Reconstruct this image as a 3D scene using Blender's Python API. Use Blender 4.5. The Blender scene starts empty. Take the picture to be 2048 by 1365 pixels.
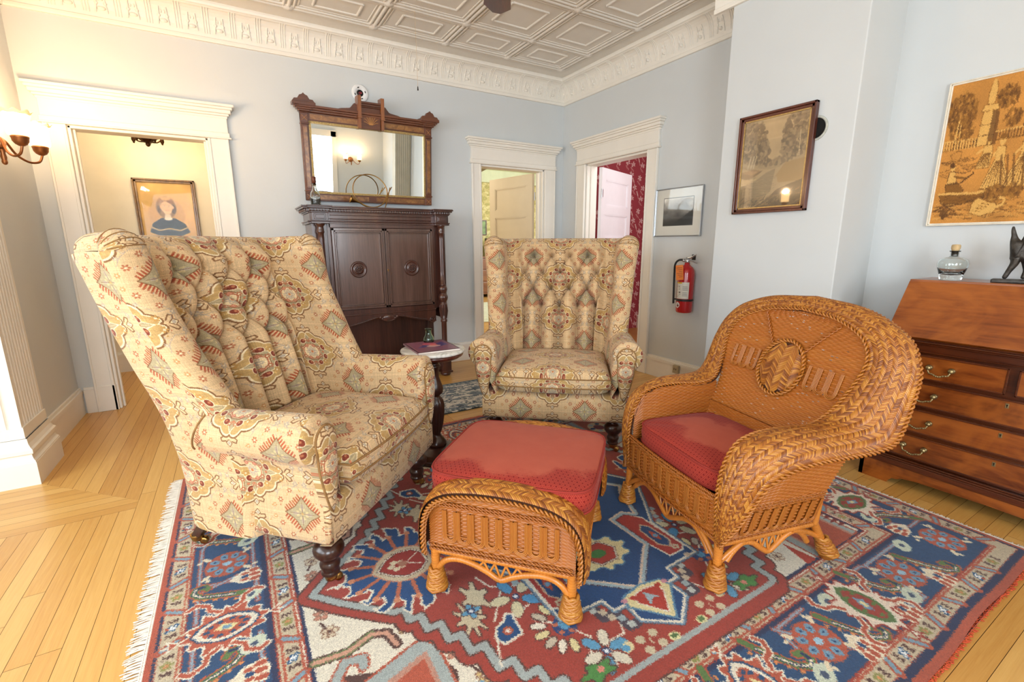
import bpy, bmesh, math, random
import numpy as np
from mathutils import Vector, Matrix
C = bpy.context.scene.collection
SC = bpy.context.scene
PI = math.pi
random.seed(7); RNG = np.random.default_rng(7)

# ---------------------------------------------------------------- camera
def setup_camera():
    yaw, pit, roll, f = .53672, .2074978, -.0035773, 923.77
    fwd = Vector((math.sin(yaw)*math.cos(pit), math.cos(yaw)*math.cos(pit), -math.sin(pit)))
    rt = Vector((math.cos(yaw), -math.sin(yaw), 0)); up = rt.cross(fwd)
    c, s = math.cos(roll), math.sin(roll)
    r2 = c*rt + s*up; u2 = -s*rt + c*up
    m = Matrix((r2, u2, -fwd)).transposed().to_4x4(); m.translation = (0, 0, 1.25)
    cd = bpy.data.cameras.new('camera'); co = bpy.data.objects.new('camera', cd); C.objects.link(co)
    co.matrix_world = m; cd.sensor_width = 36; cd.lens = f/2048*36; cd.clip_start = .05
    SC.camera = co
setup_camera()

# ---------------------------------------------------------------- light
SC.view_settings.view_transform = 'Standard'; SC.view_settings.look = 'None'
SC.view_settings.gamma = 1; SC.view_settings.use_curve_mapping = False
SC.view_settings.exposure = EXPOSURE = -0.06
SC.cycles.use_denoising = True
SC.cycles.max_bounces = 8; SC.cycles.caustics_reflective = False; SC.cycles.caustics_refractive = False
wd = bpy.data.worlds.new('sky'); SC.world = wd; wd.use_nodes = True
wd.node_tree.nodes['Background'].inputs[0].default_value = (.80, .90, 1, 1)
wd.node_tree.nodes['Background'].inputs[1].default_value = 2.2
def area(name, loc, aim, w, h, power, col, spread=180):
    l = bpy.data.lights.new(name, 'AREA'); l.shape = 'RECTANGLE'; l.size = w; l.size_y = h
    l.energy = power; l.color = col; l.spread = math.radians(spread)
    o = bpy.data.objects.new(name, l); C.objects.link(o); o.location = loc
    o.rotation_euler = (Vector(aim)-Vector(loc)).to_track_quat('-Z', 'Z').to_euler(); return o
DAY = (.84, .93, 1)
# daylight through the windows of the left wall and of the wall behind the camera
area('window_daylight', (-2.55, -.35, 1.55), (-.2, .6, .9), 1.3, 1.9, 52, DAY)
area('window_daylight', (-2.55, 1.55, 1.55), (0, 1.55, 1.0), 1.3, 1.9, 62, DAY)
area('window_daylight', (-1.0, -2.93, 1.55), (-.6, 1.0, 1.0), 1.7, 1.9, 150, DAY)
area('window_daylight', (1.72, -2.93, 1.50), (1.72, 0, 1.2), .95, 1.5, 36, DAY)

# ---------------------------------------------------------------- mesh helpers
class MB:
    """collects shapes; build() links them as ONE mesh object"""
    def __init__(s): s.v = []; s.f = []; s.uv = []; s.m = []; s.sm = []; s.col = []
    def add(s, vs, fs, uvs=None, mat=0, smooth=False, col=None):
        b = len(s.v); s.v.extend([tuple(map(float, p)) for p in vs])
        for k, f in enumerate(fs):
            s.f.append([b+i for i in f]); s.m.append(mat); s.sm.append(smooth)
            s.uv.append([uvs[i] for i in f] if uvs is not None else None)
            s.col.append(col)
        return s
    def box(s, lo, hi, mat=0, rot=0, piv=None):
        x0, y0, z0 = lo; x1, y1, z1 = hi
        vs = [(x0,y0,z0),(x1,y0,z0),(x1,y1,z0),(x0,y1,z0),(x0,y0,z1),(x1,y0,z1),(x1,y1,z1),(x0,y1,z1)]
        return s.add(vs, [(0,3,2,1),(4,5,6,7),(0,1,5,4),(1,2,6,5),(2,3,7,6),(3,0,4,7)], None, mat)
    def prism(s, poly, axis, a, b, mat=0, smooth=False):
        """polygon (2d) extruded along axis 0/1/2 from a to b"""
        n = len(poly)
        def P(p, t): return {0: (t, p[0], p[1]), 1: (p[0], t, p[1]), 2: (p[0], p[1], t)}[axis]
        vs = [P(p, a) for p in poly]+[P(p, b) for p in poly]
        s.add(vs, [(i, (i+1) % n, n+(i+1) % n, n+i) for i in range(n)], None, mat, smooth)
        s.add([P(p, a) for p in poly], [tuple(range(n))[::-1]], None, mat)
        return s.add([P(p, b) for p in poly], [tuple(range(n))], None, mat)
    def lathe(s, prof, c=(0,0,0), n=24, mat=0, flute=None, smooth=True, caps=True):
        """prof [(r,z)] about the vertical through c; flute=(k,depth,z0,z1)"""
        vs = []; m = len(prof)
        for r, z in prof:
            for i in range(n):
                a = 2*PI*i/n; rr = r
                if flute and flute[2] <= z <= flute[3]: rr = r*(1-flute[1]*(.5-.5*math.cos(flute[0]*a)))
                vs.append((c[0]+rr*math.cos(a), c[1]+rr*math.sin(a), c[2]+z))
        fs = [(j*n+i, j*n+(i+1) % n, (j+1)*n+(i+1) % n, (j+1)*n+i) for j in range(m-1) for i in range(n)]
        s.add(vs, fs, None, mat, smooth)
        if caps:
            for j in (0, m-1):
                if prof[j][0] > 1e-4: s.add(vs[j*n:(j+1)*n], [tuple(range(n))], None, mat)
        return s
    def tube(s, path, r, n=8, mat=0, closed=False, caps=True, col=None):
        P = [Vector(p) for p in path]; m = len(P); vs = []
        rr = r if hasattr(r, '__len__') else [r]*m
        prev = None
        for i, p in enumerate(P):
            a = P[(i-1) % m] if (closed or i) else p; b = P[(i+1) % m] if (closed or i < m-1) else p
            t = (b-a)
            t = t.normalized() if t.length > 1e-9 else Vector((0,0,1))
            if prev is None:
                u = t.orthogonal().normalized()
            else:
                u = prev-t*prev.dot(t); u = u.normalized() if u.length > 1e-9 else t.orthogonal().normalized()
            prev = u; w = t.cross(u)
            vs += [p+(u*math.cos(2*PI*k/n)+w*math.sin(2*PI*k/n))*rr[i] for k in range(n)]
        e = m if closed else m-1
        fs = [(j*n+k, j*n+(k+1) % n, ((j+1) % m)*n+(k+1) % n, ((j+1) % m)*n+k) for j in range(e) for k in range(n)]
        s.add(vs, fs, None, mat, True, col)
        if caps and not closed: s.add(vs[:n], [tuple(range(n))[::-1]], None, mat, False, col); s.add(vs[-n:], [tuple(range(n))], None, mat, False, col)
        return s
    def grid(s, P, UV=None, mat=0, smooth=True, closed_u=False, flip=False, col=None):
        """P[j][i] points"""
        P = np.asarray(P, float); m, n = P.shape[:2]
        vs = P.reshape(-1, 3); fs = []
        for j in range(m-1):
            for i in range(n if closed_u else n-1):
                q = (j*n+i, j*n+(i+1) % n, (j+1)*n+(i+1) % n, (j+1)*n+i)
                fs.append(q[::-1] if flip else q)
        uv = None if UV is None else np.asarray(UV, float).reshape(-1, 2)
        return s.add(vs, fs, uv, mat, smooth, col)
    def ball(s, c, r, mat=0, n=12, k=8):
        r = r if hasattr(r, '__len__') else (r, r, r)
        P = [[(c[0]+r[0]*math.sin(PI*j/k)*math.cos(2*PI*i/n), c[1]+r[1]*math.sin(PI*j/k)*math.sin(2*PI*i/n), c[2]-r[2]*math.cos(PI*j/k)) for i in range(n)] for j in range(k+1)]
        return s.grid(P, None, mat, True, True)
    def xf(s, M, start=0):
        for i in range(start, len(s.v)): s.v[i] = tuple(M @ Vector(s.v[i]))
        return s
    def build(s, name, mats, parent=None, bevel=0, seg=2, sub=0, merge=False, loc=None):
        me = bpy.data.meshes.new(name); me.from_pydata(s.v, [], s.f)
        if not isinstance(mats, (list, tuple)): mats = [mats]
        for m in mats: me.materials.append(m)
        me.polygons.foreach_set('material_index', s.m); me.polygons.foreach_set('use_smooth', s.sm)
        if any(u is not None for u in s.uv):
            L = me.uv_layers.new(name='UVMap'); a = []
            for f, u in zip(s.f, s.uv):
                a += ([c for p in u for c in p] if u is not None else [0, 0]*len(f))
            L.data.foreach_set('uv', a)
        if any(c is not None for c in s.col):
            A = me.color_attributes.new('tone', 'FLOAT_COLOR', 'CORNER'); a = []
            for f, c in zip(s.f, s.col):
                c = .5 if c is None else c
                a += [c, c, c, 1]*len(f)
            A.data.foreach_set('color', a)
        me.update()
        if merge:
            bm = bmesh.new(); bm.from_mesh(me); bmesh.ops.remove_doubles(bm, verts=bm.verts, dist=1e-5); bm.to_mesh(me); bm.free()
        o = bpy.data.objects.new(name, me); C.objects.link(o)
        if parent: o.parent = parent
        if loc: o.location = loc
        if bevel:
            b = o.modifiers.new('bevel', 'BEVEL'); b.width = bevel; b.segments = seg; b.limit_method = 'ANGLE'; b.angle_limit = math.radians(40)
        if sub:
            b = o.modifiers.new('subd', 'SUBSURF'); b.levels = sub; b.render_levels = sub
        return o
def tag(o, label=None, cat=None, group=None, kind=None):
    if label: o['label'] = label
    if cat: o['category'] = cat
    if group: o['group'] = group
    if kind: o['kind'] = kind
    return o
def thing(name, label, cat, loc=(0,0,0), rz=0, group=None):
    o = bpy.data.objects.new(name, None); C.objects.link(o); o.location = loc; o.rotation_euler = (0, 0, rz)
    o.empty_display_size = .1
    return tag(o, label, cat, group)
def struct(o): o['kind'] = 'structure'; return o
def smooth_path(pts, n=8, closed=False):
    """Catmull-Rom through the points"""
    P = [np.array(p, float) for p in pts]; out = []; m = len(P)
    for i in range(m if closed else m-1):
        p0 = P[(i-1) % m] if (closed or i) else 2*P[0]-P[1]; p1 = P[i]; p2 = P[(i+1) % m]
        p3 = P[(i+2) % m] if (closed or i < m-2) else 2*P[m-1]-P[m-2]
        for k in range(n):
            t = k/n
            out.append(.5*((2*p1)+(-p0+p2)*t+(2*p0-5*p1+4*p2-p3)*t*t+(-p0+3*p1-3*p2+p3)*t**3))
    if not closed: out.append(P[-1])
    return np.array(out)

# ---------------------------------------------------------------- materials
def lin(h):
    h = h.lstrip('#'); c = [int(h[i:i+2], 16)/255 for i in (0, 2, 4)]
    return tuple(x/12.92 if x < .04045 else ((x+.055)/1.055)**2.4 for x in c)+(1,)
class NT:
    def __init__(s, name):
        s.m = bpy.data.materials.new(name); s.m.use_nodes = True; s.t = s.m.node_tree; s.n = s.t.nodes
        s.b = s.n['Principled BSDF']
    def new(s, typ, **kw):
        o = s.n.new(typ)
        for k, v in kw.items(): setattr(o, k, v)
        return o
    def link(s, a, b): s.t.links.new(a, b)
    def set(s, **kw):
        for k, v in kw.items(): s.b.inputs[k.replace('_', ' ')].default_value = v
        return s
    def coord(s, kind='Object', scale=(1,1,1)):
        c = s.new('ShaderNodeTexCoord'); mp = s.new('ShaderNodeMapping'); mp.inputs['Scale'].default_value = scale
        s.link(c.outputs[kind], mp.inputs[0]); return mp.outputs[0]
    def noise(s, vec, scale=5, detail=4, rough=.55, dist=0):
        n = s.new('ShaderNodeTexNoise'); n.inputs['Scale'].default_value = scale; n.inputs['Detail'].default_value = detail
        n.inputs['Roughness'].default_value = rough; n.inputs['Distortion'].default_value = dist; s.link(vec, n.inputs['Vector']); return n.outputs['Fac']
    def ramp(s, fac, stops, interp='LINEAR'):
        r = s.new('ShaderNodeValToRGB'); e = r.color_ramp.elements; r.color_ramp.interpolation = interp
        while len(e) < len(stops): e.new(.5)
        for q, (p, c) in zip(e, stops): q.position = p; q.color = c if not isinstance(c, str) else lin(c)
        s.link(fac, r.inputs[0]); return r.outputs[0]
    def mix(s, fac, a, b, mode='MIX'):
        m = s.new('ShaderNodeMix', data_type='RGBA', blend_type=mode)
        for v, i in ((fac, 0), (a, 6), (b, 7)):
            if hasattr(v, 'links'): s.link(v, m.inputs[i])
            else: m.inputs[i].default_value = v
        return m.outputs[2]
    def bump(s, h, strength=.3, dist=.01):
        b = s.new('ShaderNodeBump'); b.inputs['Strength'].default_value = strength; b.inputs['Distance'].default_value = dist
        s.link(h, b.inputs['Height']); s.link(b.outputs[0], s.b.inputs['Normal'])
    def math(s, op, a, b=None):
        m = s.new('ShaderNodeMath', operation=op)
        for i, v in enumerate((a, b)):
            if v is None: continue
            if hasattr(v, 'links'): s.link(v, m.inputs[i])
            else: m.inputs[i].default_value = v
        return m.outputs[0]
def plain(name, col, rough=.5, metal=0, var=.06, scale=6, bump=0, bs=60, coat=0):
    """one colour with a faint procedural mottle"""
    t = NT(name); v = t.coord(); c = lin(col)
    n = t.noise(v, scale, 3)
    a = tuple(x*(1-var) for x in c[:3])+(1,); b = tuple(min(1, x*(1+var)) for x in c[:3])+(1,)
    t.link(t.ramp(n, [(.3, a), (.7, b)]), t.b.inputs['Base Color'])
    t.set(Roughness=rough, Metallic=metal)
    if coat: t.set(Coat_Weight=coat, Coat_Roughness=.12)
    if bump: t.bump(t.noise(v, bs, 3), bump, .004)
    return t.m
def wood(name, cols, axis=2, rough=.35, scale=9, stretch=.07, coat=.3, fig=0, bump=.06):
    t = NT(name); sc = [1, 1, 1]; sc[axis] = stretch
    v = t.coord('Object', sc); n = t.noise(v, scale, 6, .6, .8)
    fine = t.noise(v, scale*14, 3, .6)
    c = t.ramp(n, [(.28, cols[0]), (.52, cols[1]), (.75, cols[2])])
    c = t.mix(.25, c, t.ramp(fine, [(.35, cols[0]), (.65, cols[2])]))
    if fig:
        v2 = t.coord('Object', (2.2, 2.2, 3.0)); f = t.noise(v2, 1.6, 3, .5, 2.2)
        c = t.mix(t.math('MULTIPLY', t.ramp(f, [(.40, '#000000'), (.62, '#ffffff')]), fig), c, lin(cols[2]))
    t.link(c, t.b.inputs['Base Color']); t.set(Roughness=rough, Coat_Weight=coat, Coat_Roughness=.15)
    t.bump(fine, bump, .002); return t.m
def image_mat(name, img, rough=.8, bump_noise=0, bscale=500, scale=None, extend='REPEAT', sheen=0, coat=0, spec=None):
    t = NT(name); i = t.new('ShaderNodeTexImage', image=img, extension=extend, interpolation='Linear')
    uv = t.coord('UV', scale or (1, 1, 1)); t.link(uv, i.inputs[0])
    t.link(i.outputs[0], t.b.inputs['Base Color']); t.set(Roughness=rough)
    if sheen: t.set(Sheen_Weight=sheen, Sheen_Roughness=.5)
    if coat: t.set(Coat_Weight=coat, Coat_Roughness=.05)
    if spec is not None: t.b.inputs['Specular IOR Level'].default_value = spec
    if bump_noise:
        v = t.coord('Object'); t.bump(t.noise(v, bscale, 2), bump_noise, .004)
    return t.m

# ---------------------------------------------------------------- painting patterns as arrays
def hexrgb(h): h = h.lstrip('#'); return np.array([int(h[i:i+2], 16)/255 for i in (0, 2, 4)], np.float32)
class Canvas:
    """array painted in metres; x right, y up; origin at (x0,y0)"""
    def __init__(s, x0, y0, x1, y1, res, bg, wrap=False):
        s.x0, s.y0, s.res, s.wrap = x0, y0, res, wrap
        s.w = int(round((x1-x0)/res)); s.h = int(round((y1-y0)/res))
        s.a = np.empty((s.h, s.w, 3), np.float32); s.a[:] = hexrgb(bg)
    def _win(s, x0, y0, x1, y1):
        i0 = int(math.floor((x0-s.x0)/s.res)); i1 = int(math.ceil((x1-s.x0)/s.res))+1
        j0 = int(math.floor((y0-s.y0)/s.res)); j1 = int(math.ceil((y1-s.y0)/s.res))+1
        if not s.wrap: i0, j0, i1, j1 = max(i0, 0), max(j0, 0), min(i1, s.w), min(j1, s.h)
        if i1 <= i0 or j1 <= j0: return None
        ii = np.arange(i0, i1); jj = np.arange(j0, j1)
        X, Y = np.meshgrid(s.x0+(ii+.5)*s.res, s.y0+(jj+.5)*s.res)
        return ii % s.w, jj % s.h, X, Y
    def _put(s, win, mask, col, alpha=1):
        ii, jj, _, _ = win; sub = s.a[np.ix_(jj, ii)]
        k = (mask*alpha)[..., None].astype(np.float32)
        s.a[np.ix_(jj, ii)] = sub*(1-k)+hexrgb(col)*k
    def poly(s, pts, col, alpha=1):
        p = np.asarray(pts, float); w = s._win(p[:, 0].min(), p[:, 1].min(), p[:, 0].max(), p[:, 1].max())
        if w is None: return
        X, Y = w[2], w[3]; ins = np.zeros(X.shape, bool); n = len(p)
        for i in range(n):
            (xa, ya), (xb, yb) = p[i], p[(i+1) % n]
            if ya == yb: continue
            c = (ya > Y) != (yb > Y); ins ^= c & (X < (xb-xa)*(Y-ya)/(yb-ya)+xa)
        s._put(w, ins, col, alpha)
    def line(s, pts, wd, col, closed=False, alpha=1):
        p = [tuple(q) for q in pts]
        if closed: p = p+[p[0]]
        for (xa, ya), (xb, yb) in zip(p[:-1], p[1:]):
            r = wd/2; w = s._win(min(xa, xb)-r, min(ya, yb)-r, max(xa, xb)+r, max(ya, yb)+r)
            if w is None: continue
            X, Y = w[2], w[3]; dx, dy = xb-xa, yb-ya; L = dx*dx+dy*dy
            t = np.clip(((X-xa)*dx+(Y-ya)*dy)/L, 0, 1) if L > 0 else 0*X
            s._put(w, np.hypot(X-xa-t*dx, Y-ya-t*dy) < r, col, alpha)
    def ell(s, c, rx, ry, col, rot=0, alpha=1):
        R = max(rx, ry); w = s._win(c[0]-R, c[1]-R, c[0]+R, c[1]+R)
        if w is None: return
        X, Y = w[2]-c[0], w[3]-c[1]; ca, sa = math.cos(rot), math.sin(rot)
        s._put(w, ((X*ca+Y*sa)/rx)**2+((-X*sa+Y*ca)/ry)**2 < 1, col, alpha)
    def outlined(s, pts, fill, edge, wd): s.poly(pts, fill); s.line(pts, wd, edge, True)
    def grain(s, amt, seed=1):
        r = np.random.default_rng(seed); s.a *= 1+amt*(r.random((s.h, s.w, 1), np.float32)-.5)*2
    def ragged(s, k, seed=2):
        r = np.random.default_rng(seed); I, J = np.meshgrid(np.arange(s.w), np.arange(s.h))
        di = np.round(r.normal(0, k, I.shape)).astype(int); dj = np.round(r.normal(0, k, I.shape)).astype(int)
        if s.wrap: s.a = s.a[(J+dj) % s.h, (I+di) % s.w]
        else: s.a = s.a[np.clip(J+dj, 0, s.h-1), np.clip(I+di, 0, s.w-1)]
    def image(s, name):
        im = bpy.data.images.new(name, s.w, s.h); b = np.ones((s.h, s.w, 4), np.float32); b[..., :3] = np.clip(s.a, 0, 1)
        im.pixels.foreach_set(b.ravel()); im.update(); im.pack(); return im
def vnoise(h, w, cells, seed, octaves=4):
    """smooth value noise array in 0..1"""
    r = np.random.default_rng(seed); out = np.zeros((h, w), np.float32); amp = 1; tot = 0
    for o in range(octaves):
        n = cells*2**o; g = r.random((n+2, n+2)).astype(np.float32)
        y = np.linspace(0, n, h, endpoint=False); x = np.linspace(0, n, w, endpoint=False)
        j = y.astype(int); i = x.astype(int); fy = (y-j)[:, None]; fx = (x-i)[None]
        fy = fy*fy*(3-2*fy); fx = fx*fx*(3-2*fx)
        a = g[np.ix_(j, i)]; b = g[np.ix_(j, i+1)]; c = g[np.ix_(j+1, i)]; d = g[np.ix_(j+1, i+1)]
        out += amp*((a*(1-fx)+b*fx)*(1-fy)+(c*(1-fx)+d*fx)*fy); tot += amp; amp *= .5
    return out/tot
# ---------------------------------------------------------------- the big rug's knotted pattern
RED, DRED, NAVY, DNAVY, CREAM, BEIGE, BLUE, GREY, RUST, BROWN, GREEN, PINK = '#a04034', '#82302c', '#2a4b72', '#2a3557', '#e2dbc9', '#c5b79c', '#7399b4', '#a3adab', '#b35740', '#573b35', '#5a7747', '#bd8c79'
def paint_rug():
    hx, hy = 1.52, 1.275
    k = Canvas(-hx, -hy, hx, hy, .0026, RUST)
    def rect(ax, ay, col): k.poly([(-ax, -ay), (ax, -ay), (ax, ay), (-ax, ay)], col)
    for ax, ay, c in ((1.503, 1.250, DNAVY), (1.494, 1.226, RUST), (1.491, 1.222, BEIGE), (1.439, 1.173, RUST), (1.434, 1.167, BEIGE), (1.430, 1.162, RED), (1.424, 1.156, NAVY),
                      (1.196, .934, DNAVY), (1.178, .918, RED), (1.171, .912, BEIGE), (1.163, .905, RUST), (1.155, .898, BEIGE), (1.112, .855, RUST), (1.105, .848, CREAM), (1.099, .843, RED), (1.094, .838, DNAVY), (1.082, .826, CREAM)): rect(ax, ay, c)
    S4 = [(1, 1), (-1, 1), (1, -1), (-1, -1)]
    def M(p, s): return [(x*s[0], y*s[1]) for x, y in p]
    # guard stripes: slanting bars, knots and buds
    def guard(along, c, length, per, side):
        n = int(round(2*length/per)); step = 2*length/n
        for i in range(n):
            a = -length+step*(i+.5)
            def T(pts): return [((a+u, c+v) if along else (c+v, a+u)) for u, v in pts]
            d = 1 if i % 2 else -1
            bar = [(-step*.5-.02*d, -.022), (-step*.5-.004*d, -.022), (-step*.5+.02*d, .022), (-step*.5+.004*d, .022)]
            k.line(T([(-step*.5-.014*d, -.026), (-step*.5+.014*d, .026)]), .030, RUST); k.line(T([(-step*.5-.012*d, -.020), (-step*.5+.012*d, .020)]), .015, '#7f9db0')
            for q in (-.034, .034):
                z = [(q-.008, -.012), (q+.008, -.012), (q-.006, 0), (q+.008, .004), (q-.006, .013), (q+.009, .013)]
                k.line(T(z), .005, BROWN)
            if i % 2:
                k.line(T([(-.012, -.012), (.010, -.004), (-.008, .004), (.012, .012)]), .013, '#27537f'); k.line(T([(-.010, -.009), (.009, -.002), (-.008, .004), (.009, .010)]), .006, '#eef1f0')
                k.ell(T([(.004, -.014)])[0], .006, .006, RUST)
            else:
                for q in range(5):
                    an = 2*PI*q/5; k.ell(T([(.012*math.cos(an), .012*math.sin(an))])[0], .0065, .0065, '#8f8f52')
                k.ell(T([(0, 0)])[0], .007, .007, '#c98a5a')
    for sgn in (1, -1):
        guard(True, sgn*1.198, 1.38, .162, 1); guard(False, sgn*1.465, 1.13, .162, 1)
        guard(True, sgn*.877, 1.10, .162, 1); guard(False, sgn*1.133, .82, .162, 1)
    # main border
    def palmette(c, rot, red):
        ca, sa = math.cos(rot), math.sin(rot)
        T = lambda pts: [(c[0]+x*ca-y*sa, c[1]+x*sa+y*ca) for x, y in pts]
        def leaf(w, h, n=12): return [(w*math.copysign(abs(math.cos(2*PI*i/n))**1.5, math.cos(2*PI*i/n)), h*math.sin(2*PI*i/n)) for i in range(n)]
        fl = []
        for i in range(48):
            a = 2*PI*i/48; r = 1+.18*((i % 4) < 2)+.25*(abs(math.sin(a)) > .8)*((i % 8) < 5)
            fl.append((.108*r*math.copysign(abs(math.cos(a))**1.2, math.cos(a)), .075*r*math.sin(a)))
        k.outlined(T(fl), RUST if red else '#e8d7c4', CREAM if red else RED, .007)
        for sx in (1, -1):
            k.outlined(T([(sx*.13, .0), (sx*.165, .022), (sx*.155, 0), (sx*.178, -.004), (sx*.155, -.008), (sx*.16, -.026)]), RUST if red else CREAM, CREAM if red else RED, .005)
            for sy in (1, -1):
                k.line(T([(sx*.02, sy*.085), (sx*.05, sy*.105), (sx*.055, sy*.135), (sx*.09, sy*.155), (sx*.115, sy*.14)]), .024, CREAM)
                k.line(T([(sx*.02, sy*.085), (sx*.05, sy*.105), (sx*.055, sy*.135), (sx*.09, sy*.155), (sx*.115, sy*.14)]), .013, RUST)
        k.outlined(T(leaf(.098, .060)), CREAM if red else GREEN, NAVY if red else CREAM, .006)
        k.poly(T(leaf(.074, .044)), RUST if red else RED)
        for i in range(10):
            a = 2*PI*i/10; k.ell(T([(.056*math.cos(a), .033*math.sin(a))])[0], .010, .007, NAVY if red else ('#5d7d3f' if i % 2 else '#9c3a2c'))
        k.poly(T([(-.036, 0), (-.012, .020), (.036, .0), (.012, -.020)]), '#ddd29c' if red else BLUE); k.poly(T([(-.013, -.008), (.013, -.008), (.013, .008), (-.013, .008)]), BLUE if red else '#e6dca6')
    def rosette(c, blue=BLUE):
        for i in range(24):
            a = 2*PI*i/24; k.ell((c[0]+.062*math.cos(a), c[1]+.062*math.sin(a)), .016, .016, RUST)
        k.ell(c, .058, .058, RUST)
        for i in range(8):
            a = 2*PI*i/8+.2; k.ell((c[0]+.050*math.cos(a), c[1]+.050*math.sin(a)), .019, .014, blue, a); k.ell((c[0]+.050*math.cos(a), c[1]+.050*math.sin(a)), .006, .004, '#1c426e', a)
        k.ell(c, .016, .014, '#9cc3d8')
        for i in range(4):
            a = PI/4+PI/2*i; k.ell((c[0]+.098*math.cos(a), c[1]+.085*math.sin(a)), .020, .009, '#e3d6b8', a); k.ell((c[0]+.112*math.cos(a+.2), c[1]+.092*math.sin(a+.2)), .011, .007, '#e3d6b8', a+1)
    def boteh(c, rot, fl=1):
        ca, sa = math.cos(rot), math.sin(rot); T = lambda pts: [(c[0]+x*ca-y*fl*sa, c[1]+x*sa+y*fl*ca) for x, y in pts]
        p = [(-.105, -.02), (-.06, -.005), (0, .008), (.05, .016), (.085, .004), (.092, -.022), (.070, -.036), (.052, -.026)]
        k.line(T(p), .034, RUST); k.line(T(p), .022, '#5c7a45'); k.line(T(p[1:7]), .012, '#22335f'); k.line(T(p[1:6]), .006, '#e6dcc0')
        for q in range(5): k.ell(T([(-.08+.035*q, .018+.004*q)])[0], .008, .006, '#d58a55')
    def leafy(c): k.ell(c, .042, .030, '#c9d2bd', .6); k.ell(c, .014, .010, '#46556e', .6)
    def fan(c, rot):
        ca, sa = math.cos(rot), math.sin(rot); T = lambda pts: [(c[0]+x*ca-y*sa, c[1]+x*sa+y*ca) for x, y in pts]
        k.poly(T([(-.05, 0), (-.01, .036), (.05, .044), (.062, 0), (.05, -.044), (-.01, -.036)]), '#e8dcc4')
        for q in (-1, 0, 1): k.ell(T([(.036, q*.027)])[0], .019, .010, RUST, rot); k.ell(T([(.004, q*.018)])[0], .014, .008, RUST if q else '#27466f', rot)
    def trellis(pts):
        k.line(pts, .018, '#a2584e'); k.line(pts, .008, '#8fa3b4')
    bx, by = 1.310, 1.040
    for s in S4:
        trellis(M([(.10, 1.13), (.20, 1.135), (.24, .945), (.40, .94)], s)); trellis(M([(.23, .94), (.40, 1.14), (.52, 1.14)], s)); trellis(M([(.70, .945), (.82, .94), (1.0, 1.14), (1.15, 1.14)], s)); trellis(M([(.70, 1.13), (.84, 1.14), (.84, .95), (1.1, .95)], s))
        trellis(M([(1.215, .08), (1.215, .22), (1.40, .26), (1.40, .50), (1.36, .62)], s)); trellis(M([(1.40, .06), (1.40, .22), (1.22, .28), (1.22, .55)], s)); trellis(M([(1.22, .80), (1.30, .93), (1.40, .93)], s))
        for x in (.145, .46, .75, 1.06):
            boteh((x*s[0], (by+.035*(-1)**int(x*10))*s[1]), (.9 if s[0]*s[1] > 0 else -.9)+(PI if s[0] < 0 else 0), s[0]*s[1]); leafy(((x+.055)*s[0], (by-.07*(-1)**int(x*10))*s[1])); fan(((x-.05)*s[0], (by+.075)*s[1]), PI/2*s[1])
        for y in (.185, .545, .86):
            boteh(((bx+.03)*s[0], y*s[1]), .55 if s[0]*s[1] > 0 else PI-.55, s[1]); leafy(((bx-.075)*s[0], (y-.06)*s[1])); fan(((bx-.055)*s[0], (y+.055)*s[1]), PI if s[0] > 0 else 0)
    for x in (0, .61, -.61): palmette((x, by), PI/2, x == 0); palmette((x, -by), PI/2, x == 0)
    for x in (.31, -.31, .915, -.915): rosette((x, by)); rosette((x, -by))
    for y in (0, .70, -.70): palmette((bx, y), 0, y == 0 ); palmette((-bx, y), 0, y == 0)
    for y in (.36, -.36): rosette((bx, y)); rosette((-bx, y))
    for s in S4: rosette((bx*s[0], by*s[1]))
    # corners of the field: framed boxes with hooks and buds
    for s in S4:
        k.line(M([(.77, .545), (1.045, .43)], s), .10, BROWN)
        k.outlined(M([(.735, .83), (.735, .43), (.77, .385), (.80, .385), (1.06, .47), (1.06, .83)], s), GREY, RUST, .008)
        k.poly(M([(.775, .83), (.775, .43), (1.03, .51), (1.03, .83)], s), PINK); k.poly(M([(.79, .83), (.79, .455), (1.015, .53), (1.015, .83)], s), RUST)
        k.ell((.885*s[0], .66*s[1]), .075, .085, '#d9bb92'); k.ell((.885*s[0], .66*s[1]), .036, .040, '#7c2c35')
        for q in range(6): a = q*PI/3; k.ell((.885*s[0]+.055*math.cos(a), .66*s[1]+.06*math.sin(a)), .017, .015, '#1f3f6c' if q % 2 else '#a9b4b2')
        k.line(M([(.90, .50), (.90, .53)], s), .02, NAVY); k.line(M([(.96, .52), (.96, .56)], s), .02, NAVY)
        hook = [(1.0, .46), (1.04, .40), (1.0, .345), (.95, .355), (.955, .385)]
        k.line(M(hook, s), .040, RUST); k.line(M(hook, s), .028, GREY)
        arm = [(1.08, .30), (.985, .31), (.905, .28), (.86, .30), (.845, .36)]
        k.line(M(arm, s), .036, BROWN); k.line(M(arm[:3], s), .028, '#6b7b50'); k.line(M(arm, s), .016, '#cc9a82')
        for c in ((.80, .31), (.70, .48), (.655, .60), (.60, .74), (1.02, .20), (1.03, .11)):
            k.line(M([(c[0]+.02, c[1]-.05), c], s), .008, BROWN)
            for q in range(5): a = q*1.257; k.ell((c[0]*s[0]+.018*math.cos(a), c[1]*s[1]+.018*math.sin(a)), .013, .011, '#8f6a55')
            for q in range(5): a = q*1.257; k.ell((c[0]*s[0]+.018*math.cos(a), c[1]*s[1]+.018*math.sin(a)), .009, .008, ('#d8c9ae', '#c48a74', '#d9c083')[int(c[0]*100) % 3])
        k.poly(M([(.66, .83), (.70, .70), (.72, .83)], s), '#b5402c'); k.ell((.69*s[0], .63*s[1]), .03, .018, BLUE, .5)
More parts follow.
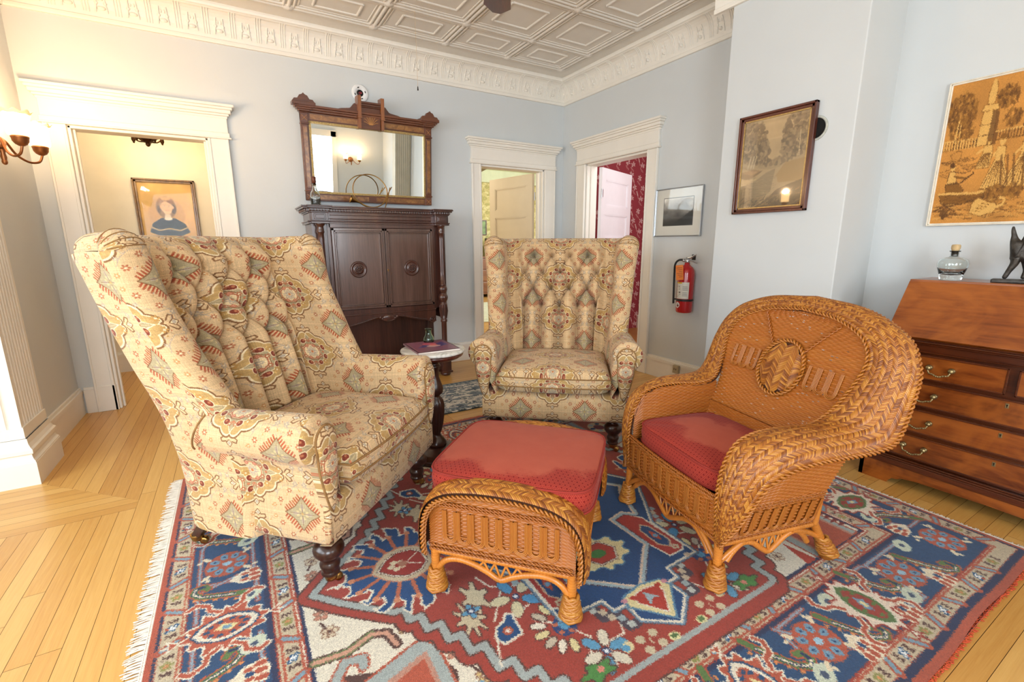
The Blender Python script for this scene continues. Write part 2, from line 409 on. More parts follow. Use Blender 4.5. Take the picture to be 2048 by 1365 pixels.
        for q in range(6): k.poly(M([(1.085, .60+.03*q), (1.03+.01*(q % 2), .612+.03*q), (1.085, .625+.03*q)], s), DRED)
    # red ground with its stepped outline
    Q = [(1.045, 0), (.968, .085), (.914, .138), (.853, .192), (.812, .23), (.778, .232), (.778, .29), (.74, .29), (.74, .355), (.695, .355), (.695, .43), (.655, .43), (.655, .505), (.607, .505), (.607, .60), (.557, .60), (.557, .665), (.51, .665), (.51, .73), (.465, .73), (.465, .80), (.43, .826)]
    full = Q+[(-x, y) for x, y in Q[::-1]]+[(-x, -y) for x, y in Q[1:]]+[(x, -y) for x, y in Q[::-1][:-1]]
    k.line(full, .104, BROWN, True); k.line(full, .092, RED, True); k.poly(full, RED); k.line(full, .036, BROWN, True); k.line(full, .026, GREY, True)
    for y in (.826, -.826): k.line([(-.42, y), (.42, y)], .060, RED)
    for y in (.815, -.815): k.line([(-.44, y), (.44, y)], .022, GREY)
    r = np.random.default_rng(5)
    # end pendants: flaming blue palmettes round a red heart
    for sx in (1, -1):
        out = [(.99, 0), (.93, .012), (.915, .05), (.95, .07), (.93, .085), (.86, .075), (.85, .10), (.875, .125), (.905, .12), (.885, .145), (.83, .14), (.825, .17), (.858, .19), (.87, .175), (.85, .215), (.80, .19), (.785, .155), (.772, .185), (.782, .235), (.765, .255), (.745, .225), (.735, .185), (.715, .20), (.72, .27), (.695, .26), (.665, .245), (.66, .18), (.64, .19), (.625, .235), (.605, .22), (.592, .15), (.575, .05)]
        ring = out+[(x, -y) for x, y in out[::-1]]
        jag = []
        for (xa, ya), (xb, yb) in zip(ring, ring[1:]):
            n = max(1, int(math.hypot(xb-xa, yb-ya)/.014))
            jag += [(xa+(xb-xa)*i/n+r.normal(0, .0035), ya+(yb-ya)*i/n+r.normal(0, .0035)) for i in range(n)]
        k.outlined(M(jag, (sx, 1)), '#1c4a80', CREAM, .009)
        inner = [(.835, 0), (.80, .055), (.755, .095), (.69, .105), (.635, .085), (.60, .05), (.60, -.05), (.635, -.085), (.69, -.105), (.755, -.095), (.80, -.055)]
        for i, a in enumerate(np.linspace(-2.3, 2.3, 13)):
            c = (.705+.12*math.cos(a), .11*math.sin(a)); e = (.705+.205*math.cos(a), .195*math.sin(a)); k.line(M([c, e], (sx, 1)), .016, '#b9674c'); k.ell(M([e], (sx, 1))[0], .013, .013, '#cf8a67')
        k.outlined(M(inner, (sx, 1)), '#cbbb9d', '#c9866a', .006)
        core = [(.81, 0), (.765, .052), (.715, .078), (.655, .068), (.622, .03), (.622, -.03), (.655, -.068), (.715, -.078), (.765, -.052)]
        k.outlined(M(core, (sx, 1)), '#9c2f28', BROWN, .011); k.line(M(core, (sx, 1)), .006, CREAM, True)
        k.line(M([(.70, 0), (.645, .035)], (sx, 1)), .006, CREAM); k.line(M([(.70, 0), (.645, -.035)], (sx, 1)), .006, CREAM)
        for q in range(5): a = q*1.257; k.ell((sx*(.735+.022*math.cos(a)), .022*math.sin(a)), .014, .012, '#dccfb0')
        k.ell((sx*.712, 0), .018, .018, '#b07a62')
    # sprigs on the red ground
    def flower(c, cols, n=6, R=.045, pr=.023, rot=0):
        for i in range(n):
            a = rot+2*PI*i/n; k.ell((c[0]+R*math.cos(a), c[1]+R*math.sin(a)), pr*1.3+.003, pr*.72+.003, BROWN, a); k.ell((c[0]+R*math.cos(a), c[1]+R*math.sin(a)), pr*1.3, pr*.72, cols[i % len(cols)], a)
        k.ell(c, .014, .014, '#22335f'); k.ell(c, .008, .008, '#dfe6ea')
    for s in S4:
        k.line(M([(.50, .22), (.475, .29), (.44, .315), (.475, .36), (.535, .44)], s), .008, CREAM)
        k.line(M([(.42, .50), (.35, .57), (.30, .655), (.38, .75)], s), .008, CREAM); k.line(M([(.47, .46), (.38, .43), (.33, .36), (.40, .33)], s), .008, CREAM)
        k.line(M([(.15, .61), (.20, .70), (.27, .70), (.30, .78)], s), .008, CREAM); k.line(M([(.56, .50), (.60, .60), (.66, .40)][:2], s), .008, CREAM)
        for c, n in (((.60, .385), 9), ((.545, .31), 6)):
            p = []
            for i in range(4*n):
                a = 2*PI*i/(4*n); rr = .075*(.55+.45*((i % 4) < 2)); p.append((c[0]+rr*.7*math.cos(a), c[1]+rr*1.15*math.sin(a)))
            k.outlined(M(p, s), '#d0c3a3', BROWN, .004)
        flower((.585*s[0], .36*s[1]), ['#5f9ec4'], 4, .018, .013); flower((.418*s[0], .38*s[1]), ['#d9cfa9', '#4f93c0'], 5, .060, .028, s[0]+s[1]); flower((.293*s[0], .72*s[1]), ['#5f9ec4', '#ddd5c0'], 6, .050, .024)
        k.outlined(M([(.545, .468), (.51, .455), (.49, .43), (.47, .445), (.482, .53), (.552, .538), (.565, .50)], s), '#1e4c80', CREAM, .010); k.ell((.517*s[0], .497*s[1]), .018, .018, RUST); k.ell((.517*s[0], .497*s[1]), .009, .009, '#eee6da')
        # half palmette by the medallion shoulder
        for i in range(7):
            a = -2.7+i*.45; c = (.346+.085*math.cos(a+1.35), .57+.0+.085*math.sin(a+1.35)); k.ell(M([c], s)[0], .030, .017, BROWN, math.atan2(math.sin(a+1.35)*s[1], math.cos(a+1.35)*s[0])); k.ell(M([c], s)[0], .026, .013, ('#dfd49f', '#c8bda8', '#e9e2d0')[i % 3], math.atan2(math.sin(a+1.35)*s[1], math.cos(a+1.35)*s[0]))
        k.ell((.346*s[0], .575*s[1]), .042, .040, '#2a4478'); k.ell((.346*s[0], .57*s[1]), .017, .022, '#5f9ec4')
        for q in range(5): a = q*1.257; k.ell((.346*s[0]+.030*math.cos(a), .575*s[1]+.03*math.sin(a)), .011, .009, '#b9694f')
        for (cx, cy) in ((.145, .767), (.19, .64)):
            if cy < .7: continue
            for q in range(4): k.ell((cx*s[0]+.028*(1 if q % 2 else -1), cy*s[1]+.022*(1 if q > 1 else -1)), .017, .015, '#cdbfa0'); k.line([(cx*s[0], cy*s[1]-.01), (cx*s[0], cy*s[1]+.01)], .004, '#cdbfa0')
        k.ell((.066*s[0], .792*s[1]), .022, .016, '#e2dba6'); k.ell((.066*s[0], .79*s[1]), .014, .010, GREEN)
        p = [(.36+.055*math.cos(t)*(1+.25*math.cos(5*t)), .762+.028*math.sin(t)*(1+.25*math.cos(5*t))) for t in np.linspace(0, 2*PI, 40)]
        k.outlined(M(p, s), '#4f8a45', BROWN, .004); k.ell((.35*s[0], .76*s[1]), .012, .010, '#dd8a7a')
        k.ell((.225*s[0], .745*s[1]), .024, .017, '#e2d3a5', .5); k.ell((.235*s[0], .745*s[1]), .014, .012, '#5f9ec4')
        k.line(M([(.215, .57), (.215, .62), (.162, .62), (.162, .69), (.13, .69)], s), .036, '#4d4450')
        for c in ((.20, .60), (.225, .575), (.185, .63), (.16, .65), (.15, .685), (.43, .235), (.41, .26), (.40, .29), (.385, .32)):
            k.poly(M([(c[0]-.013, c[1]-.013), (c[0]+.013, c[1]-.013), (c[0]+.013, c[1]+.013), (c[0]-.013, c[1]+.013)], s), ('#bcc3bd', '#9fb0b4', '#c7b9a0')[int(c[0]*1000) % 3])
    # centre medallion
    Q2 = [(.56, 0), (.44, .178), (.345, .31), (.34, .55), (.165, .555), (.158, .612), (.105, .613), (.108, .69), (.0, .765)]
    med = Q2+[(-x, y) for x, y in Q2[::-1][1:]]+[(-x, -y) for x, y in Q2[1:]]+[(x, -y) for x, y in Q2[::-1][1:-1]]
    k.line(med, .030, '#4d4450', True); k.line(med, .026, BLUE, True, .75); k.poly(med, '#1d4678'); k.line(med, .010, CREAM, True)
    for s in S4:
        cart = [(.215, .41), (.205, .215), (.285, .20), (.335, .265), (.34, .49), (.31, .515), (.235, .515)]
        k.outlined(M(cart, s), '#a8352b', CREAM, .009)
        k.outlined(M([(.25, .44), (.255, .33), (.285, .30), (.31, .33), (.315, .44), (.285, .475)], s), '#1f4272', '#c9ab8d', .008); k.poly(M([(.268, .39), (.285, .345), (.302, .39), (.285, .43)], s), '#b9492f'); k.ell((.285*s[0], .39*s[1]), .012, .012, BLUE)
        for q in range(5): a = q*1.257; k.ell((.30*s[0]+.012*math.cos(a), .485*s[1]+.010*math.sin(a)), .007, .007, '#cdbfa0')
        for c in ((.11, .40), (.16, .31), (.13, .22), (.30, .545), (.24, .10), (.30, .06)):
            k.ell((c[0]*s[0], c[1]*s[1]), .016, .012, '#cbb7a0')
    Q3 = [(.445, 0), (.40, .05), (.33, .22), (.285, .18), (.195, .20), (.20, .41), (.17, .43), (.0, .575)]
    dia = Q3+[(-x, y) for x, y in Q3[::-1][1:]]+[(-x, -y) for x, y in Q3[1:]]+[(x, -y) for x, y in Q3[::-1][1:-1]]
    k.line(dia, .046, '#4d3a48', True); k.line(dia, .038, '#9db4bd', True); k.poly(dia, '#1d4678'); k.line(dia, .010, '#d6c2ae', True)
    def flame(c, w, h, sg=1):
        p = []
        for i in range(40):
            a = 2*PI*i/40; rr = 1+.22*((i % 4) < 2); p.append((c[0]+w*rr*math.copysign(abs(math.cos(a))**1.3, math.cos(a)), c[1]+h*rr*math.sin(a)))
        k.outlined(p, '#e0d4a0', '#5d88a6', .006)
        q = [(c[0]-w*.68, c[1]), (c[0]-w*.35, c[1]+h*.7), (c[0]+w*.35, c[1]+h*.7), (c[0]+w*.68, c[1]), (c[0]+w*.35, c[1]-h*.7), (c[0]-w*.35, c[1]-h*.7)]
        k.outlined(q, '#b03a2c', BROWN, .010); k.line(q, .005, CREAM, True)
    for sy in (1, -1):
        flame((0, .355*sy), .115, .085); k.ell((-.008, .355*sy), .036, .024, '#43803f')
        p = [(0, .575), (.075, .59), (.085, .63), (.055, .665), (0, .735), (-.055, .665), (-.085, .63), (-.075, .59)]
        k.outlined([(x*1.25, sy*((y-.64)*1.12+.64)) for x, y in p], '#e0d4a0', '#5d88a6', .008); k.outlined([(x*.75, sy*((y-.64)*.8+.64)) for x, y in p], '#b03a2c', CREAM, .006)
        k.poly([(-.012, .60*sy), (.03, .65*sy), (0, .64*sy), (-.03, .66*sy)], '#9db4bd'); k.ell((.10, .60*sy), .012, .010, '#c98d9a'); k.ell((-.10, .60*sy), .012, .010, '#c98d9a'); k.ell((.06, .605*sy), .018, .010, '#b03a2c', .4); k.ell((-.06, .605*sy), .018, .010, '#b03a2c', -.4)
    flame((0, 0), .17, .15)
    for q in range(8): a = q*PI/4; k.ell((.085*math.cos(a), .075*math.sin(a)), .028, .018, ('#e3d6b8', BLUE)[q % 2], a)
    k.ragged(.75); k.grain(.10)
    k.a *= (.92+.16*vnoise(k.h, k.w, 10, 3))[..., None]
    return k.image('rug_pattern')
# ---------------------------------------------------------------- tapestry upholstery, one repeat of .38 x .29 m
def paint_fabric():
    W, H = .38, .29; k = Canvas(0, 0, W, H, .0009, '#cfb086', True)
    BR, GD, OL, DR, CR, LV, RS = '#7f5a3a', '#b6945f', '#a39270', '#7c3b2b', '#dcc8a2', '#a89a8a', '#aa6a4a'
    def lobed(c, w, h, n, amp, ph=0):
        return [(c[0]+(1+amp*abs(math.sin(n*a/2+ph)))*w*math.copysign(abs(math.cos(a))**1.35, math.cos(a)), c[1]+(1+amp*abs(math.sin(n*a/2+ph)))*h*math.copysign(abs(math.sin(a))**1.35, math.sin(a))) for a in np.linspace(0, 2*PI, 120, endpoint=False)]
    c = (W/2, H/2)
    # scrolls leaving the big lozenge
    for sx in (1, -1):
        for sy in (1, -1):
            k.line([(c[0]+sx*.012, c[1]+sy*.118), (c[0]+sx*.030, c[1]+sy*.121), (c[0]+sx*.034, c[1]+sy*.110), (c[0]+sx*.026, c[1]+sy*.106)], .0045, BR)
            k.line([(c[0]+sx*.135, c[1]+sy*.010), (c[0]+sx*.150, c[1]+sy*.026), (c[0]+sx*.162, c[1]+sy*.022), (c[0]+sx*.158, c[1]+sy*.013)], .0045, BR)
            k.line([(c[0]+sx*.165, c[1]), (c[0]+sx*.175, c[1]+sy*.03), (c[0]+sx*.15, c[1]+sy*.06), (c[0]+sx*.165, c[1]+sy*.075)], .0022, LV)
        k.outlined([(c[0]+sx*.140, c[1]), (c[0]+sx*.155, c[1]+.011), (c[0]+sx*.172, c[1]), (c[0]+sx*.155, c[1]-.011)], CR, BR, .003); k.ell((c[0]+sx*.155, c[1]), .007, .005, LV)
    for sy in (1, -1):
        k.outlined([(c[0], c[1]+sy*.112), (c[0]-.012, c[1]+sy*.124), (c[0], c[1]+sy*.138), (c[0]+.012, c[1]+sy*.124)], CR, BR, .003); k.ell((c[0], c[1]+sy*.124), .005, .006, LV)
    big = lobed(c, .118, .096, 12, .13)
    k.outlined(big, CR, BR, .0055); k.poly(lobed(c, .108, .087, 12, .13), GD)
    for i in range(16): a = 2*PI*(i+.5)/16; k.line([(c[0]+.05*math.cos(a), c[1]+.045*math.sin(a)), (c[0]+.088*math.cos(a), c[1]+.072*math.sin(a))], .0018, '#d9b670')
    star = [(c[0]+r_*math.cos(a)*1.06, c[1]+r_*math.sin(a)*.92) for i, a in enumerate(np.linspace(0, 2*PI, 16, endpoint=False)) for r_ in ((.098 if i % 4 == 0 else .062 if i % 2 == 0 else .056),)]
    k.outlined(star, OL, CR, .003)
    for q in range(8):
        a = PI/8+q*PI/4; b = (c[0]+.066*math.cos(a)*1.05, c[1]+.061*math.sin(a)*.95)
        k.ell(b, .0155, .0125, CR, a+PI/2); k.ell(b, .0125, .0098, DR, a+PI/2); k.ell((b[0]+.003, b[1]+.002), .005, .004, RS, a)
    for q in range(4): a = q*PI/2; k.ell((c[0]+.058*math.cos(a), c[1]+.052*math.sin(a)), .0055, .0055, RS)
    octo = lambda r: [(c[0]+r*1.12*math.cos(PI/8+i*PI/4), c[1]+r*math.sin(PI/8+i*PI/4)) for i in range(8)]
    k.outlined(octo(.043), CR, BR, .003); k.line(octo(.037), .0045, RS, True); k.poly(octo(.033), '#d9c094')
    for q in range(8): a = q*PI/4; k.ell((c[0]+.017*math.cos(a)*1.1, c[1]+.017*math.sin(a)), .010, .006, LV, a); k.ell((c[0]+.018*math.cos(a)*1.1, c[1]+.018*math.sin(a)), .006, .003, '#c9b28c', a)
    k.ell(c, .006, .006, RS)
    # feathered lozenge on the corner
    c = (0, 0)
    for sx in (1, -1):
        for sy in (1, -1):
            for i in range(8):
                t = (i+.5)/8; b = (sx*.062*(1-t), sy*.058*t); L = .013+.003*(i % 2)
                k.line([b, (b[0]+sx*L*.8, b[1]+sy*L)], .0065, RS); k.line([b, (b[0]+sx*L*.6, b[1]+sy*L*.7)], .003, '#a4482c')
    k.outlined([(.070, 0), (.030, .024), (0, .064), (-.030, .024), (-.070, 0), (-.030, -.024), (0, -.064), (.030, -.024)], OL, BR, .003)
    k.poly([(.056, 0), (0, .05), (-.056, 0), (0, -.05)], '#a89a78')
    for q in range(4): a = q*PI/2; k.ell((.026*math.cos(a), .024*math.sin(a)), .015, .005, LV, a); k.line([(0, 0), (.05*math.cos(a), .045*math.sin(a))], .0015, BR)
    for q in range(8): a = q*PI/4+.39; k.ell((.020*math.cos(a), .018*math.sin(a)), .006, .004, '#c7b284', a)
    k.ell((0, 0), .005, .005, GD)
    # small sprigs
    def sprig(p, col, r=.0075):
        for q in range(6): a = q*PI/3; k.ell((p[0]+r*math.cos(a), p[1]+r*math.sin(a)), r*.55, r*.38, col, a)
        k.ell(p, r*.42, r*.42, CR)
    for sx in (1, -1):
        for sy in (1, -1):
            for x, y, col, r in ((.085, .045, RS, .0075), (.045, .085, RS, .007), (.112, .022, '#c08b5a', .006), (.018, .112, LV, .007), (.150, .125, RS, .007), (.135, .100, '#b58a4e', .008), (.178, .085, RS, .0065), (.075, .125, '#b58a4e', .008), (.10, .075, LV, .005)):
                sprig((sx*x % W, sy*y % H), col, r)
            k.line([(sx*.02, sy*.10), (sx*.06, sy*.105), (sx*.09, sy*.08), (sx*.105, sy*.05)], .0016, LV)
            k.outlined([(sx*.172+W/2*0, sy*.108), (sx*.182, sy*.115), (sx*.172, sy*.124), (sx*.162, sy*.115)], '#c58468', RS, .002)
    r = np.random.default_rng(17)
    for _ in range(70):
        x, y = r.uniform(0, W), r.uniform(0, H); q = k.a[int(y/k.res) % k.h, int(x/k.res) % k.w]
        if abs(q-hexrgb('#cfb086')).max() > .02: continue
        a = r.uniform(0, 6.28); L = r.uniform(.006, .014); k.line([(x, y), (x+L*math.cos(a), y+L*math.sin(a)), (x+L*1.4*math.cos(a+.7), y+L*1.4*math.sin(a+.7))], .0016, (LV, '#b39366', '#a98a68')[r.integers(3)]); k.ell((x, y), .0024, .0024, (RS, '#b58a4e', LV)[r.integers(3)])
    k.ragged(.55, 9); k.grain(.12, 4); k.a *= (1+.05*r.normal(0, 1, (k.h, 1, 1))).astype(np.float32)*(1+.035*r.normal(0, 1, (1, k.w, 1))).astype(np.float32)
    return k.image('tapestry_pattern')
# ---------------------------------------------------------------- grey runner rug
def paint_runner():
    k = Canvas(0, 0, 1.9, .69, .004, '#d5d0c4'); r = np.random.default_rng(11)
    n = vnoise(k.h, k.w, 26, 21, 3); n2 = vnoise(k.h, k.w, 40, 5, 2)
    k.a[n > .58] = hexrgb('#77818a'); k.a[(n > .53) & (n < .56)] = hexrgb('#4b545c'); k.a[n2 > .70] = hexrgb('#8f9a97'); k.a[n2 < .27] = hexrgb('#5b6670')
    for _ in range(90):
        c = (r.uniform(0, 1.9), r.uniform(.1, .6)); k.ell(c, .03, .018, '#4f5b66', r.uniform(0, 3)); k.ell(c, .02, .010, '#cfcabd', r.uniform(0, 3))
    for y in (.0, .61):
        for i in range(90):
            k.ell((i*.0215, y+.04), .012, .022, ('#5a6771', '#98a09c')[i % 2], .4)
    k.line([(0, .012), (1.9, .012)], .022, '#ddd8cc'); k.line([(0, .678), (1.9, .678)], .022, '#6c7780')
    for i in range(17): k.line([(i*.115, .010), (i*.115+.055, .010)], .020, '#3f474d')
    k.ragged(.8); k.grain(.1); return k.image('runner_pattern')
# ---------------------------------------------------------------- papered walls
def paint_red_paper():
    k = Canvas(0, 0, .62, .62, .003, '#9c3a44', True); r = np.random.default_rng(3)
    for (x, y) in ((.08, .1), (.26, .30), (.46, .12), (.55, .42), (.14, .48), (.36, .54), (.33, .10), (.05, .30)):
        for q in range(6): a = q*PI/3+r.uniform(0, 1); k.ell((x+.032*math.cos(a), y+.032*math.sin(a)), .026, .012, '#d9b3ae', a)
        k.ell((x, y), .012, .012, '#b06a8a')
        k.line([(x, y), (x+.05, y-.07), (x+.03, y-.12)], .005, '#c98a88')
        for q in range(4): k.ell((x+.05-.02*q, y-.06-.02*q), .018, .008, '#c98f8c', r.uniform(0, 3))
    for (x, y) in ((.18, .18), (.50, .28), (.30, .42)):
        k.ell((x, y), .045, .013, '#dbbab2', 1.2); k.ell((x+.02, y+.045), .014, .012, '#dbbab2'); k.line([(x-.01, y-.03), (x-.03, y-.09)], .012, '#cfa39e')
    k.ragged(.5); return k.image('red_wallpaper')
def paint_green_paper():
    k = Canvas(0, 0, .6, .6, .004, '#cdc489', True); n = vnoise(k.h, k.w, 9, 8, 3); k.a[n > .56] = hexrgb('#b3ad72'); k.a[n < .40] = hexrgb('#dcd6a4')
    r = np.random.default_rng(6)
    for _ in range(60):
        x, y, a = r.uniform(0, .6), r.uniform(0, .6), r.uniform(0, 6); k.line([(x, y), (x+.06*math.cos(a), y+.06*math.sin(a)), (x+.07*math.cos(a+.6), y+.07*math.sin(a+.6))], .006, '#a39c62')
    return k.image('green_wallpaper')
# ---------------------------------------------------------------- pictures
def paint_portrait():
    k = Canvas(0, 0, .44, .60, .002, '#d9b06c'); n = vnoise(k.h, k.w, 4, 2, 4); k.a *= (.86+.28*n)[..., None]
    k.ell((.21, .30), .15, .17, '#b98f55', 0, .5); k.ell((.21, .37), .085, .10, '#705a42', 0, .6)
    k.ell((.215, .40), .062, .078, '#a98a5e'); k.ell((.268, .36), .022, .045, '#54412f'); k.ell((.15, .355), .014, .035, '#5d4936')
    k.poly([(.05, .14), (.08, .22), (.16, .275), (.27, .275), (.35, .22), (.385, .14), (.30, .10), (.14, .10)], '#36424e')
    k.poly([(.07, .19), (.165, .275), (.215, .235), (.265, .275), (.365, .19), (.33, .165), (.215, .19), (.10, .165)], '#232c38')
    k.line([(.07, .185), (.13, .155), (.215, .175), (.30, .155), (.365, .185)], .012, '#c9ab7a')
    k.poly([(.185, .27), (.245, .27), (.235, .31), (.195, .31)], '#d9c8a8'); k.ell((.215, .268), .034, .016, '#e5dac4')
    k.ell((.215, .375), .046, .062, '#dfb686'); k.ell((.215, .33), .030, .020, '#e6c294')
    k.ell((.18, .44), .036, .022, '#9a7240', .5); k.ell((.245, .435), .036, .024, '#8a6236', -.5); k.ell((.215, .455), .040, .016, '#d3a764')
    for x in (.197, .235): k.ell((x, .385), .009, .0045, '#f1e4cc'); k.ell((x, .385), .0042, .0045, '#4f4438'); k.line([(x-.011, .398), (x+.011, .399)], .004, '#a9814f')
    k.line([(.216, .385), (.213, .362), (.220, .360)], .0035, '#c3986a'); k.line([(.203, .343), (.216, .345), (.229, .343)], .005, '#b06c55')
    for x in (.165, .266): k.ell((x, .375), .008, .015, '#d9ad80')
    k.ell((.20, .05), .05, .045, '#e5d4ae', 0, .5); k.ragged(.6); return k.image('portrait_picture')
def paint_landscape():
    W, H = .48, .56; k = Canvas(0, 0, W, H, .0022, '#b99e74'); r = np.random.default_rng(8); n = vnoise(k.h, k.w, 5, 12, 4); k.a *= (.9+.2*n)[..., None]
    k.poly([(0, .30), (.16, .29), (.22, .27), (.34, .28), (.48, .32), (.48, 0), (0, 0)], '#a58d68')
    k.ell((.23, .27), .10, .03, '#8b7858', 0, .6)
    def tree(cx, cy, rx, ry, nn):
        for _ in range(nn):
            a, q = r.uniform(0, 6.28), r.uniform(0, 1)**.5; k.ell((cx+rx*q*math.cos(a), cy+ry*q*math.sin(a)), r.uniform(.006, .02), r.uniform(.005, .014), ('#7a654b', '#6b573f', '#8d7656', '#57452f', '#a08a66')[r.integers(5)], r.uniform(0, 3), .75)
    tree(.06, .43, .12, .14, 420); tree(.14, .36, .07, .08, 160); tree(.41, .44, .11, .14, 420); tree(.36, .35, .06, .07, 140); tree(.24, .285, .10, .02, 60)
    for x in (.05, .075, .095): k.line([(x, .26), (x+.01, .30), (x+.018, .335)], .009, '#b9a684')
    k.line([(.43, .30), (.425, .45)], .007, '#c2ab84')
    k.poly([(0, .24), (.10, .245), (.17, .235), (.13, .21), (.07, .19), (0, .19)], '#6e5537'); k.poly([(0, .20), (.07, .185), (.14, .19), (.10, .165), (0, .15)], '#b59a6f'); k.poly([(0, .235), (.09, .25), (.16, .235), (.09, .215)], '#8a6a45')
    k.poly([(.28, .20), (.34, .27), (.48, .285), (.48, .15), (.30, .15)], '#9a7c4c'); k.poly([(0, .145), (.10, .165), (.20, .22), (.27, .24), (.26, .18), (.25, .10), (.14, .03), (0, .0)], '#7f6d50')
    for _ in range(120): x, y = r.uniform(0, .25), r.uniform(.02, .20); k.line([(x, y), (x+.04, y+.002)], .002, ('#5f5039', '#a8946e')[r.integers(2)], alpha=.6)
    k.poly([(.12, 0), (.22, .05), (.30, .11), (.48, .16), (.48, 0)], '#54432c')
    for _ in range(160): x = r.uniform(0, .48); y = r.uniform(0, .05+.2*max(0, x-.15)); k.line([(x, y), (x+r.uniform(.01, .05), y+r.uniform(0, .03))], .003, ('#3d3122', '#8a7350', '#6b573c')[r.integers(3)])
    k.ragged(.8); return k.image('landscape_picture')
def paint_photo():
    k = Canvas(0, 0, .51, .41, .0025, '#dedcd2'); n = vnoise(k.h, k.w, 5, 31, 5)
    g = Canvas(.09, .09, .42, .33, .0025, '#9a9a92'); m = vnoise(g.h, g.w, 4, 33, 5); Y = np.linspace(0, 1, g.h)[:, None]
    v = np.clip(.30+.75*m*Y+.25*Y**2-.12*(1-Y), 0, 1); g.a[:] = v[..., None]*np.array([1, .99, .95])
    X = np.linspace(0, 1, g.w)[None]; edge = .06+.75*np.clip(X-.35, 0, 1)+.06*(np.random.default_rng(2).random(g.w)[None]-.5); g.a[(Y < edge) & (X > .25)] = hexrgb('#2f3233')
    k.line([(.088, .088), (.422, .088), (.422, .332), (.088, .332)], .006, '#55554f', True)
    j0 = int(.09/.0025); i0 = int(.09/.0025); k.a[j0:j0+g.h, i0:i0+g.w] = g.a; return k.image('mountain_photo')
def paint_tapestry():
    W, H = 1.10, .70; k = Canvas(0, 0, W, H, .0028, '#c2853c'); r = np.random.default_rng(14); k.a *= (.88+.24*vnoise(k.h, k.w, 5, 41, 4))[..., None]
    D, MD, L = '#5d3a17', '#85571f', '#d9a759'
    def hatch(x0, y0, x1, y1, n, L_=.05, a=.7, cols=(D, MD), sl=.3):
        for _ in range(n): x, y = r.uniform(x0, x1), r.uniform(y0, y1); k.line([(x, y), (x+L_, y+L_*sl*r.uniform(-1, 1))], .0035, cols[r.integers(len(cols))], alpha=a)
    def foliage(cx, cy, rx, ry, n):
        for _ in range(n): a, q = r.uniform(0, 6.28), r.uniform(0, 1)**.5; k.ell((cx+rx*q*math.cos(a), cy+ry*q*math.sin(a)), r.uniform(.006, .018), r.uniform(.004, .010), (D, MD, '#a06d2b')[r.integers(3)], r.uniform(0, 3), .6)
    foliage(.10, .56, .11, .09, 330); foliage(.40, .60, .07, .05, 150); foliage(.12, .47, .09, .05, 120); foliage(.45, .50, .06, .04, 70); foliage(.95, .58, .14, .1, 300)
    k.line([(.08, .42), (.09, .52)], .010, L); k.line([(.11, .42), (.105, .50)], .007, L)
    k.outlined([(.24, .38), (.25, .545), (.34, .545), (.35, .38)], L, MD, .004); k.poly([(.31, .38), (.315, .545), (.36, .54), (.37, .38)], D, .7); k.outlined([(.235, .545), (.25, .575), (.34, .575), (.355, .545)], L, MD, .004)
    for y in (.43, .48): k.line([(.24, y), (.35, y)], .003, D)
    k.outlined([(.27, .575), (.265, .63), (.275, .67), (.30, .685), (.315, .665), (.32, .62), (.315, .575)], L, MD, .004); k.ell((.293, .68), .013, .015, L)
    k.line([(0, .42), (.24, .42)], .008, L); k.line([(0, .375), (.24, .39)], .007, MD); k.line([(.36, .44), (.60, .45)], .008, L); k.line([(.36, .40), (.60, .405)], .006, MD)
    for i in range(12): k.line([(.01+.02*i, .38), (.01+.02*i, .418)], .008, L); k.line([(.018+.02*i, .38), (.018+.02*i, .418)], .004, D); k.line([(.37+.019*i, .405), (.37+.019*i, .44)], .008, D, alpha=.7)
    k.outlined([(.53, .45), (.535, .48), (.57, .48), (.575, .45)], D, D, .002); k.line([(.55, .48), (.545, .53), (.555, .57)], .014, '#a8732d'); k.ell((.556, .578), .008, .010, '#a8732d')
    k.line([(.07, .35), (.10, .31), (.14, .32), (.15, .36), (.12, .37), (.09, .36)], .004, MD, True)
    hatch(.0, .24, .26, .33, 40, .06)
    def figure(x, y, h, skirt, lean=0):
        k.outlined([(x-skirt, y), (x-.03+lean, y+h*.55), (x-.03+lean, y+h*.78), (x+.03+lean, y+h*.78), (x+.035+lean, y+h*.5), (x+skirt, y)], L, MD, .004)
        for i in range(9): t = i/8; k.line([(x-skirt*.8+1.6*skirt*t, y+.01), (x-.02+.04*t+lean, y+h*.5)], .005, (D, MD)[i % 2], alpha=.8)
        k.ell((x+lean, y+h*.88), h*.075, h*.10, L); k.ell((x+lean, y+h*.95), h*.085, h*.055, MD); k.line([(x-.02+lean, y+h*.7), (x-.07+lean, y+h*.55)], .012, L)
    figure(.42, .165, .26, .10); figure(.57, .17, .27, .11, .01); figure(.31, .27, .14, .05, .02); figure(.70, .17, .26, .10); figure(.86, .16, .25, .1)
    for x in (.46, .50, .54, .60): k.line([(x, .18), (x-.03, .32)], .014, D, alpha=.6)
    # seated rower
    k.ell((.105, .285), .017, .020, L); k.ell((.098, .297), .020, .014, D); k.outlined([(.075, .20), (.085, .265), (.13, .265), (.15, .21)], L, D, .004); k.line([(.13, .24), (.21, .225)], .012, MD); k.outlined([(.07, .20), (.16, .205), (.21, .17), (.19, .15), (.08, .16)], MD, D, .004); k.line([(.17, .20), (.26, .25)], .008, D)
    k.outlined([(.03, .155), (.30, .148), (.42, .165), (.34, .115), (.12, .085), (.06, .105)], MD, D, .005); k.line([(.03, .155), (.30, .148), (.42, .165)], .012, L); hatch(.07, .10, .33, .145, 50, .05)
    foliage(.44, .14, .09, .04, 140); foliage(.55, .15, .06, .03, 80)
    hatch(.0, .02, 1.08, .11, 260, .06, .6, (D, MD, L), .15)
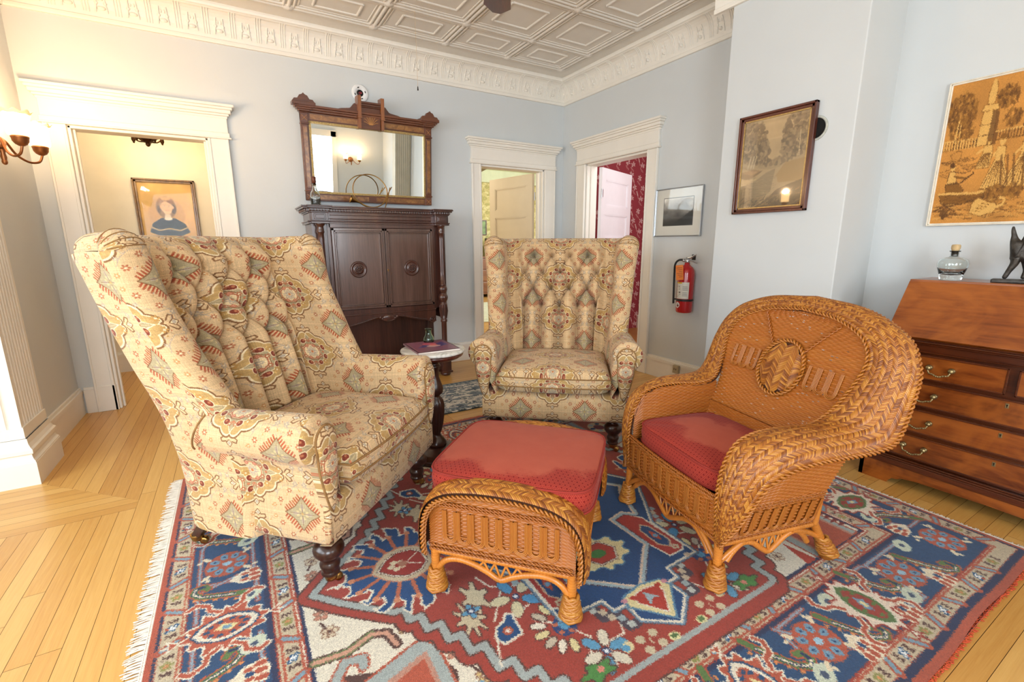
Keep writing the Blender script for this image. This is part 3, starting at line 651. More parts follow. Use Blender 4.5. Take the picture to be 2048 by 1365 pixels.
    for i in range(16): a = .4+i*.13; k.line([(.09, .02), (.09+.06*math.cos(a), .02+.07*math.sin(a)), (.09+.12*math.cos(a), .02+.06*math.sin(a))], .004, D, alpha=.8)
    k.outlined([(.28, .05), (.295, .105), (.33, .125), (.40, .10), (.45, .095), (.47, .075), (.44, .045), (.36, .03)], L, MD, .004); k.line([(.46, .075), (.50, .085), (.51, .11), (.485, .118)], .013, L); k.ell((.48, .118), .012, .008, L)
    for q in range(5): k.line([(.30+.02*q, .06+.012*q), (.36+.02*q, .055+.01*q)], .003, MD)
    k.ragged(.8); k.grain(.07); return k.image('tapestry_picture')
def paint_cover():
    k = Canvas(0, 0, .21, .145, .001, '#5d2c44'); n = vnoise(k.h, k.w, 4, 51, 4); k.a[:] = hexrgb('#6d3a62')*(1-n[..., None])+hexrgb('#8a4a5c')*n[..., None]
    k.poly([(.03, .06), (.09, .10), (.12, .08), (.18, .115), (.19, .07), (.13, .05), (.10, .06)], '#3f2f73'); k.ell((.11, .10), .035, .018, '#c8506a'); k.ell((.115, .068), .035, .012, '#c9a0a0'); k.ell((.12, .08), .02, .010, '#d86a6a')
    k.line([(.004, .004), (.206, .004), (.206, .141), (.004, .141)], .008, '#4a2036', True); k.line([(.012, .012), (.198, .012), (.198, .133), (.012, .133)], .0015, '#b98a6a', True); k.ragged(.6)
    return k.image('booklet_cover')
# ================================================================ materials of the room
M_WALL = plain('wall_paint', '#d2d6d7', .85, var=.02, scale=2, bump=.10, bs=40)
M_TRIM = plain('trim_paint', '#efeae0', .45, var=.02, scale=5)
M_CEIL = plain('tin_paint', '#e6e1d8', .55, var=.03, scale=4)
M_PIER = plain('pier_paint', '#efeadf', .5, var=.02)
M_HALL = plain('hall_paint', '#ece3d0', .85, var=.03)
M_DOOR = plain('door_paint', '#e2cfb2', .4, var=.02)
M_DOORW = plain('door_paint_white', '#ece9ee', .4, var=.02)
M_DARK = plain('dark_gap', '#4a2c12', .9)
M_BRASS = plain('brass', '#a8834a', .32, 1, .15)
M_STEEL = plain('steel', '#b9bcc0', .3, 1, .08)
M_IRON = plain('iron', '#2b2724', .55, .6, .15)
M_BLACK = plain('black_rubber', '#171717', .6)
def glass_mat(name, col='#f4f8f6', rough=.02):
    t = NT(name); t.set(Base_Color=lin(col), Roughness=rough, Transmission_Weight=1, IOR=1.45); return t.m
def pane_mat(name, col='#ffffff', refl=.09):
    """clear sheet: see-through with a faint mirror reflection"""
    t = NT(name); tr = t.new('ShaderNodeBsdfTransparent'); gl = t.new('ShaderNodeBsdfGlossy'); gl.inputs['Roughness'].default_value = .03
    tr.inputs[0].default_value = lin(col); mx = t.new('ShaderNodeMixShader'); mx.inputs[0].default_value = refl
    t.link(tr.outputs[0], mx.inputs[1]); t.link(gl.outputs[0], mx.inputs[2]); t.link(mx.outputs[0], t.n['Material Output'].inputs[0]); return t.m
M_GLASS = glass_mat('clear_glass'); M_PANE = pane_mat('picture_glass', refl=.10); M_PANE3 = pane_mat('matte_picture_glass', refl=.025); M_PANE2 = pane_mat('dull_picture_glass', refl=.006); M_WPANE = pane_mat('window_glass', refl=.06)
def floor_mat():
    t = NT('oak_boards'); at = t.new('ShaderNodeAttribute', attribute_name='tone')
    uv = t.coord('UV', (1.3, 22, 1)); n = t.noise(uv, 3.2, 6, .62, .6); f = t.noise(t.coord('UV', (4, 160, 1)), 2, 3)
    base = t.ramp(n, [(.25, '#b97f38'), (.5, '#cf9c4f'), (.78, '#dcb066')])
    base = t.mix(.22, base, t.ramp(f, [(.3, '#a87434'), (.7, '#ecc684')]))
    c = t.mix(.55, base, t.ramp(at.outputs['Fac'], [(0, '#ba833a'), (.5, '#d09e52'), (1, '#deb36a')]))
    t.link(c, t.b.inputs['Base Color']); t.set(Roughness=.38, Coat_Weight=.25, Coat_Roughness=.25); t.bump(f, .05, .001); return t.m
M_FLOOR = floor_mat()
BY, RX, LX, CZ = 4.52, 3.38, -1.10, 2.99
CHX, CY0, CY1 = 2.98, 1.36, 2.17

# ---------------------------------------------------------------- floor: boards run two ways and meet on a mitre
def build_floor():
    m = MB(); g = .0007; z = 0
    def board(poly, along):
        poly = [p for p in poly]
        r = random.random(); o = random.random()*9
        uv = [((p[1] if along else p[0])+o, (p[0] if along else p[1])+o*3) for p in poly]
        m.add([(p[0], p[1], z) for p in poly], [tuple(range(len(poly)))], uv, 0, False, r)
    def clipcut(a, b, lo, hi, along):
        """strip a..b across, split lengthwise at random joints"""
        t = lo
        while t < hi-.01:
            e = min(hi, t+random.uniform(1.0, 2.6)); e = hi if hi-e < .3 else e
            p = [(a+g, t+g), (b-g, t+g), (b-g, e-g), (a+g, e-g)]
            board(p if along else [(q[1], q[0]) for q in p][::-1], along); t = e
    w = .0637
    x = -2.7; xl = -2.7
    while x < 1.20:
        a, b = x, x+w; x += w
        if b < -.52:
            xl = b
            board([(a+g, 2.225-a), (b-g, 2.225-b), (b-g, 6.4), (a+g, 6.4)], True); clipcut(a, b, -3.0, 2.68, True)
        else: clipcut(a, b, -3.0, 6.4, True)
    y = 2.68
    while y < 4.92:
        a, b = y, y+w; y += w
        board([(-2.7, a+g), (min(xl, 2.225-a), a+g)]+([(xl, 2.225-xl)] if 2.225-b < xl < 2.225-a else [])+[(min(xl, 2.225-b), b-g), (-2.7, b-g)], False)
    x0 = x; y = -3.0
    while y < 10.6: clipcut(y, y+w, x0, 3.45 if y < 2.4 else 8.2, False); y += w
    m.box((-2.8, -3.1, -.06), (8.3, 10.7, -.004), 1)
    return struct(m.build('floor', [M_FLOOR, M_DARK]))
build_floor()

# ---------------------------------------------------------------- walls
def wall(name, segs, mat=M_WALL):
    m = MB()
    for lo, hi in segs: m.box(lo, hi)
    return struct(m.build(name, mat))
T = .14; H = 3.12
D1, D2, D3 = (-.885, -.065, 2.065), (2.31, 3.116, 2.06), (3.217, 4.10, 2.085)
wall('wall_back', [((LX-.2, BY, 0), (D1[0], BY+T, H)), ((D1[0], BY, D1[2]), (D1[1], BY+T, H)), ((D1[1], BY, 0), (D2[0], BY+T, H)), ((D2[0], BY, D2[2]), (D2[1], BY+T, H)), ((D2[1], BY, 0), (RX+T, BY+T, H))])
wall('wall_right', [((RX, CY1, 0), (RX+T, D3[0], H)), ((RX, D3[0], D3[2]), (RX+T, D3[1], H)), ((RX, D3[1], 0), (RX+T, BY-.001, H)), ((RX, -3.0, 0), (RX+T, CY0, H))])
wall('wall_left', [((LX-.2, 3.60, 0), (LX, BY-.001, H))])
wall('wall_left_far', [((-2.84, -3.0, 0), (-2.7, -1.0, H)), ((-2.84, -1.0, 0), (-2.7, .3, .6)), ((-2.84, -1.0, 2.5), (-2.7, .3, H)), ((-2.84, .3, 0), (-2.7, .9, H)), ((-2.84, .9, 0), (-2.7, 2.2, .6)), ((-2.84, .9, 2.5), (-2.7, 2.2, H)), ((-2.84, 2.2, 0), (-2.7, 3.43, H)), ((-2.7, 3.29, 0), (-1.43, 3.43, H))])
wall('wall_front', [((-2.84, -3.14, 0), (-1.85, -3.0, H)), ((-1.85, -3.14, 0), (-.15, -3.0, .6)), ((-1.85, -3.14, 2.5), (-.15, -3.0, H)), ((-.15, -3.14, 0), (1.24, -3.0, H)), ((1.24, -3.14, 0), (2.2, -3.0, .75)), ((1.24, -3.14, 2.25), (2.2, -3.0, H)), ((2.2, -3.14, 0), (RX+T, -3.0, H))])
def chimney():
    m = MB(); m.box((CHX, CY0, 0), (RX+T, CY1, H))
    return struct(m.build('wall_chimney', M_WALL, bevel=.006))
chimney()
def window(n, plane, a, b, z0, z1, c):
    m = MB(); g = MB(); t = .05
    def bx(mm, u0, u1, w0, w1, d0, d1): mm.box((c+d0, u0, w0) if plane == 'x' else (u0, c+d0, w0), (c+d1, u1, w1) if plane == 'x' else (u1, c+d1, w1))
    zm = (z0+z1)/2
    for u0, u1, w0, w1 in ((a, a+t, z0, z1), (b-t, b, z0, z1), (a, b, z0, z0+t), (a, b, z1-t, z1), (a, b, zm-.025, zm+.025)): bx(m, u0, u1, w0, w1, -.09, -.04)
    for u0, u1, w0, w1 in ((a-.11, a, z0-.1, z1+.11), (b, b+.11, z0-.1, z1+.11), (a-.11, b+.11, z1, z1+.13)): bx(m, u0, u1, w0, w1, .0, .025)
    bx(m, a-.13, b+.13, z0-.05, z0, -.02, .05)
    f = struct(m.build('window_%d' % n, M_TRIM)); bx(g, a+t, b-t, z0+t, z1-t, -.068, -.062); p = g.build('pane', M_WPANE, f); p['label'] = 'clear window pane'
window(1, 'x', -1.0, .3, .6, 2.5, -2.7); window(2, 'x', .9, 2.2, .6, 2.5, -2.7); window(3, 'y', -1.85, -.15, .6, 2.5, -3.0); window(4, 'y', 1.24, 2.2, .75, 2.25, -3.0)

# ---------------------------------------------------------------- the pier: fluted post on a moulded plinth
def pier():
    x0, x1, y0, y1 = -1.42, -1.045, 3.27, 3.60; m = MB()
    pts = []
    def side(p, q, n, nrm):
        L = math.hypot(q[0]-p[0], q[1]-p[1]); d = ((q[0]-p[0])/L, (q[1]-p[1])/L); mg = .022; fw = (L-2*mg)/n
        pts.append(p)
        for i in range(n):
            s0 = mg+fw*i+fw*.14; s1 = mg+fw*(i+1)-fw*.14
            for t in np.linspace(0, PI, 7):
                s_ = s0+(s1-s0)*(1-math.cos(t))/2; dep = .011*math.sin(t); pts.append((p[0]+d[0]*s_-nrm[0]*dep, p[1]+d[1]*s_-nrm[1]*dep))
    side((x0, y0), (x1, y0), 8, (0, -1)); side((x1, y0), (x1, y1), 8, (1, 0)); pts.extend([(x1, y1), (x0, y1)])
    m.prism(pts, 2, .30, 2.72)
    def ring(z0, z1, o): m.box((x0-o, y0-o, z0), (x1+o, y1+o, z1))
    ring(0, .125, .036); ring(.255, .315, .006)
    # ogee between plinth and shaft
    prof = [(.034, .125), (.034, .133), (.026, .143), (.022, .160), (.022, .168), (.030, .176), (.030, .196), (.022, .205), (.014, .225), (.012, .255)]
    for (o0, za), (o1, zb) in zip(prof[:-1], prof[1:]):
        a = [(x0-o0, y0-o0, za), (x1+o0, y0-o0, za), (x1+o0, y1+o0, za), (x0-o0, y1+o0, za)]; b = [(x0-o1, y0-o1, zb), (x1+o1, y0-o1, zb), (x1+o1, y1+o1, zb), (x0-o1, y1+o1, zb)]
        m.add(a+b, [(i, (i+1) % 4, 4+(i+1) % 4, 4+i) for i in range(4)])
    ring(2.72, 2.78, .03); ring(2.78, 2.86, .06); ring(2.86, H, .02)
    return struct(m.build('trim_1', M_PIER))
pier()

# ---------------------------------------------------------------- door casings and doors
def mapper(kind):
    """(u along the wall, d out of the wall into the room, z)"""
    return (lambda u, d, z: (u, BY-d, z)) if kind == 'back' else (lambda u, d, z: (RX-d, u, z))
def casing(name, kind, a, b, ztop, la, lb, full_depth=T):
    """opening a..b, outer edges la / lb"""
    m = MB(); f = mapper(kind)
    def bx(u0, u1, z0, z1, d0, d1):
        p, q = f(u0, d0, z0), f(u1, d1, z1); m.box([min(x, y) for x, y in zip(p, q)], [max(x, y) for x, y in zip(p, q)])
    for u0, u1, s in ((la, a, 1), (b, lb, -1)):
        bx(u0, u1, 0, ztop, 0, .022)
        e = u1 if s == 1 else u0
        bx(min(e, e-s*.018), max(e, e-s*.018), .0, ztop, .022, .028); o = u0 if s == 1 else u1
        bx(min(o, o+s*.014), max(o, o+s*.014), .0, ztop, .022, .032)
        bx(u0-.004, u1+.004, 0, .20, 0, .028)
    # jamb lining
    bx(a-.001, a+.018, 0, ztop, -full_depth, .0); bx(b-.018, b+.001, 0, ztop, -full_depth, .0); bx(a, b, ztop-.018, ztop+.001, -full_depth, .0)
    bx(a+.018, a+.032, 0, ztop-.018, -.075, -.045); bx(b-.032, b-.018, 0, ztop-.018, -.075, -.045)
    bx(la-.022, lb+.022, ztop, ztop+.012, 0, .038); bx(la-.012, lb+.012, ztop+.012, ztop+.045, 0, .030)
    bx(la-.004, lb+.004, ztop+.045, ztop+.155, 0, .026)
    steps = [(.0, .018, .030), (.018, .034, .042), (.034, .060, .056), (.060, .078, .068), (.078, .098, .080)]
    for z0, z1, o in steps: bx(la-o+.02, lb+o-.02, ztop+.150+z0, ztop+.150+z1, 0, o)
    return struct(m.build(name, M_TRIM, bevel=.003, seg=1))
casing('trim_2', 'back', D1[0], D1[1], D1[2], -1.005, .075); casing('trim_3', 'back', D2[0], D2[1], D2[2], 2.205, 3.254); casing('trim_4', 'right', D3[0], D3[1], D3[2], 3.09, 4.235)
def door_leaf(name, hinge, ang, w, h, mat, label, hinge_px=True):
    """panelled leaf hung at hinge, running along ang"""
    m = MB(); th = .036; st = .105
    rails = [0, .22, .62, .80, 1.20, 1.38, 1.74, h-.0]
    m.box((0, -th/2, 0), (st, th/2, h)); m.box((w-st, -th/2, 0), (w, th/2, h))
    zs = [(0, .20), (.52, .62), (.86, .96), (1.20, 1.30), (1.56, 1.65), (h-.12, h)]
    for z0, z1 in zs: m.box((st, -th/2, z0), (w-st, th/2, z1))
    for (a, z0), (z1, b) in zip(zs[:-1], zs[1:]):
        m.box((st, -.008, z0), (w-st, .008, z1))
        for s in (-1, 1):
            for q in (0, 1):
                o = .012+.010*q; d = s*(.016-.006*q)
                m.box((st, min(0, d), z0), (w-st, max(0, d), z0+o)); m.box((st, min(0, d), z1-o), (w-st, max(0, d), z1)); m.box((st, min(0, d), z0), (st+o, max(0, d), z1)); m.box((w-st-o, min(0, d), z0), (w-st, max(0, d), z1))
    o = struct(m.build(name, mat)); o.location = (hinge[0], hinge[1], .012); o.rotation_euler = (0, 0, ang)
    for z in (.25, 1.02, 1.78):
        q = MB(); q.tube([(0.0, -th/2-.006, z-.045), (0.0, -th/2-.006, z+.045)], .007, 8); q.box((.0, -th/2-.003, z-.04), (.035, -th/2, z+.04)); q.build('hinge', M_STEEL, o)
    k = MB(); 
    for s in (-1, 1): k.ball((w-.055, s*(th/2+.035), .94), (.024, .016, .024)); k.tube([(w-.055, s*th/2, .94), (w-.055, s*(th/2+.03), .94)], .009, 8)
    k.build('door_knob', M_BRASS, o)
    return o
door_leaf('door_2', (3.085, 4.69), math.atan2(.77, -.15), .78, 2.03, M_DOOR, '')
door_leaf('door_3', (3.545, 4.055), math.atan2(.31, .77), .80, 2.05, M_DOORW, '')

# ---------------------------------------------------------------- baseboards
def baseboard(name, runs, mat=M_TRIM, h=.20):
    m = MB()
    for (p, q, nrm) in runs:
        for z0, z1, o in ((0, h-.045, .018), (h-.045, h-.018, .024), (h-.018, h, .012)):
            lo = (min(p[0], q[0]), min(p[1], q[1])); hi = (max(p[0], q[0]), max(p[1], q[1]))
            a = [lo[0], lo[1], z0]; b = [hi[0], hi[1], z1]
            if nrm[0] > 0: b[0] += o
            elif nrm[0] < 0: a[0] -= o
            elif nrm[1] > 0: b[1] += o
            else: a[1] -= o
            m.box(a, b)
    return struct(m.build(name, mat))
baseboard('baseboard_back', [((LX+.03, BY), (-1.01, BY), (0, -1)), ((.08, BY), (2.20, BY), (0, -1)), ((3.26, BY), (RX-.02, BY), (0, -1))])
baseboard('baseboard_right', [((RX, CY1), (RX, 3.085), (-1, 0)), ((RX, 4.24), (RX, BY-.025), (-1, 0)), ((RX, -2.97), (RX, CY0-.03), (-1, 0))])
baseboard('baseboard_left', [((LX, 3.645), (LX, BY), (1, 0))])
baseboard('baseboard_chimney', [((CHX, CY0), (CHX, CY1), (-1, 0)), ((CHX-.02, CY0), (RX-.03, CY0), (0, -1))])

# ---------------------------------------------------------------- embossed tin ceiling and cove
def ceiling():
    m = MB(); m.box((-2.84, -3.14, CZ), (RX+T, BY+T, CZ+.1))
    xs = [3.08-.63*i for i in range(10)]; ys = [4.19, 3.76]+[3.13-.63*i for i in range(10)]
    x0, x1, y0, y1 = xs[-1], xs[0], ys[-1], ys[0]
    def rib(a, b, off, r, z):
        d = Vector((b[0]-a[0], b[1]-a[1], 0)).normalized(); n = Vector((-d.y, d.x, 0))*off
        m.tube([(a[0]+n.x, a[1]+n.y, z), (b[0]+n.x, b[1]+n.y, z)], r, 6, 0)
    for x in xs:
        for o, r in ((-.034, .011), (0, .016), (.034, .011)): rib((x, y0), (x, y1), o, r, CZ-.002)
    for y in ys:
        for o, r in ((-.034, .011), (0, .016), (.034, .011)): rib((x0, y), (x1, y), o, r, CZ-.002)
    for i in range(len(xs)-1):
        for j in range(len(ys)-1):
            a, b, c, d = xs[i+1], xs[i], ys[j+1], ys[j]
            if b < -1.0 or d < .6: continue
            q = .155 if j else .12
            p = [(a+.155, c+q), (b-.155, c+q), (b-.155, d-q), (a+.155, d-q)]
            for k in range(4): rib(p[k], p[(k+1) % 4], 0, .011, CZ)
            q = .062; p = [(a+q, c+q), (b-q, c+q), (b-q, d-q), (a+q, d-q)]
            for k in range(4): rib(p[k], p[(k+1) % 4], 0, .006, CZ)
    for x in xs:
        for y in ys:
            if x > -1 and y > .6: m.ball((x, y, CZ), (.05, .05, .022), 0, 10, 4)
    return struct(m.build('ceiling', M_CEIL))
ceiling()
def crown(name, runs, ribs=True):
    """concave cove with acanthus and reeds, beads above and below"""
    m = MB(); zb = 2.752
    prof = [(0, zb), (.020, zb), (.024, zb+.010), (.024, zb+.026), (.016, zb+.032), (.018, zb+.050)]
    for t in np.linspace(0, 1, 8): prof.append((.018+.092*(1-math.cos(t*PI/2)), zb+.050+.150*math.sin(t*PI/2)))
    prof += [(.114, zb+.204), (.128, zb+.208), (.132, zb+.222), (.128, CZ), (0, CZ)]
    for (p, q, nrm, e0, e1) in runs:
        d = np.array(q, float)-np.array(p, float); L = np.linalg.norm(d); d /= L; n = np.array(nrm, float)
        P = []
        for o, z in prof: P.append([(*(np.array(p)+n*o+d*o*e0), z), (*(np.array(q)+n*o-d*o*e1), z)])
        m.grid(P, None, 0, False)
        if not ribs: continue
        k = int(L/.168)
        for i in range(k):
            s_ = (i+.5)*L/k; b = np.array(p)+d*s_
            def on(t, ds, lift=.003): o = .018+.092*(1-math.cos(t*PI/2)); return (*(b+n*(o+lift)+d*ds), zb+.050+.150*math.sin(t*PI/2)-lift*.4)
            for ds in (-.016, 0, .016): m.tube([on(t, ds, .0) for t in (.02, .25, .5, .75, .98)], .0040, 5, 0)
            for ds in (.050, .118): m.tube([on(t, ds+.012*math.sin(t*3)*(1 if ds < .1 else -1)) for t in (.05, .3, .55)], .0042, 5, 0)
            c = on(.16, .084, .0); m.ball(c, (.026, .012, .014), 0, 8, 5)
            for sg in (-1, 1): m.ball(on(.30, .084+sg*.024, 0), (.012, .008, .014), 0, 6, 4); m.ball(on(.42, .084+sg*.010, 0), (.007, .007, .016), 0, 6, 4)
    return struct(m.build(name, M_TRIM))
crown('trim_5', [((LX, BY), (RX, BY), (0, -1), 0, 1)]); crown('trim_6', [((RX, BY), (RX, CY1), (-1, 0), 1, 0)])
crown('trim_7', [((CHX, CY1+.13), (CHX, CY0-.13), (-1, 0), 0, 0)], False)
crown('trim_8', [((LX, 3.60), (LX, BY), (1, 0), 0, 1)])

# ---------------------------------------------------------------- rooms beyond the doorways
HY = 5.87
wall('wall_hall', [((-2.0, HY, 0), (1.2, HY+.1, 2.9)), ((-2.1, BY+T, 0), (-2.0, HY, 2.9)), ((1.2, BY+T, 0), (1.3, HY, 2.9))], M_HALL)
wall('ceiling_hall', [((-2.1, BY+T, 2.62), (1.3, HY+.1, 2.72))], M_HALL)
baseboard('baseboard_hall', [((-2.0, HY), (1.2, HY), (0, -1))], M_TRIM)
def papered(name, quads, img, mat):
    m = MB()
    for p, q, z0, z1 in quads:
        L = math.hypot(q[0]-p[0], q[1]-p[1])
        d = ((q[0]-p[0])/L, (q[1]-p[1])/L); t = .06; n = (d[1], -d[0])
        vs = [(p[0], p[1], z0), (q[0], q[1], z0), (q[0], q[1], z1), (p[0], p[1], z1)]; bk = [(x+n[0]*t, y+n[1]*t, z) for x, y, z in vs]
        m.add(vs, [(0, 1, 2, 3)], [(0, z0), (L, z0), (L, z1), (0, z1)]); m.add(vs+bk, [(5, 4, 7, 6), (0, 4, 5, 1), (1, 5, 6, 2), (2, 6, 7, 3), (3, 7, 4, 0)])
    return struct(m.build(name, mat))
M_REDP = image_mat('red_wallpaper', paint_red_paper(), .8, scale=(1/.45, 1/.45, 1))
M_GRNP = image_mat('green_wallpaper', paint_green_paper(), .8, scale=(1/.6, 1/.6, 1))
M_GCEIL = plain('green_ceiling', '#d6e0c4', .8); M_CREAM = plain('cream_paint', '#e9e4d2', .6)
papered('wall_red_room', [((5.15, 2.4), (5.15, 4.95), 0, H), ((5.15, 4.95), (3.52, 4.95), 0, H)][:2], None, M_REDP)
wall('ceiling_red_room', [((3.52, 2.3), (5.25, 5.05, )+(0,) if 0 else (5.25, 5.05, 0))] if 0 else [((3.52, 2.3, 2.95), (5.25, 5.05, 3.05))], M_CREAM)
wall('floor_red_room', [((3.46, 2.3, -.02), (5.25, 5.05, .004))], plain('red_room_boards', '#b27a3c', .4))
wall('wall_red_room_near', [((3.52, 2.3, 0), (5.25, 2.4, 3.0))], M_CREAM)
baseboard('baseboard_red_room', [((5.15, 2.4), (5.15, 4.95), (-1, 0))], M_TRIM)
papered('wall_green_room', [((8.2, 10.4), (1.9, 10.4), 0, 2.70)], None, M_GRNP)
wall('wall_green_room_side', [((1.85, BY+T, 0), (1.95, 10.4, H)), ((5.25, BY+T, 0), (5.35, 6.2, H)), ((5.9, 6.2, 0), (6.0, 7.6, 0.8)), ((8.2, BY+T, 0), (8.3, 10.5, H))], M_CREAM)
wall('ceiling_green_room', [((1.85, BY+T, 2.98), (8.3, 10.5, 3.08)), ((1.85, 10.28, 2.70), (8.3, 10.5, 2.98))], M_GCEIL)
# ================================================================ tufted wing armchairs
M_FABRIC = image_mat('tapestry_upholstery', paint_fabric(), .92, .25, 900, scale=(1/.38, 1/.29, 1), sheen=.15, spec=.2)
M_WELT = plain('upholstery_cord', '#8f6a3e', .9, var=.25, scale=40)
M_DKWOOD = wood('dark_turned_wood', ['#1d0d08', '#33170d', '#4a2415'], 2, .28, 10, .1)
def vcurve(z, zs, vals):
    """smooth interpolation through a table"""
    zs = np.asarray(zs, float); i = np.clip(np.searchsorted(zs, z)-1, 0, len(zs)-2); v = np.asarray(vals, float)
    m = np.gradient(v, zs); h = zs[i+1]-zs[i]; t = np.clip((z-zs[i])/h, 0, 1)
    return (2*t**3-3*t**2+1)*v[i]+(t**3-2*t**2+t)*h*m[i]+(-2*t**3+3*t**2)*v[i+1]+(t**3-t**2)*h*m[i+1]
ZT = [.19, .44, .65, .85, 1.05, 1.24]
_a = np.linspace(0, PI/2, 4000); _c = np.stack([.38*np.sin(_a)**.36, .22*np.cos(_a)**.36], 1); _l = np.concatenate([[0], np.cumsum(np.linalg.norm(np.diff(_c, axis=0), axis=1))]); _l /= _l[-1]
def shell_base(s, z):
    hw = vcurve(z, ZT, [.325, .325, .345, .366, .380, .398]); yb = vcurve(z, ZT, [.155, .190, .240, .300, .355, .398]); ye = vcurve(z, ZT, [-.10, -.10, -.035, .075, .175, .225])
    a = np.sign(s)*np.interp(np.abs(s), _l, _a); e = vcurve(z, ZT, [.25, .30, .38, .36, .33, .30])
    return np.stack([hw*np.sign(s)*np.abs(np.sin(a))**e, ye+(yb-ye)*np.abs(np.cos(a))**e, z], -1)
def wing_shell(m):
    gathers = []; R = .058; nm, nn, ne = 241, 210, 12; ztop = 1.234
    s0 = np.linspace(-1, 1, nm); z0 = np.linspace(.19, ztop, nn)
    ex = np.linspace(0, PI*R, ne+1)[1:]
    sc = np.concatenate([-np.ones(ne), s0, np.ones(ne)]); exs = np.concatenate([-ex[::-1], np.zeros(nm), ex])
    zc = np.concatenate([z0, np.full(ne, ztop)]); ezs = np.concatenate([np.zeros(nn), ex])
    S, Z = np.meshgrid(sc, zc); EX, EZ = np.meshgrid(exs, ezs)
    S = np.clip(S, -.998, .998)
    B = shell_base(S, Z); h = 2e-3
    Ts = shell_base(np.clip(S+h, -1, 1), Z)-shell_base(np.clip(S-h, -1, 1), Z); Ts /= np.linalg.norm(Ts, axis=-1, keepdims=True)
    Tz = shell_base(S, Z+h)-shell_base(S, Z-h); Tz /= np.linalg.norm(Tz, axis=-1, keepdims=True)
    N = np.cross(Tz, Ts); N /= np.linalg.norm(N, axis=-1, keepdims=True)   # away from the sitter
    if N[20, len(sc)//2, 1] < 0: N = -N
    # arc length along each row for the cloth and the tufting
    d = np.linalg.norm(np.diff(B, axis=1), axis=-1); U = np.concatenate([np.zeros((len(zc), 1)), np.cumsum(d, 1)], 1); U -= U[:, len(sc)//2][:, None]
    L = np.hypot(EX, EZ); th = np.minimum(L/R, PI); Ls = np.where(L > 0, L, 1)
    Rr = R*(1+.22*np.clip((Z-.75)/.5, 0, 1)*(np.abs(EX) > 0))
    D = (EX[..., None]*Ts+EZ[..., None]*Tz)/Ls[..., None]
    P = B+N*(Rr*(1-np.cos(th)))[..., None]+D*(Rr*np.sin(th))[..., None]
    a, b, zr = .130, .114, 1.04
    Zk = np.clip(Z, zr-2*b-.06*0, zr+b)
    p = U/a+(Zk-zr)/(2*b); q = U/a-(Zk-zr)/(2*b)
    pil = (np.abs(np.sin(PI*p))*np.abs(np.sin(PI*q)))**.36
    edge = np.clip((.345-np.abs(U))/.07, 0, 1); edge = edge*edge*(3-2*edge)
    top = np.clip((ztop+.03-Z-EZ*.7)/.09, 0, 1)*np.clip((Z-.45)/.05, 0, 1)
    dist = np.full(U.shape, 9.0)
    nodes = []
    for r in range(-2, 2):
        for c in range(-4, 5):
            u = (c+(.5 if r % 2 else 0))*a
            if abs(u) < .30: nodes.append((u, zr+r*b)); dist = np.minimum(dist, np.hypot(U-u, Z-(zr+r*b)))
    amp = edge*top*(1+.35*np.clip((1.02-Z)/.2, 0, 1))*(.080*pil-.050*np.exp(-(dist/.016)**2))
    # soft folds across the wings, gathered at the scroll
    fold = .004*np.abs(np.sin(Z*PI/.19))**.5*(1-edge)*(L == 0)
    P = P-N*(amp+fold)[..., None]
    UV = np.stack([U+EX+.19, Z+EZ-.70+.145], -1)
    m.grid(P, UV, 0)
    for side in (0, 1):   # gathers at the scrolled corners
        for ph in (12, 34, 56, 78):
            path = []
            for Lq in np.linspace(.25*R, 2.7*R, 12):
                fx = Lq*math.cos(math.radians(ph))/(PI*R/ne); fz = Lq*math.sin(math.radians(ph))/(PI*R/ne)
                col = ne-fx if side == 0 else ne+nm-1+fx; row = nn-1+fz; c0, r0 = int(np.clip(col, 0, P.shape[1]-2)), int(np.clip(row, 0, P.shape[0]-2)); tx, tz = min(1, max(0, col-c0)), min(1, max(0, row-r0))
                path.append((P[r0, c0]*(1-tx)+P[r0, c0+1]*tx)*(1-tz)+(P[r0+1, c0]*(1-tx)+P[r0+1, c0+1]*tx)*tz)
            gathers.append(path)
    O = B[:nn, ne:ne+nm]+N[:nn, ne:ne+nm]*(2*R*(1+.0*Z[:nn, ne:ne+nm]))[..., None]
    # outer skin follows the roll's end
    ro = Rr[:nn, :1]; w = np.clip((np.abs(S[:nn, ne:ne+nm])-.5)/.5, 0, 1)
    O = B[:nn, ne:ne+nm]+N[:nn, ne:ne+nm]*(2*(R+(R*(1+.22*np.clip((Z[:nn, ne:ne+nm]-.75)/.5, 0, 1))-R)*w))[..., None]
    m.grid(O, np.stack([U[:nn, ne:ne+nm]*1.15+.19, Z[:nn, ne:ne+nm]-.70+.145], -1), 0, True, False, True)
    pos = []
    for u, z in nodes:
        j = int(np.argmin(np.abs(z0-z))); i = int(np.argmin(np.abs(U[j]-u))); pos.append((P[j, i], N[j, i]))
    return pos, gathers
def arm_profile(r, cx=.426, cz=.600, xi=.337, xo=.425, zb=.205):
    pts = [(xi, .34), (xi, .45)]
    for t in np.linspace(math.radians(195), math.radians(-62), 26): pts.append((cx+r*math.cos(t), cz+r*math.sin(t)))
    pts += [(xo+.012, cz-r*.98-.01), (xo+.002, .46), (xo, .38), (xo+.002, .29), (xo+.004, .215), (xo-.004, zb), (xo-.06, zb-.004)]
    return np.array(pts)
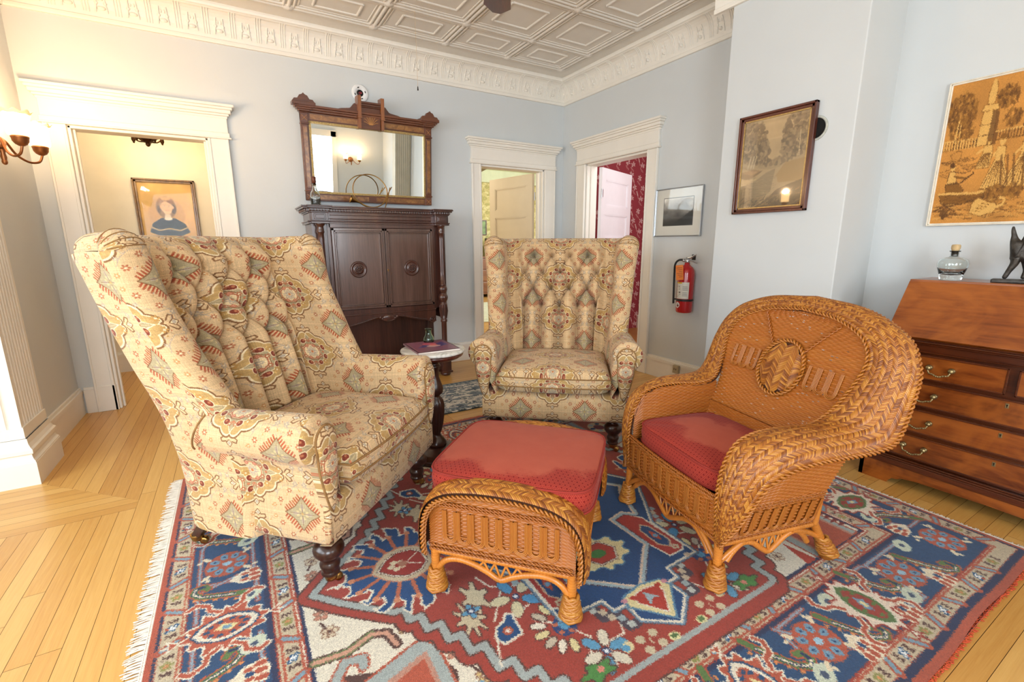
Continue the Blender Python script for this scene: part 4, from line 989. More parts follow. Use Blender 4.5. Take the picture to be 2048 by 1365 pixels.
def make_wing_chair(name, label, loc, rz, group):
    t = thing(name, label, 'armchair', loc, rz, group)
    m = MB(); pos, gathers = wing_shell(m); back = m.build('back', M_FABRIC, t)
    for g in gathers: q = MB(); q.tube(g, .0024, 6); q.build('gather', M_WELT, back)
    bt = MB(); bt.ball((0, 0, 0), (.009, .009, .006)); bo = None
    for P, N in pos:
        if bo is None: bo = bt.build('button', M_FABRIC, back); o = bo
        else: o = bo.copy(); C.objects.link(o); o.parent = back
        o.location = P-N*.0+(-N)*.003; o.rotation_euler = Vector(N).to_track_quat('Z', 'Y').to_euler()
    # frame: rails all round, upholstered
    m = MB()
    xs = np.linspace(-.425, .425, 30)
    prof = [(-.385, .198), (-.432, .204), (-.446, .222), (-.447, .27), (-.445, .325), (-.437, .352), (-.41, .362), (-.30, .362)]
    P = [[(x, y-.012*(1-(x/.43)**2), z) for x in xs] for y, z in prof]
    m.grid(P, [[(x+.19, z+.02) for x in xs] for y, z in prof], 0)
    m.box((-.36, -.40, .20), (.36, .12, .355)); m.build('seat_frame', M_FABRIC, t)
    for sx in (-1, 1):
        m = MB(); ys = [-.415]+list(np.linspace(-.405, .10, 24)); G = []; UV = []
        for y in ys:
            k = np.clip((y+.40)/.62, 0, 1); r = .086-.012*k
            pr = arm_profile(r, .428-.012*k, .602-.004*k, .337, .425-.012*max(0, k-.3))
            kk = np.clip((y+.05)/.13, 0, 1); kk = kk*kk*(3-2*kk)
            pr[:, 0] = np.minimum(pr[:, 0], .520*(1-kk)+.424*kk); pr[:, 1] = np.minimum(pr[:, 1], .70*(1-kk)+.60*kk)
            al = np.concatenate([[0], np.cumsum(np.linalg.norm(np.diff(pr, axis=0), axis=1))])
            G.append([(sx*x, y, z) for x, z in pr]); UV.append([(-sx*y+.33, al[-1]-q+.12) for q in al])
        # rounded front end
        base = np.array(G[0]); c = base[4:28].mean(0)
        cap = []; cuv = []
        for kk in (1, .97, .90, .75, .5, .2):
            f = np.array([c[0], 0, base[:, 2].mean()]); q = base.copy(); cc = np.array([sx*.395, -.415, .47])
            q[:, 0] = cc[0]+(base[:, 0]-cc[0])*kk; q[:, 2] = cc[2]+(base[:, 2]-cc[2])*(kk if kk < .9 else (1+kk)/2); q[:, 1] = -.415-.030*math.sqrt(max(0, 1-kk*kk)); cap.append(q); cuv.append([(p[0]*sx+.0, p[2]-.46) for p in q])
        m.grid(cap[::-1], cuv[::-1], 0, True, False, sx < 0); m.grid(G, UV, 0, True, False, sx < 0)
        arm = m.build('arm', M_FABRIC, t)
        # facing: teardrop panel on the arm front, corded
        fp = []
        for a in np.linspace(math.radians(-25), math.radians(205), 18): fp.append((.418+.052*math.cos(a), .598+.056*math.sin(a)))
        fp += [(.372, .50), (.384, .42), (.398, .36), (.412, .335), (.426, .36), (.444, .42), (.462, .50)]
        m = MB(); ctr = (.415, .52)
        rings = []
        for kk, dy in ((1, 0), (.96, -.010), (.8, -.016), (.4, -.020), (.02, -.021)): rings.append([(sx*(ctr[0]+(x-ctr[0])*kk), -.441+dy, ctr[1]+(z-ctr[1])*kk) for x, z in fp])
        rings.insert(0, [(sx*x, -.41, z) for x, z in fp])
        m.grid(rings, [[(p[0]*sx-.225, p[2]-.375) for p in r_] for r_ in rings], 0, True, True, sx > 0); m.build('arm_facing', M_FABRIC, arm)
        m = MB(); m.tube([(sx*x, -.444, z) for x, z in fp], .0042, 6, 0, True); m.build('cord', M_WELT, arm); m = MB()
        # cord where arm pad meets the wing
        pr = arm_profile(.079, .420, .60)[1:27]; m.tube([(sx*(x+.001), .0-.06*math.sin((i/25)*PI)+.05, z+.001) for i, (x, z) in enumerate(pr)], .0035, 6)
        m.build('cord', M_WELT, arm)
    # seat cushion
    m = MB(); nu, nv = 40, 40
    def cush(u, v, top):
        x, y = .333*u, -.165+.305*v; e = (1-abs(u)**7)*(1-abs(v)**7); e = max(0, e)
        bow = -.022*(1-u*u)*max(0, -v)
        if top: z = .470+.052*e**.42+.022*(1-u*u)*(1-v*v)
        else: z = .420-.055*e**.35
        return (x, y+bow, z)
    for top in (1, 0):
        us = [math.copysign(abs(q)**.8, q) for q in np.linspace(-1, 1, nu)]; G = [[cush(u, v, top) for u in us] for v in us]
        m.grid(G, [[(p[0]+.19, p[1]+.61) for p in r_] for r_ in G], 0, True, False, not top)
    rim_t = [cush(u, v, 1) for u, v in [(q, -1) for q in np.linspace(-1, 1, 20)]+[(1, q) for q in np.linspace(-1, 1, 20)][1:]+[(q, 1) for q in np.linspace(1, -1, 20)][1:]+[(-1, q) for q in np.linspace(1, -1, 20)][1:-1]]
    rim_b = [(x, y, .420) for x, y, z in rim_t]
    al = np.concatenate([[0], np.cumsum([math.dist(a, b) for a, b in zip(rim_t, rim_t[1:])])])
    mid = [[(x, y, z) for x, y, z in rim_b], [(x*1.012, y-.004*(y < -.3), .445) for x, y, z in rim_b], rim_t]
    m.grid(mid, [[(q-.333+.19, .165+dz) for q in al] for dz in (-.02, .01, .05)], 0, True, True)
    cu = m.build('seat_cushion', M_FABRIC, t)
    m = MB(); m.tube([(x*1.006, y*1.006, z+.003) for x, y, z in rim_t], .0042, 6, 0, True); m.build('cord', M_WELT, cu); m = MB(); m.tube([(x*1.006, y*1.006, z-.002) for x, y, z in rim_b], .0042, 6, 0, True); m.build('cord', M_WELT, cu)
    # legs
    front = [(.038, .205), (.040, .196), (.030, .190), (.026, .184), (.036, .178), (.050, .166), (.056, .150), (.053, .134), (.040, .118), (.030, .108), (.032, .098), (.037, .090), (.036, .080), (.030, .064), (.031, .060), (.034, .054), (.033, .048), (.028, .045)]
    def caster(par, x, y, ang, back=False):
        m = MB(); m.lathe([(.026, .048), (.027, .046), (.021, .022), (.012, .018)], (x, y, 0), 16)
        d = (math.cos(ang), math.sin(ang)); m.tube([(x, y, .020), (x+d[0]*.016, y+d[1]*.016, .018), (x+d[0]*.022, y+d[1]*.022, .016)], .008, 8)
        w0 = len(m.v); m.lathe([(.004, -.011), (.014, -.011), (.016, -.006), (.016, .006), (.014, .011), (.004, .011)], (0, 0, 0), 18)
        m.xf(Matrix.Translation((x+d[0]*.026, y+d[1]*.026, .0165)) @ Matrix.Rotation(ang+PI/2, 4, 'Z') @ Matrix.Rotation(PI/2, 4, 'Y'), w0)
        c = m.build('caster', M_BRASS, par); c['label'] = 'brass cup and castor'
    for sx in (-1, 1):
        m = MB(); m.lathe(front, (sx*.366, -.375, 0), 28); l = m.build('leg', M_DKWOOD, t); caster(l, sx*.366, -.375, -.5)
        m = MB(); path = smooth_path([(sx*.296, .215, .215), (sx*.296, .235, .16), (sx*.296, .268, .10), (sx*.296, .312, .045)], 6); G = []
        for i, p in enumerate(path):
            k = i/(len(path)-1); w = .026-.006*k; dd = .030-.009*k; G.append([(p[0]-w, p[1]-dd, p[2]), (p[0]+w, p[1]-dd, p[2]), (p[0]+w, p[1]+dd*.8, p[2]+.006), (p[0]-w, p[1]+dd*.8, p[2]+.006)])
        m.grid(G, None, 0, False, True); m.add(G[-1], [(0, 1, 2, 3)]); l = m.build('leg', M_DKWOOD, t, bevel=.003); caster(l, sx*.296, .318, -1.2)
    return t
RUGZ = .0095
make_wing_chair('wing_armchair', 'large tufted wing armchair seen side on at the left, by the fluted post', (.18, 2.165, RUGZ), math.radians(45.2), 'tapestry wing armchairs')
make_wing_chair('wing_armchair', 'tufted wing armchair facing the camera, in front of the two narrow doorways', (1.822, 2.470, RUGZ), math.radians(-39.0), 'tapestry wing armchairs')
# ================================================================ wicker armchair and footstool
def wicker_mat(name, stops, rough=.42):
    t = NT(name); at = t.new('ShaderNodeAttribute', attribute_name='tone'); v = t.coord()
    n = t.noise(v, 7, 3); c = t.ramp(at.outputs['Fac'], stops)
    c = t.mix(t.math('MULTIPLY', n, .45), c, lin(stops[0][1]))
    t.link(c, t.b.inputs['Base Color']); t.set(Roughness=rough, Coat_Weight=.25, Coat_Roughness=.2); t.bump(t.noise(v, 300, 2), .15, .001); return t.m
M_WICK = wicker_mat('woven_rush', [(0, '#743a0c'), (.45, '#b06a20'), (1, '#d4943a')])
M_CANE = wicker_mat('wicker_weave', [(0, '#87460f'), (.5, '#ab6220'), (1, '#bf7e34')])
M_ROD = plain('rattan_rod', '#c67b2e', .35, var=.18, scale=14, coat=.3)
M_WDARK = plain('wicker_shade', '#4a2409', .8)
def cushion_mat():
    k = Canvas(0, 0, .054, .0312*2, .0006, '#8f2a24', True)
    for i in range(3):
        for j in range(4):
            c = (.018*i+(.009 if j % 2 else 0), .0156*j); 
            for q in range(6): a = q*PI/3; k.ell((c[0]+.0055*math.cos(a), c[1]+.0055*math.sin(a)), .0018, .0018, '#ad4a38')
            k.ell(c, .0030, .0030, '#771c1b')
            for q in range(6): a = q*PI/3+.52; k.ell((c[0]+.009*math.cos(a), c[1]+.009*math.sin(a)), .0022, .0014, '#a44032')
    img = k.image('red_velvet_pattern'); t = NT('red_velvet'); i = t.new('ShaderNodeTexImage', image=img); t.link(t.coord('UV', (1/.054, 1/.0624, 1)), i.inputs[0])
    at = t.new('ShaderNodeAttribute', attribute_name='tone'); v = t.coord(); n = t.noise(v, 9, 4)
    w = t.math('ADD', at.outputs['Fac'], t.math('MULTIPLY', t.math('SUBTRACT', n, .5), 1.1))
    worn = t.mix(t.noise(v, 14, 4), lin('#a84d3b'), lin('#b45a45'))
    c = t.mix(t.ramp(w, [(.42, '#000000'), (.62, '#ffffff')]), i.outputs[0], worn)
    t.link(c, t.b.inputs['Base Color']); t.set(Roughness=.9, Sheen_Weight=.08, Sheen_Roughness=.4); t.b.inputs['Specular IOR Level'].default_value = .15
    t.bump(t.noise(v, 420, 2), .2, .002); return t.m
M_REDC = cushion_mat(); M_REDW = plain('red_cord', '#8f2a20', .9, var=.1)
def weave_band(m, f, L, ncol, pitch, h=.0032, slant=1.0, mat=0):
    """herringbone of flat strands laid over the surface f(s in metres, v 0..1)"""
    n = int(L/pitch); T_ = np.linspace(-.06, 1.06, 5); W_ = np.array([-1, 0, 1])
    def nrm(s, v):
        e = .002; a = f(s+e, v)-f(s-e, v); b = f(s, v+.02)-f(s, v-.02); c = np.cross(a, b); return c/(np.linalg.norm(c, axis=-1, keepdims=True)+1e-12)
    for c in range(ncol):
        sg = 1 if c % 2 else -1
        for k in range(n):
            s0 = (k+.5)*pitch; TT, WW = np.meshgrid(T_, W_, indexing='ij')
            wl = np.linalg.norm(f(np.array([s0]), np.array([1.]))-f(np.array([s0]), np.array([0.])))/ncol
            s = np.clip(s0+sg*slant*wl*(TT-.5)+WW*pitch*.47, 0, L); v = np.clip((c+TT)/ncol, 0, 1)
            P = f(s, v)+nrm(s, v)*(h*np.sin(PI*np.clip((TT+.06)/1.12, 0, 1))*1.0+.0013*(1-WW**2)-.0006)[..., None]
            m.grid(P, None, mat, True, False, False, random.random()**1.2)
def weave_panel(m, F, Wd, Ht, stake=.019, row=.0056, amp=.0017, holes=.0, mat=0, su=4, sv=4):
    """plain weave: weavers running in u over and under stakes; F(u,v) with u,v in 0..1 -> point"""
    nu, nv = max(3, int(Wd/stake)), max(3, int(Ht/row)); U = np.linspace(0, 1, nu*su+1); V = np.linspace(0, 1, nv*sv+1)
    UU, VV = np.meshgrid(U, V); P = F(UU, VV)
    a = np.gradient(P, axis=1); b = np.gradient(P, axis=0); N = np.cross(a, b); N /= np.linalg.norm(N, axis=-1, keepdims=True)+1e-12
    r = np.minimum((VV*nv).astype(int), nv-1); ph = VV*nv-r
    hgt = amp*1.2*np.sqrt(np.clip(1-(2*ph-1)**2, 0, 1))+amp*np.cos(PI*(UU*nu)+PI*(r % 2))*np.sin(PI*ph)
    P = P+N*hgt[..., None]; R = np.random.default_rng(int(Wd*1000)); tone = .45+.2*R.random(nv); tl = R.random((nv, nu))
    Q = P.reshape(-1, 3); n1 = nu*su+1; base = len(m.v); m.v.extend(map(tuple, Q.tolist()))
    for j in range(nv*sv):
        for i in range(nu*su):
            if holes and (j % sv == 0) and (i % su in (1, 2)) and tl[j//sv, i//su] < holes: continue
            m.f.append([base+j*n1+i, base+j*n1+i+1, base+(j+1)*n1+i+1, base+(j+1)*n1+i]); m.m.append(mat); m.sm.append(True); m.uv.append(None); m.col.append(float(tone[j//sv]))
def braid(m, path, R=.0048, r=.0040, pitch=.034, n=2, mat=0):
    P = smooth_path(path, 1) if False else np.asarray(path, float); d = np.linalg.norm(np.diff(P, axis=0), axis=1); al = np.concatenate([[0], np.cumsum(d)]); L = al[-1]; k = max(8, int(L/pitch*7))
    S = np.linspace(0, L, k); Q = np.stack([np.interp(S, al, P[:, i]) for i in range(3)], -1); Tn = np.gradient(Q, axis=0); Tn /= np.linalg.norm(Tn, axis=1, keepdims=True)+1e-12
    up = np.array([.31, .55, .77]); A = np.cross(Tn, up); A /= np.linalg.norm(A, axis=1, keepdims=True)+1e-12; B_ = np.cross(Tn, A)
    for q in range(n):
        ph = 2*PI*S/pitch+2*PI*q/n; m.tube(Q+A*(R*np.cos(ph))[:, None]+B_*(R*np.sin(ph))[:, None], r, 5, mat, False, True, random.uniform(.25, .7))
def loops(m, P, u0, u1, n, z0, z1, mat=0, r=.0023):
    """a row of triple U-shaped rods; P(u, z) -> point standing just off the panel"""
    st = (u1-u0)/n
    for i in range(n):
        c = u0+st*(i+.5)
        for q, w in enumerate((.50, .40, .30)):
            hw = st*w; zb = z0+hw*.8+.004*q+.002
            pts = [P(c-hw, z1)]+[P(c-hw, z) for z in np.linspace(z1, zb, 4)[1:]]
            for t in np.linspace(PI, 2*PI, 9)[1:-1]: pts.append(P(c+hw*math.cos(t), zb+hw*1.0*math.sin(t)))
            pts += [P(c+hw, z) for z in np.linspace(zb, z1, 4)]
            m.tube(pts, r, 5, mat, False, True, .55+.3*random.random())
def wrapped(m, path, r, step=.011, mat=0):
    p = smooth_path(path, 6); m.tube(p, r, 10, mat, False, True, .6)
    d = np.linalg.norm(np.diff(p, axis=0), axis=1); al = np.concatenate([[0], np.cumsum(d)])
    for s in np.arange(step, al[-1], step):
        c = np.array([np.interp(s, al, p[:, i]) for i in range(3)]); e = np.array([np.interp(min(s+.006, al[-1]), al, p[:, i]) for i in range(3)])
        if np.linalg.norm(e-c) > 1e-4: m.tube([c, e], [r*1.07, r*1.07], 10, mat, False, True, .75*random.random()+.2)
def wicker_leg(par, top, foot, braces=()):
    m = MB(); top = np.array(top, float); foot = np.array(foot, float); k = foot+(top-foot)*.42
    wrapped(m, [top, (top+k)/2, k], .0155)
    for e in braces: wrapped(m, [k+(top-k)*.15, (k+np.array(e))/2+np.array([0, 0, .012]), np.array(e)], .0105)
    # bound foot
    for s in np.linspace(0, 1, 11):
        c = foot+np.array([0, 0, .0065])+(k-foot)*s; rr = .036-.014*s
        ring = [(c[0]+rr*math.cos(a), c[1]+rr*math.sin(a), c[2]+.004*math.sin(5*a+s*20)+.005) for a in np.linspace(0, 2*PI, 16, endpoint=False)]
        m.tube(ring, .0066, 6, 1, True, True, .4+.5*random.random())
    m.tube([foot+np.array([0, 0, .004]), k], [.033, .020], 12, 1, False, True, .3)
    return m.build('leg', [M_ROD, M_WICK], par)
def scallop(m, P, hw, zt, zd, mat=0):
    """bowed rod under a rail with a little lattice in its middle"""
    pts = [(-hw, zd+.0), (-hw*.86, zd+.035), (-hw*.66, zt-.012), (-hw*.42, zt-.02), (-hw*.2, zd+.022), (0, zd), (hw*.2, zd+.022), (hw*.42, zt-.02), (hw*.66, zt-.012), (hw*.86, zd+.035), (hw, zd)]
    wrapped(m, [P(u, z) for u, z in pts], .0105)
    xs = np.linspace(-.34*hw, .34*hw, 9)
    for a, b in zip(xs[:-1], xs[1:]):
        i = int(round((a+.34*hw)/(.0851*hw))); 
        def low(x): return zd+.006+.026*(abs(x)/(.3*hw))
        m.tube([P(a, zt-.002 if i % 2 else low(a)), P(b, low(b) if i % 2 else zt-.002)], .0042, 6, mat, False, True, .6)
def sheet_cushion(name, par, hx, y0, y1, z0, z1, crown_, corner=5, worn=(0, .0, .28), cords=True):
    m = MB(); n = 44; cy = (y0+y1)/2; hy = (y1-y0)/2
    def sq(u, v):   # square to rounded square
        a = abs(u)**corner+abs(v)**corner; k = max(abs(u), abs(v))/(a**(1/corner)) if a > 0 else 1
        return u*k, v*k
    lin_ = np.linspace(-1, 1, n)
    for top in (1, 0):
        for j in range(n-1):
            for i in range(n-1):
                q = []; uvs = []
                for jj, ii in ((j, i), (j, i+1), (j+1, i+1), (j+1, i)):
                    u, v = lin_[ii], lin_[jj]; x, y = sq(u, v); e = max(0, (1-abs(u)**6)*(1-abs(v)**6))
                    z = (z1-.012+.012*e**.5+crown_*(1-u*u)*(1-v*v)) if top else (z0+.012-.012*e**.5)
                    q.append((hx*x, cy+hy*y, z)); uvs.append((hx*x, hy*y))
                u, v = (lin_[i]+lin_[i+1])/2, (lin_[j]+lin_[j+1])/2
                w = (1.0-1.1*max(0, math.hypot((u-worn[0])*.8, (v-worn[1])*1.0)-worn[2])) if top else 0
                m.add(q, [(0, 1, 2, 3) if top else (3, 2, 1, 0)], uvs, 0, True, max(0, w))
    edge = [sq(math.cos(a)/max(abs(math.cos(a)), abs(math.sin(a))), math.sin(a)/max(abs(math.cos(a)), abs(math.sin(a)))) for a in np.linspace(0, 2*PI, 81)[:-1]]
    ring = [[(hx*x*k, cy+hy*y*k, z) for x, y in edge] for k, z in ((1, z0+.012), (1.018, (z0+z1)/2), (1, z1-.012))]
    al = np.linspace(0, 2*PI*(hx+hy)*.63, 80); m.grid(ring, [[(a, z) for a in al] for z in (0, .04, .08)], 0, True, True, False, .12)
    o = m.build(name, M_REDC, par, merge=True)
    for z in (z0+.012, z1-.012): c = MB(); c.tube([(hx*x*1.006, cy+hy*y*1.006, z) for x, y in edge], .0042, 6, 0, True); c.build('cord', M_REDW, o)
    return o
def wicker_chair():
    t = thing('wicker_armchair', 'wicker armchair with broad herringbone rim and red seat cushion, beside the slant-front desk', 'armchair', (1.733, 1.12, RUGZ), math.radians(-103.6))
    I = [(.295, -.282, .19), (.293, -.292, .34), (.29, -.278, .46), (.29, -.232, .548), (.29, -.155, .58), (.29, -.05, .585), (.287, .08, .578), (.285, .165, .600), (.310, .222, .68), (.335, .272, .80), (.305, .300, .875), (.24, .316, .918), (.14, .328, .950), (0, .335, .965)]
    O = [(.322, -.292, .182), (.36, -.255, .28), (.388, -.228, .37), (.412, -.19, .455), (.432, -.10, .508), (.447, 0, .528), (.457, .10, .535), (.470, .20, .547), (.476, .275, .585), (.463, .345, .755), (.440, .372, .830), (.375, .397, .912), (.22, .415, .982), (0, .425, 1.008)]
    I = smooth_path(I, 10); O = smooth_path(O, 10)
    mirror = lambda A: np.concatenate([A, (A[::-1]*np.array([-1, 1, 1]))[1:]])
    I, O = mirror(I), mirror(O); Mid = (I+O)/2; al = np.concatenate([[0], np.cumsum(np.linalg.norm(np.diff(Mid, axis=0), axis=1))]); L = al[-1]
    def cur(A, s): return np.stack([np.interp(s, al, A[:, i]) for i in range(3)], -1)
    ref = np.array([0, -.75, .75])
    def rim(s, v, drop=0.0):
        s = np.asarray(s, float); v = np.asarray(v, float); a, b = cur(I, s), cur(O, s); e = .004
        tg = cur(Mid, np.minimum(s+e, L))-cur(Mid, np.maximum(s-e, 0)); ac = b-a; w = np.linalg.norm(ac, axis=-1, keepdims=True)
        n = np.cross(tg, ac); n /= np.linalg.norm(n, axis=-1, keepdims=True)+1e-12; n = n*np.where((n*ref).sum(-1, keepdims=True) < 0, -1, 1)
        vv = np.clip(v, 0, 1)
        return a+ac*v[..., None]+n*(np.minimum(w, .16)*.27*np.sin(PI*vv)[..., None]**.75-drop)
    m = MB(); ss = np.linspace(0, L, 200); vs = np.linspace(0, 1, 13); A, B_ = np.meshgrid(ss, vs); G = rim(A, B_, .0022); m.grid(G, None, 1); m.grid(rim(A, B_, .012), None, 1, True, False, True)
    f = (lambda s, v: rim(s, v)) if np.cross(rim(L*.5+.01, .5)-rim(L*.5-.01, .5), rim(L*.5, .6)-rim(L*.5, .4))@ref > 0 else (lambda s, v: rim(L-s, v))
    weave_band(m, f, L, 11, .0066, .0030, 1.0)
    rm = m.build('woven_rim', [M_WICK, M_WDARK], t)
    m = MB(); braid(m, I+np.array([0, -.004, .002])); braid(m, O+np.array([0, 0, -.002]), .0055, .0046); m.build('braided_edge', M_WICK, rm)
    # back: inclined panel inside the rim
    zs = [.30, .56, .60, .68, .80, .875, .918, .950, .966]; xi = [.290, .290, .292, .316, .337, .306, .242, .142, .03]
    def back(u, v):
        z = .30+(.962-.30)*v; x = np.interp(z, zs, xi)*(2*u-1); y = .165+(z-.5)*.362-.018*(1-(2*u-1)**2)*0+.016*(1-(2*u-1)**2); return np.stack([x, y, z], -1)
    m = MB(); weave_panel(m, back, .66, .66, .021, .0074, .0026, .05); bk = m.build('back_panel', M_CANE, t)
    m = MB(); c = np.array([0, .165+.215*.362+.012, .715])   # woven oval boss
    ct = np.array([1., 0, 0]); cv = np.array([0, .34, .94]); cn = np.array([0, -.94, .34])
    def disc(s, v):
        x = (v*2-1)*.098; h = np.sqrt(np.clip(1-(x/.100)**2, .02, 1))*.112; y = (s/.24*2-1); return c+ct*x[..., None]+cv*(y*h)[..., None]+cn*((.014*np.clip(1-(x/.1)**2-(y*h/.115)**2, 0, 1)**.5)+.006)[..., None]
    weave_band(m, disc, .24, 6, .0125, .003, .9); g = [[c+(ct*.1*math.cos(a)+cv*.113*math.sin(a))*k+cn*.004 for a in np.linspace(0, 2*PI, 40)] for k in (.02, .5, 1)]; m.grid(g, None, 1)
    braid(m, [c+ct*.106*math.cos(a)+cv*.120*math.sin(a)+cn*.010 for a in np.linspace(0, 2*PI, 60)], .0055, .0048); m.build('woven_medallion', [M_WICK, M_WDARK], bk)
    m = MB()
    def onb(x, z): return np.array([x, .165+(z-.5)*.362+.016*(1-min(1, (x/.33)**2))-.008, z])
    braid(m, [onb(.075, .795), onb(.12, .85), onb(.19, .925)], .004, .0034); m.build('braid', M_CANE, bk); m = MB(); braid(m, [onb(-.075, .795), onb(-.12, .86), onb(-.17, .935)], .004, .0034); m.build('braid', M_CANE, bk); m = MB()
    loops(m, onb, -.265, -.125, 3, .672, .765); m.build('loop_trim', M_CANE, bk); m = MB(); loops(m, onb, .125, .275, 3, .660, .755); m.build('loop_trim', M_CANE, bk)
    # arms
    for sx in (-1, 1):
        m = MB()
        def inner(u, v): y = -.275+.45*u; zt = np.interp(y, [-.28, -.23, -.15, .2], [.47, .55, .577, .585]); z = .33+(zt-.33)*v; return np.stack([np.full_like(z, sx*.288), y, z], -1)
        weave_panel(m, inner, .45, .24, .021, .0074, .0026, .04)
        def outer(u, v): y = -.282+.425*u; zt = np.interp(y, [-.285, -.25, -.22, -.18, -.10, .15], [.20, .30, .39, .46, .505, .525]); z = .19+(zt-.19)*v; x = sx*(.318+.10*np.clip((z-.19)/.34, 0, 1)**1.3*np.clip((y+.285)/.1, .2, 1)); return np.stack([x, y-.0*z, z], -1)
        weave_panel(m, outer, .43, .33, .021, .0074, .0026, .0); arm = m.build('arm_panel', M_CANE, t)
        m = MB(); loops(m, lambda u, z: np.array([sx*(.318+.10*max(0, (z-.19)/.34)**1.3+.009), u, z]), -.215, .135, 8, .215, .315)
        for z in (.200, .328, .342): braid(m, [(sx*(.318+.10*((z-.19)/.34)**1.3+.004), y, z) for y in np.linspace(-.275 if z < .3 else -.23, .142, 20)], .003, .0026, .03)
        m.build('loop_trim', M_CANE, arm)
    m = MB()
    def front(u, v): x = (2*u-1)*.296; z = .195+.165*v; return np.stack([x, -.284-.014*(1-(2*u-1)**2), z], -1)
    weave_panel(m, front, .6, .165, .021, .0074, .0026); 
    def rear(u, v): x = (1-2*u)*.318; z = .19+.30*v; return np.stack([x, .146+0*x, z], -1)
    weave_panel(m, rear, .62, .30, .021, .0074, .0026)
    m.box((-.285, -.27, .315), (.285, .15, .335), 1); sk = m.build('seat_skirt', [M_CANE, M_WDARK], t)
    m = MB(); fr = lambda u, z: np.array([u, -.284-.014*(1-(u/.296)**2)-.005, z]); loops(m, fr, -.255, .255, 9, .225, .325)
    for z in (.20, .345, .358): braid(m, [fr(x, z) for x in np.linspace(-.292, .292, 30)], .003, .0027, .03)
    m.build('loop_trim', M_CANE, sk)
    m = MB(); wrapped(m, [(-.30, -.275, .185), (.30, -.275, .185)], .011); wrapped(m, [(-.315, .14, .185), (.315, .14, .185)], .011)
    for sx in (-1, 1): wrapped(m, [(sx*.312, -.275, .185), (sx*.316, .145, .185)], .011); wrapped(m, [(sx*.322, .15, .19), (sx*.328, .165, .40), (sx*.34, .215, .56)], .012)
    scallop(m, lambda u, z: np.array([u, -.270, z]), .255, .178, .105); 
    for sx in (-1, 1): scallop(m, lambda u, z: np.array([sx*.308, u-.05, z]), .19, .178, .105)
    m.build('base_frame', M_ROD, t)
    for sx in (-1, 1):
        wicker_leg(t, (sx*.300, -.272, .195), (sx*.305, -.276, 0), [(sx*.19, -.270, .178), (sx*.309, -.165, .178)])
        wicker_leg(t, (sx*.310, .150, .20), (sx*.300, .272, .014), [(sx*.20, .145, .178), (sx*.313, .05, .178)])
    sheet_cushion('seat_cushion', t, .272, -.278, .165, .340, .440, .022, 6, (.05, -.05, .15))
    return t
wicker_chair()
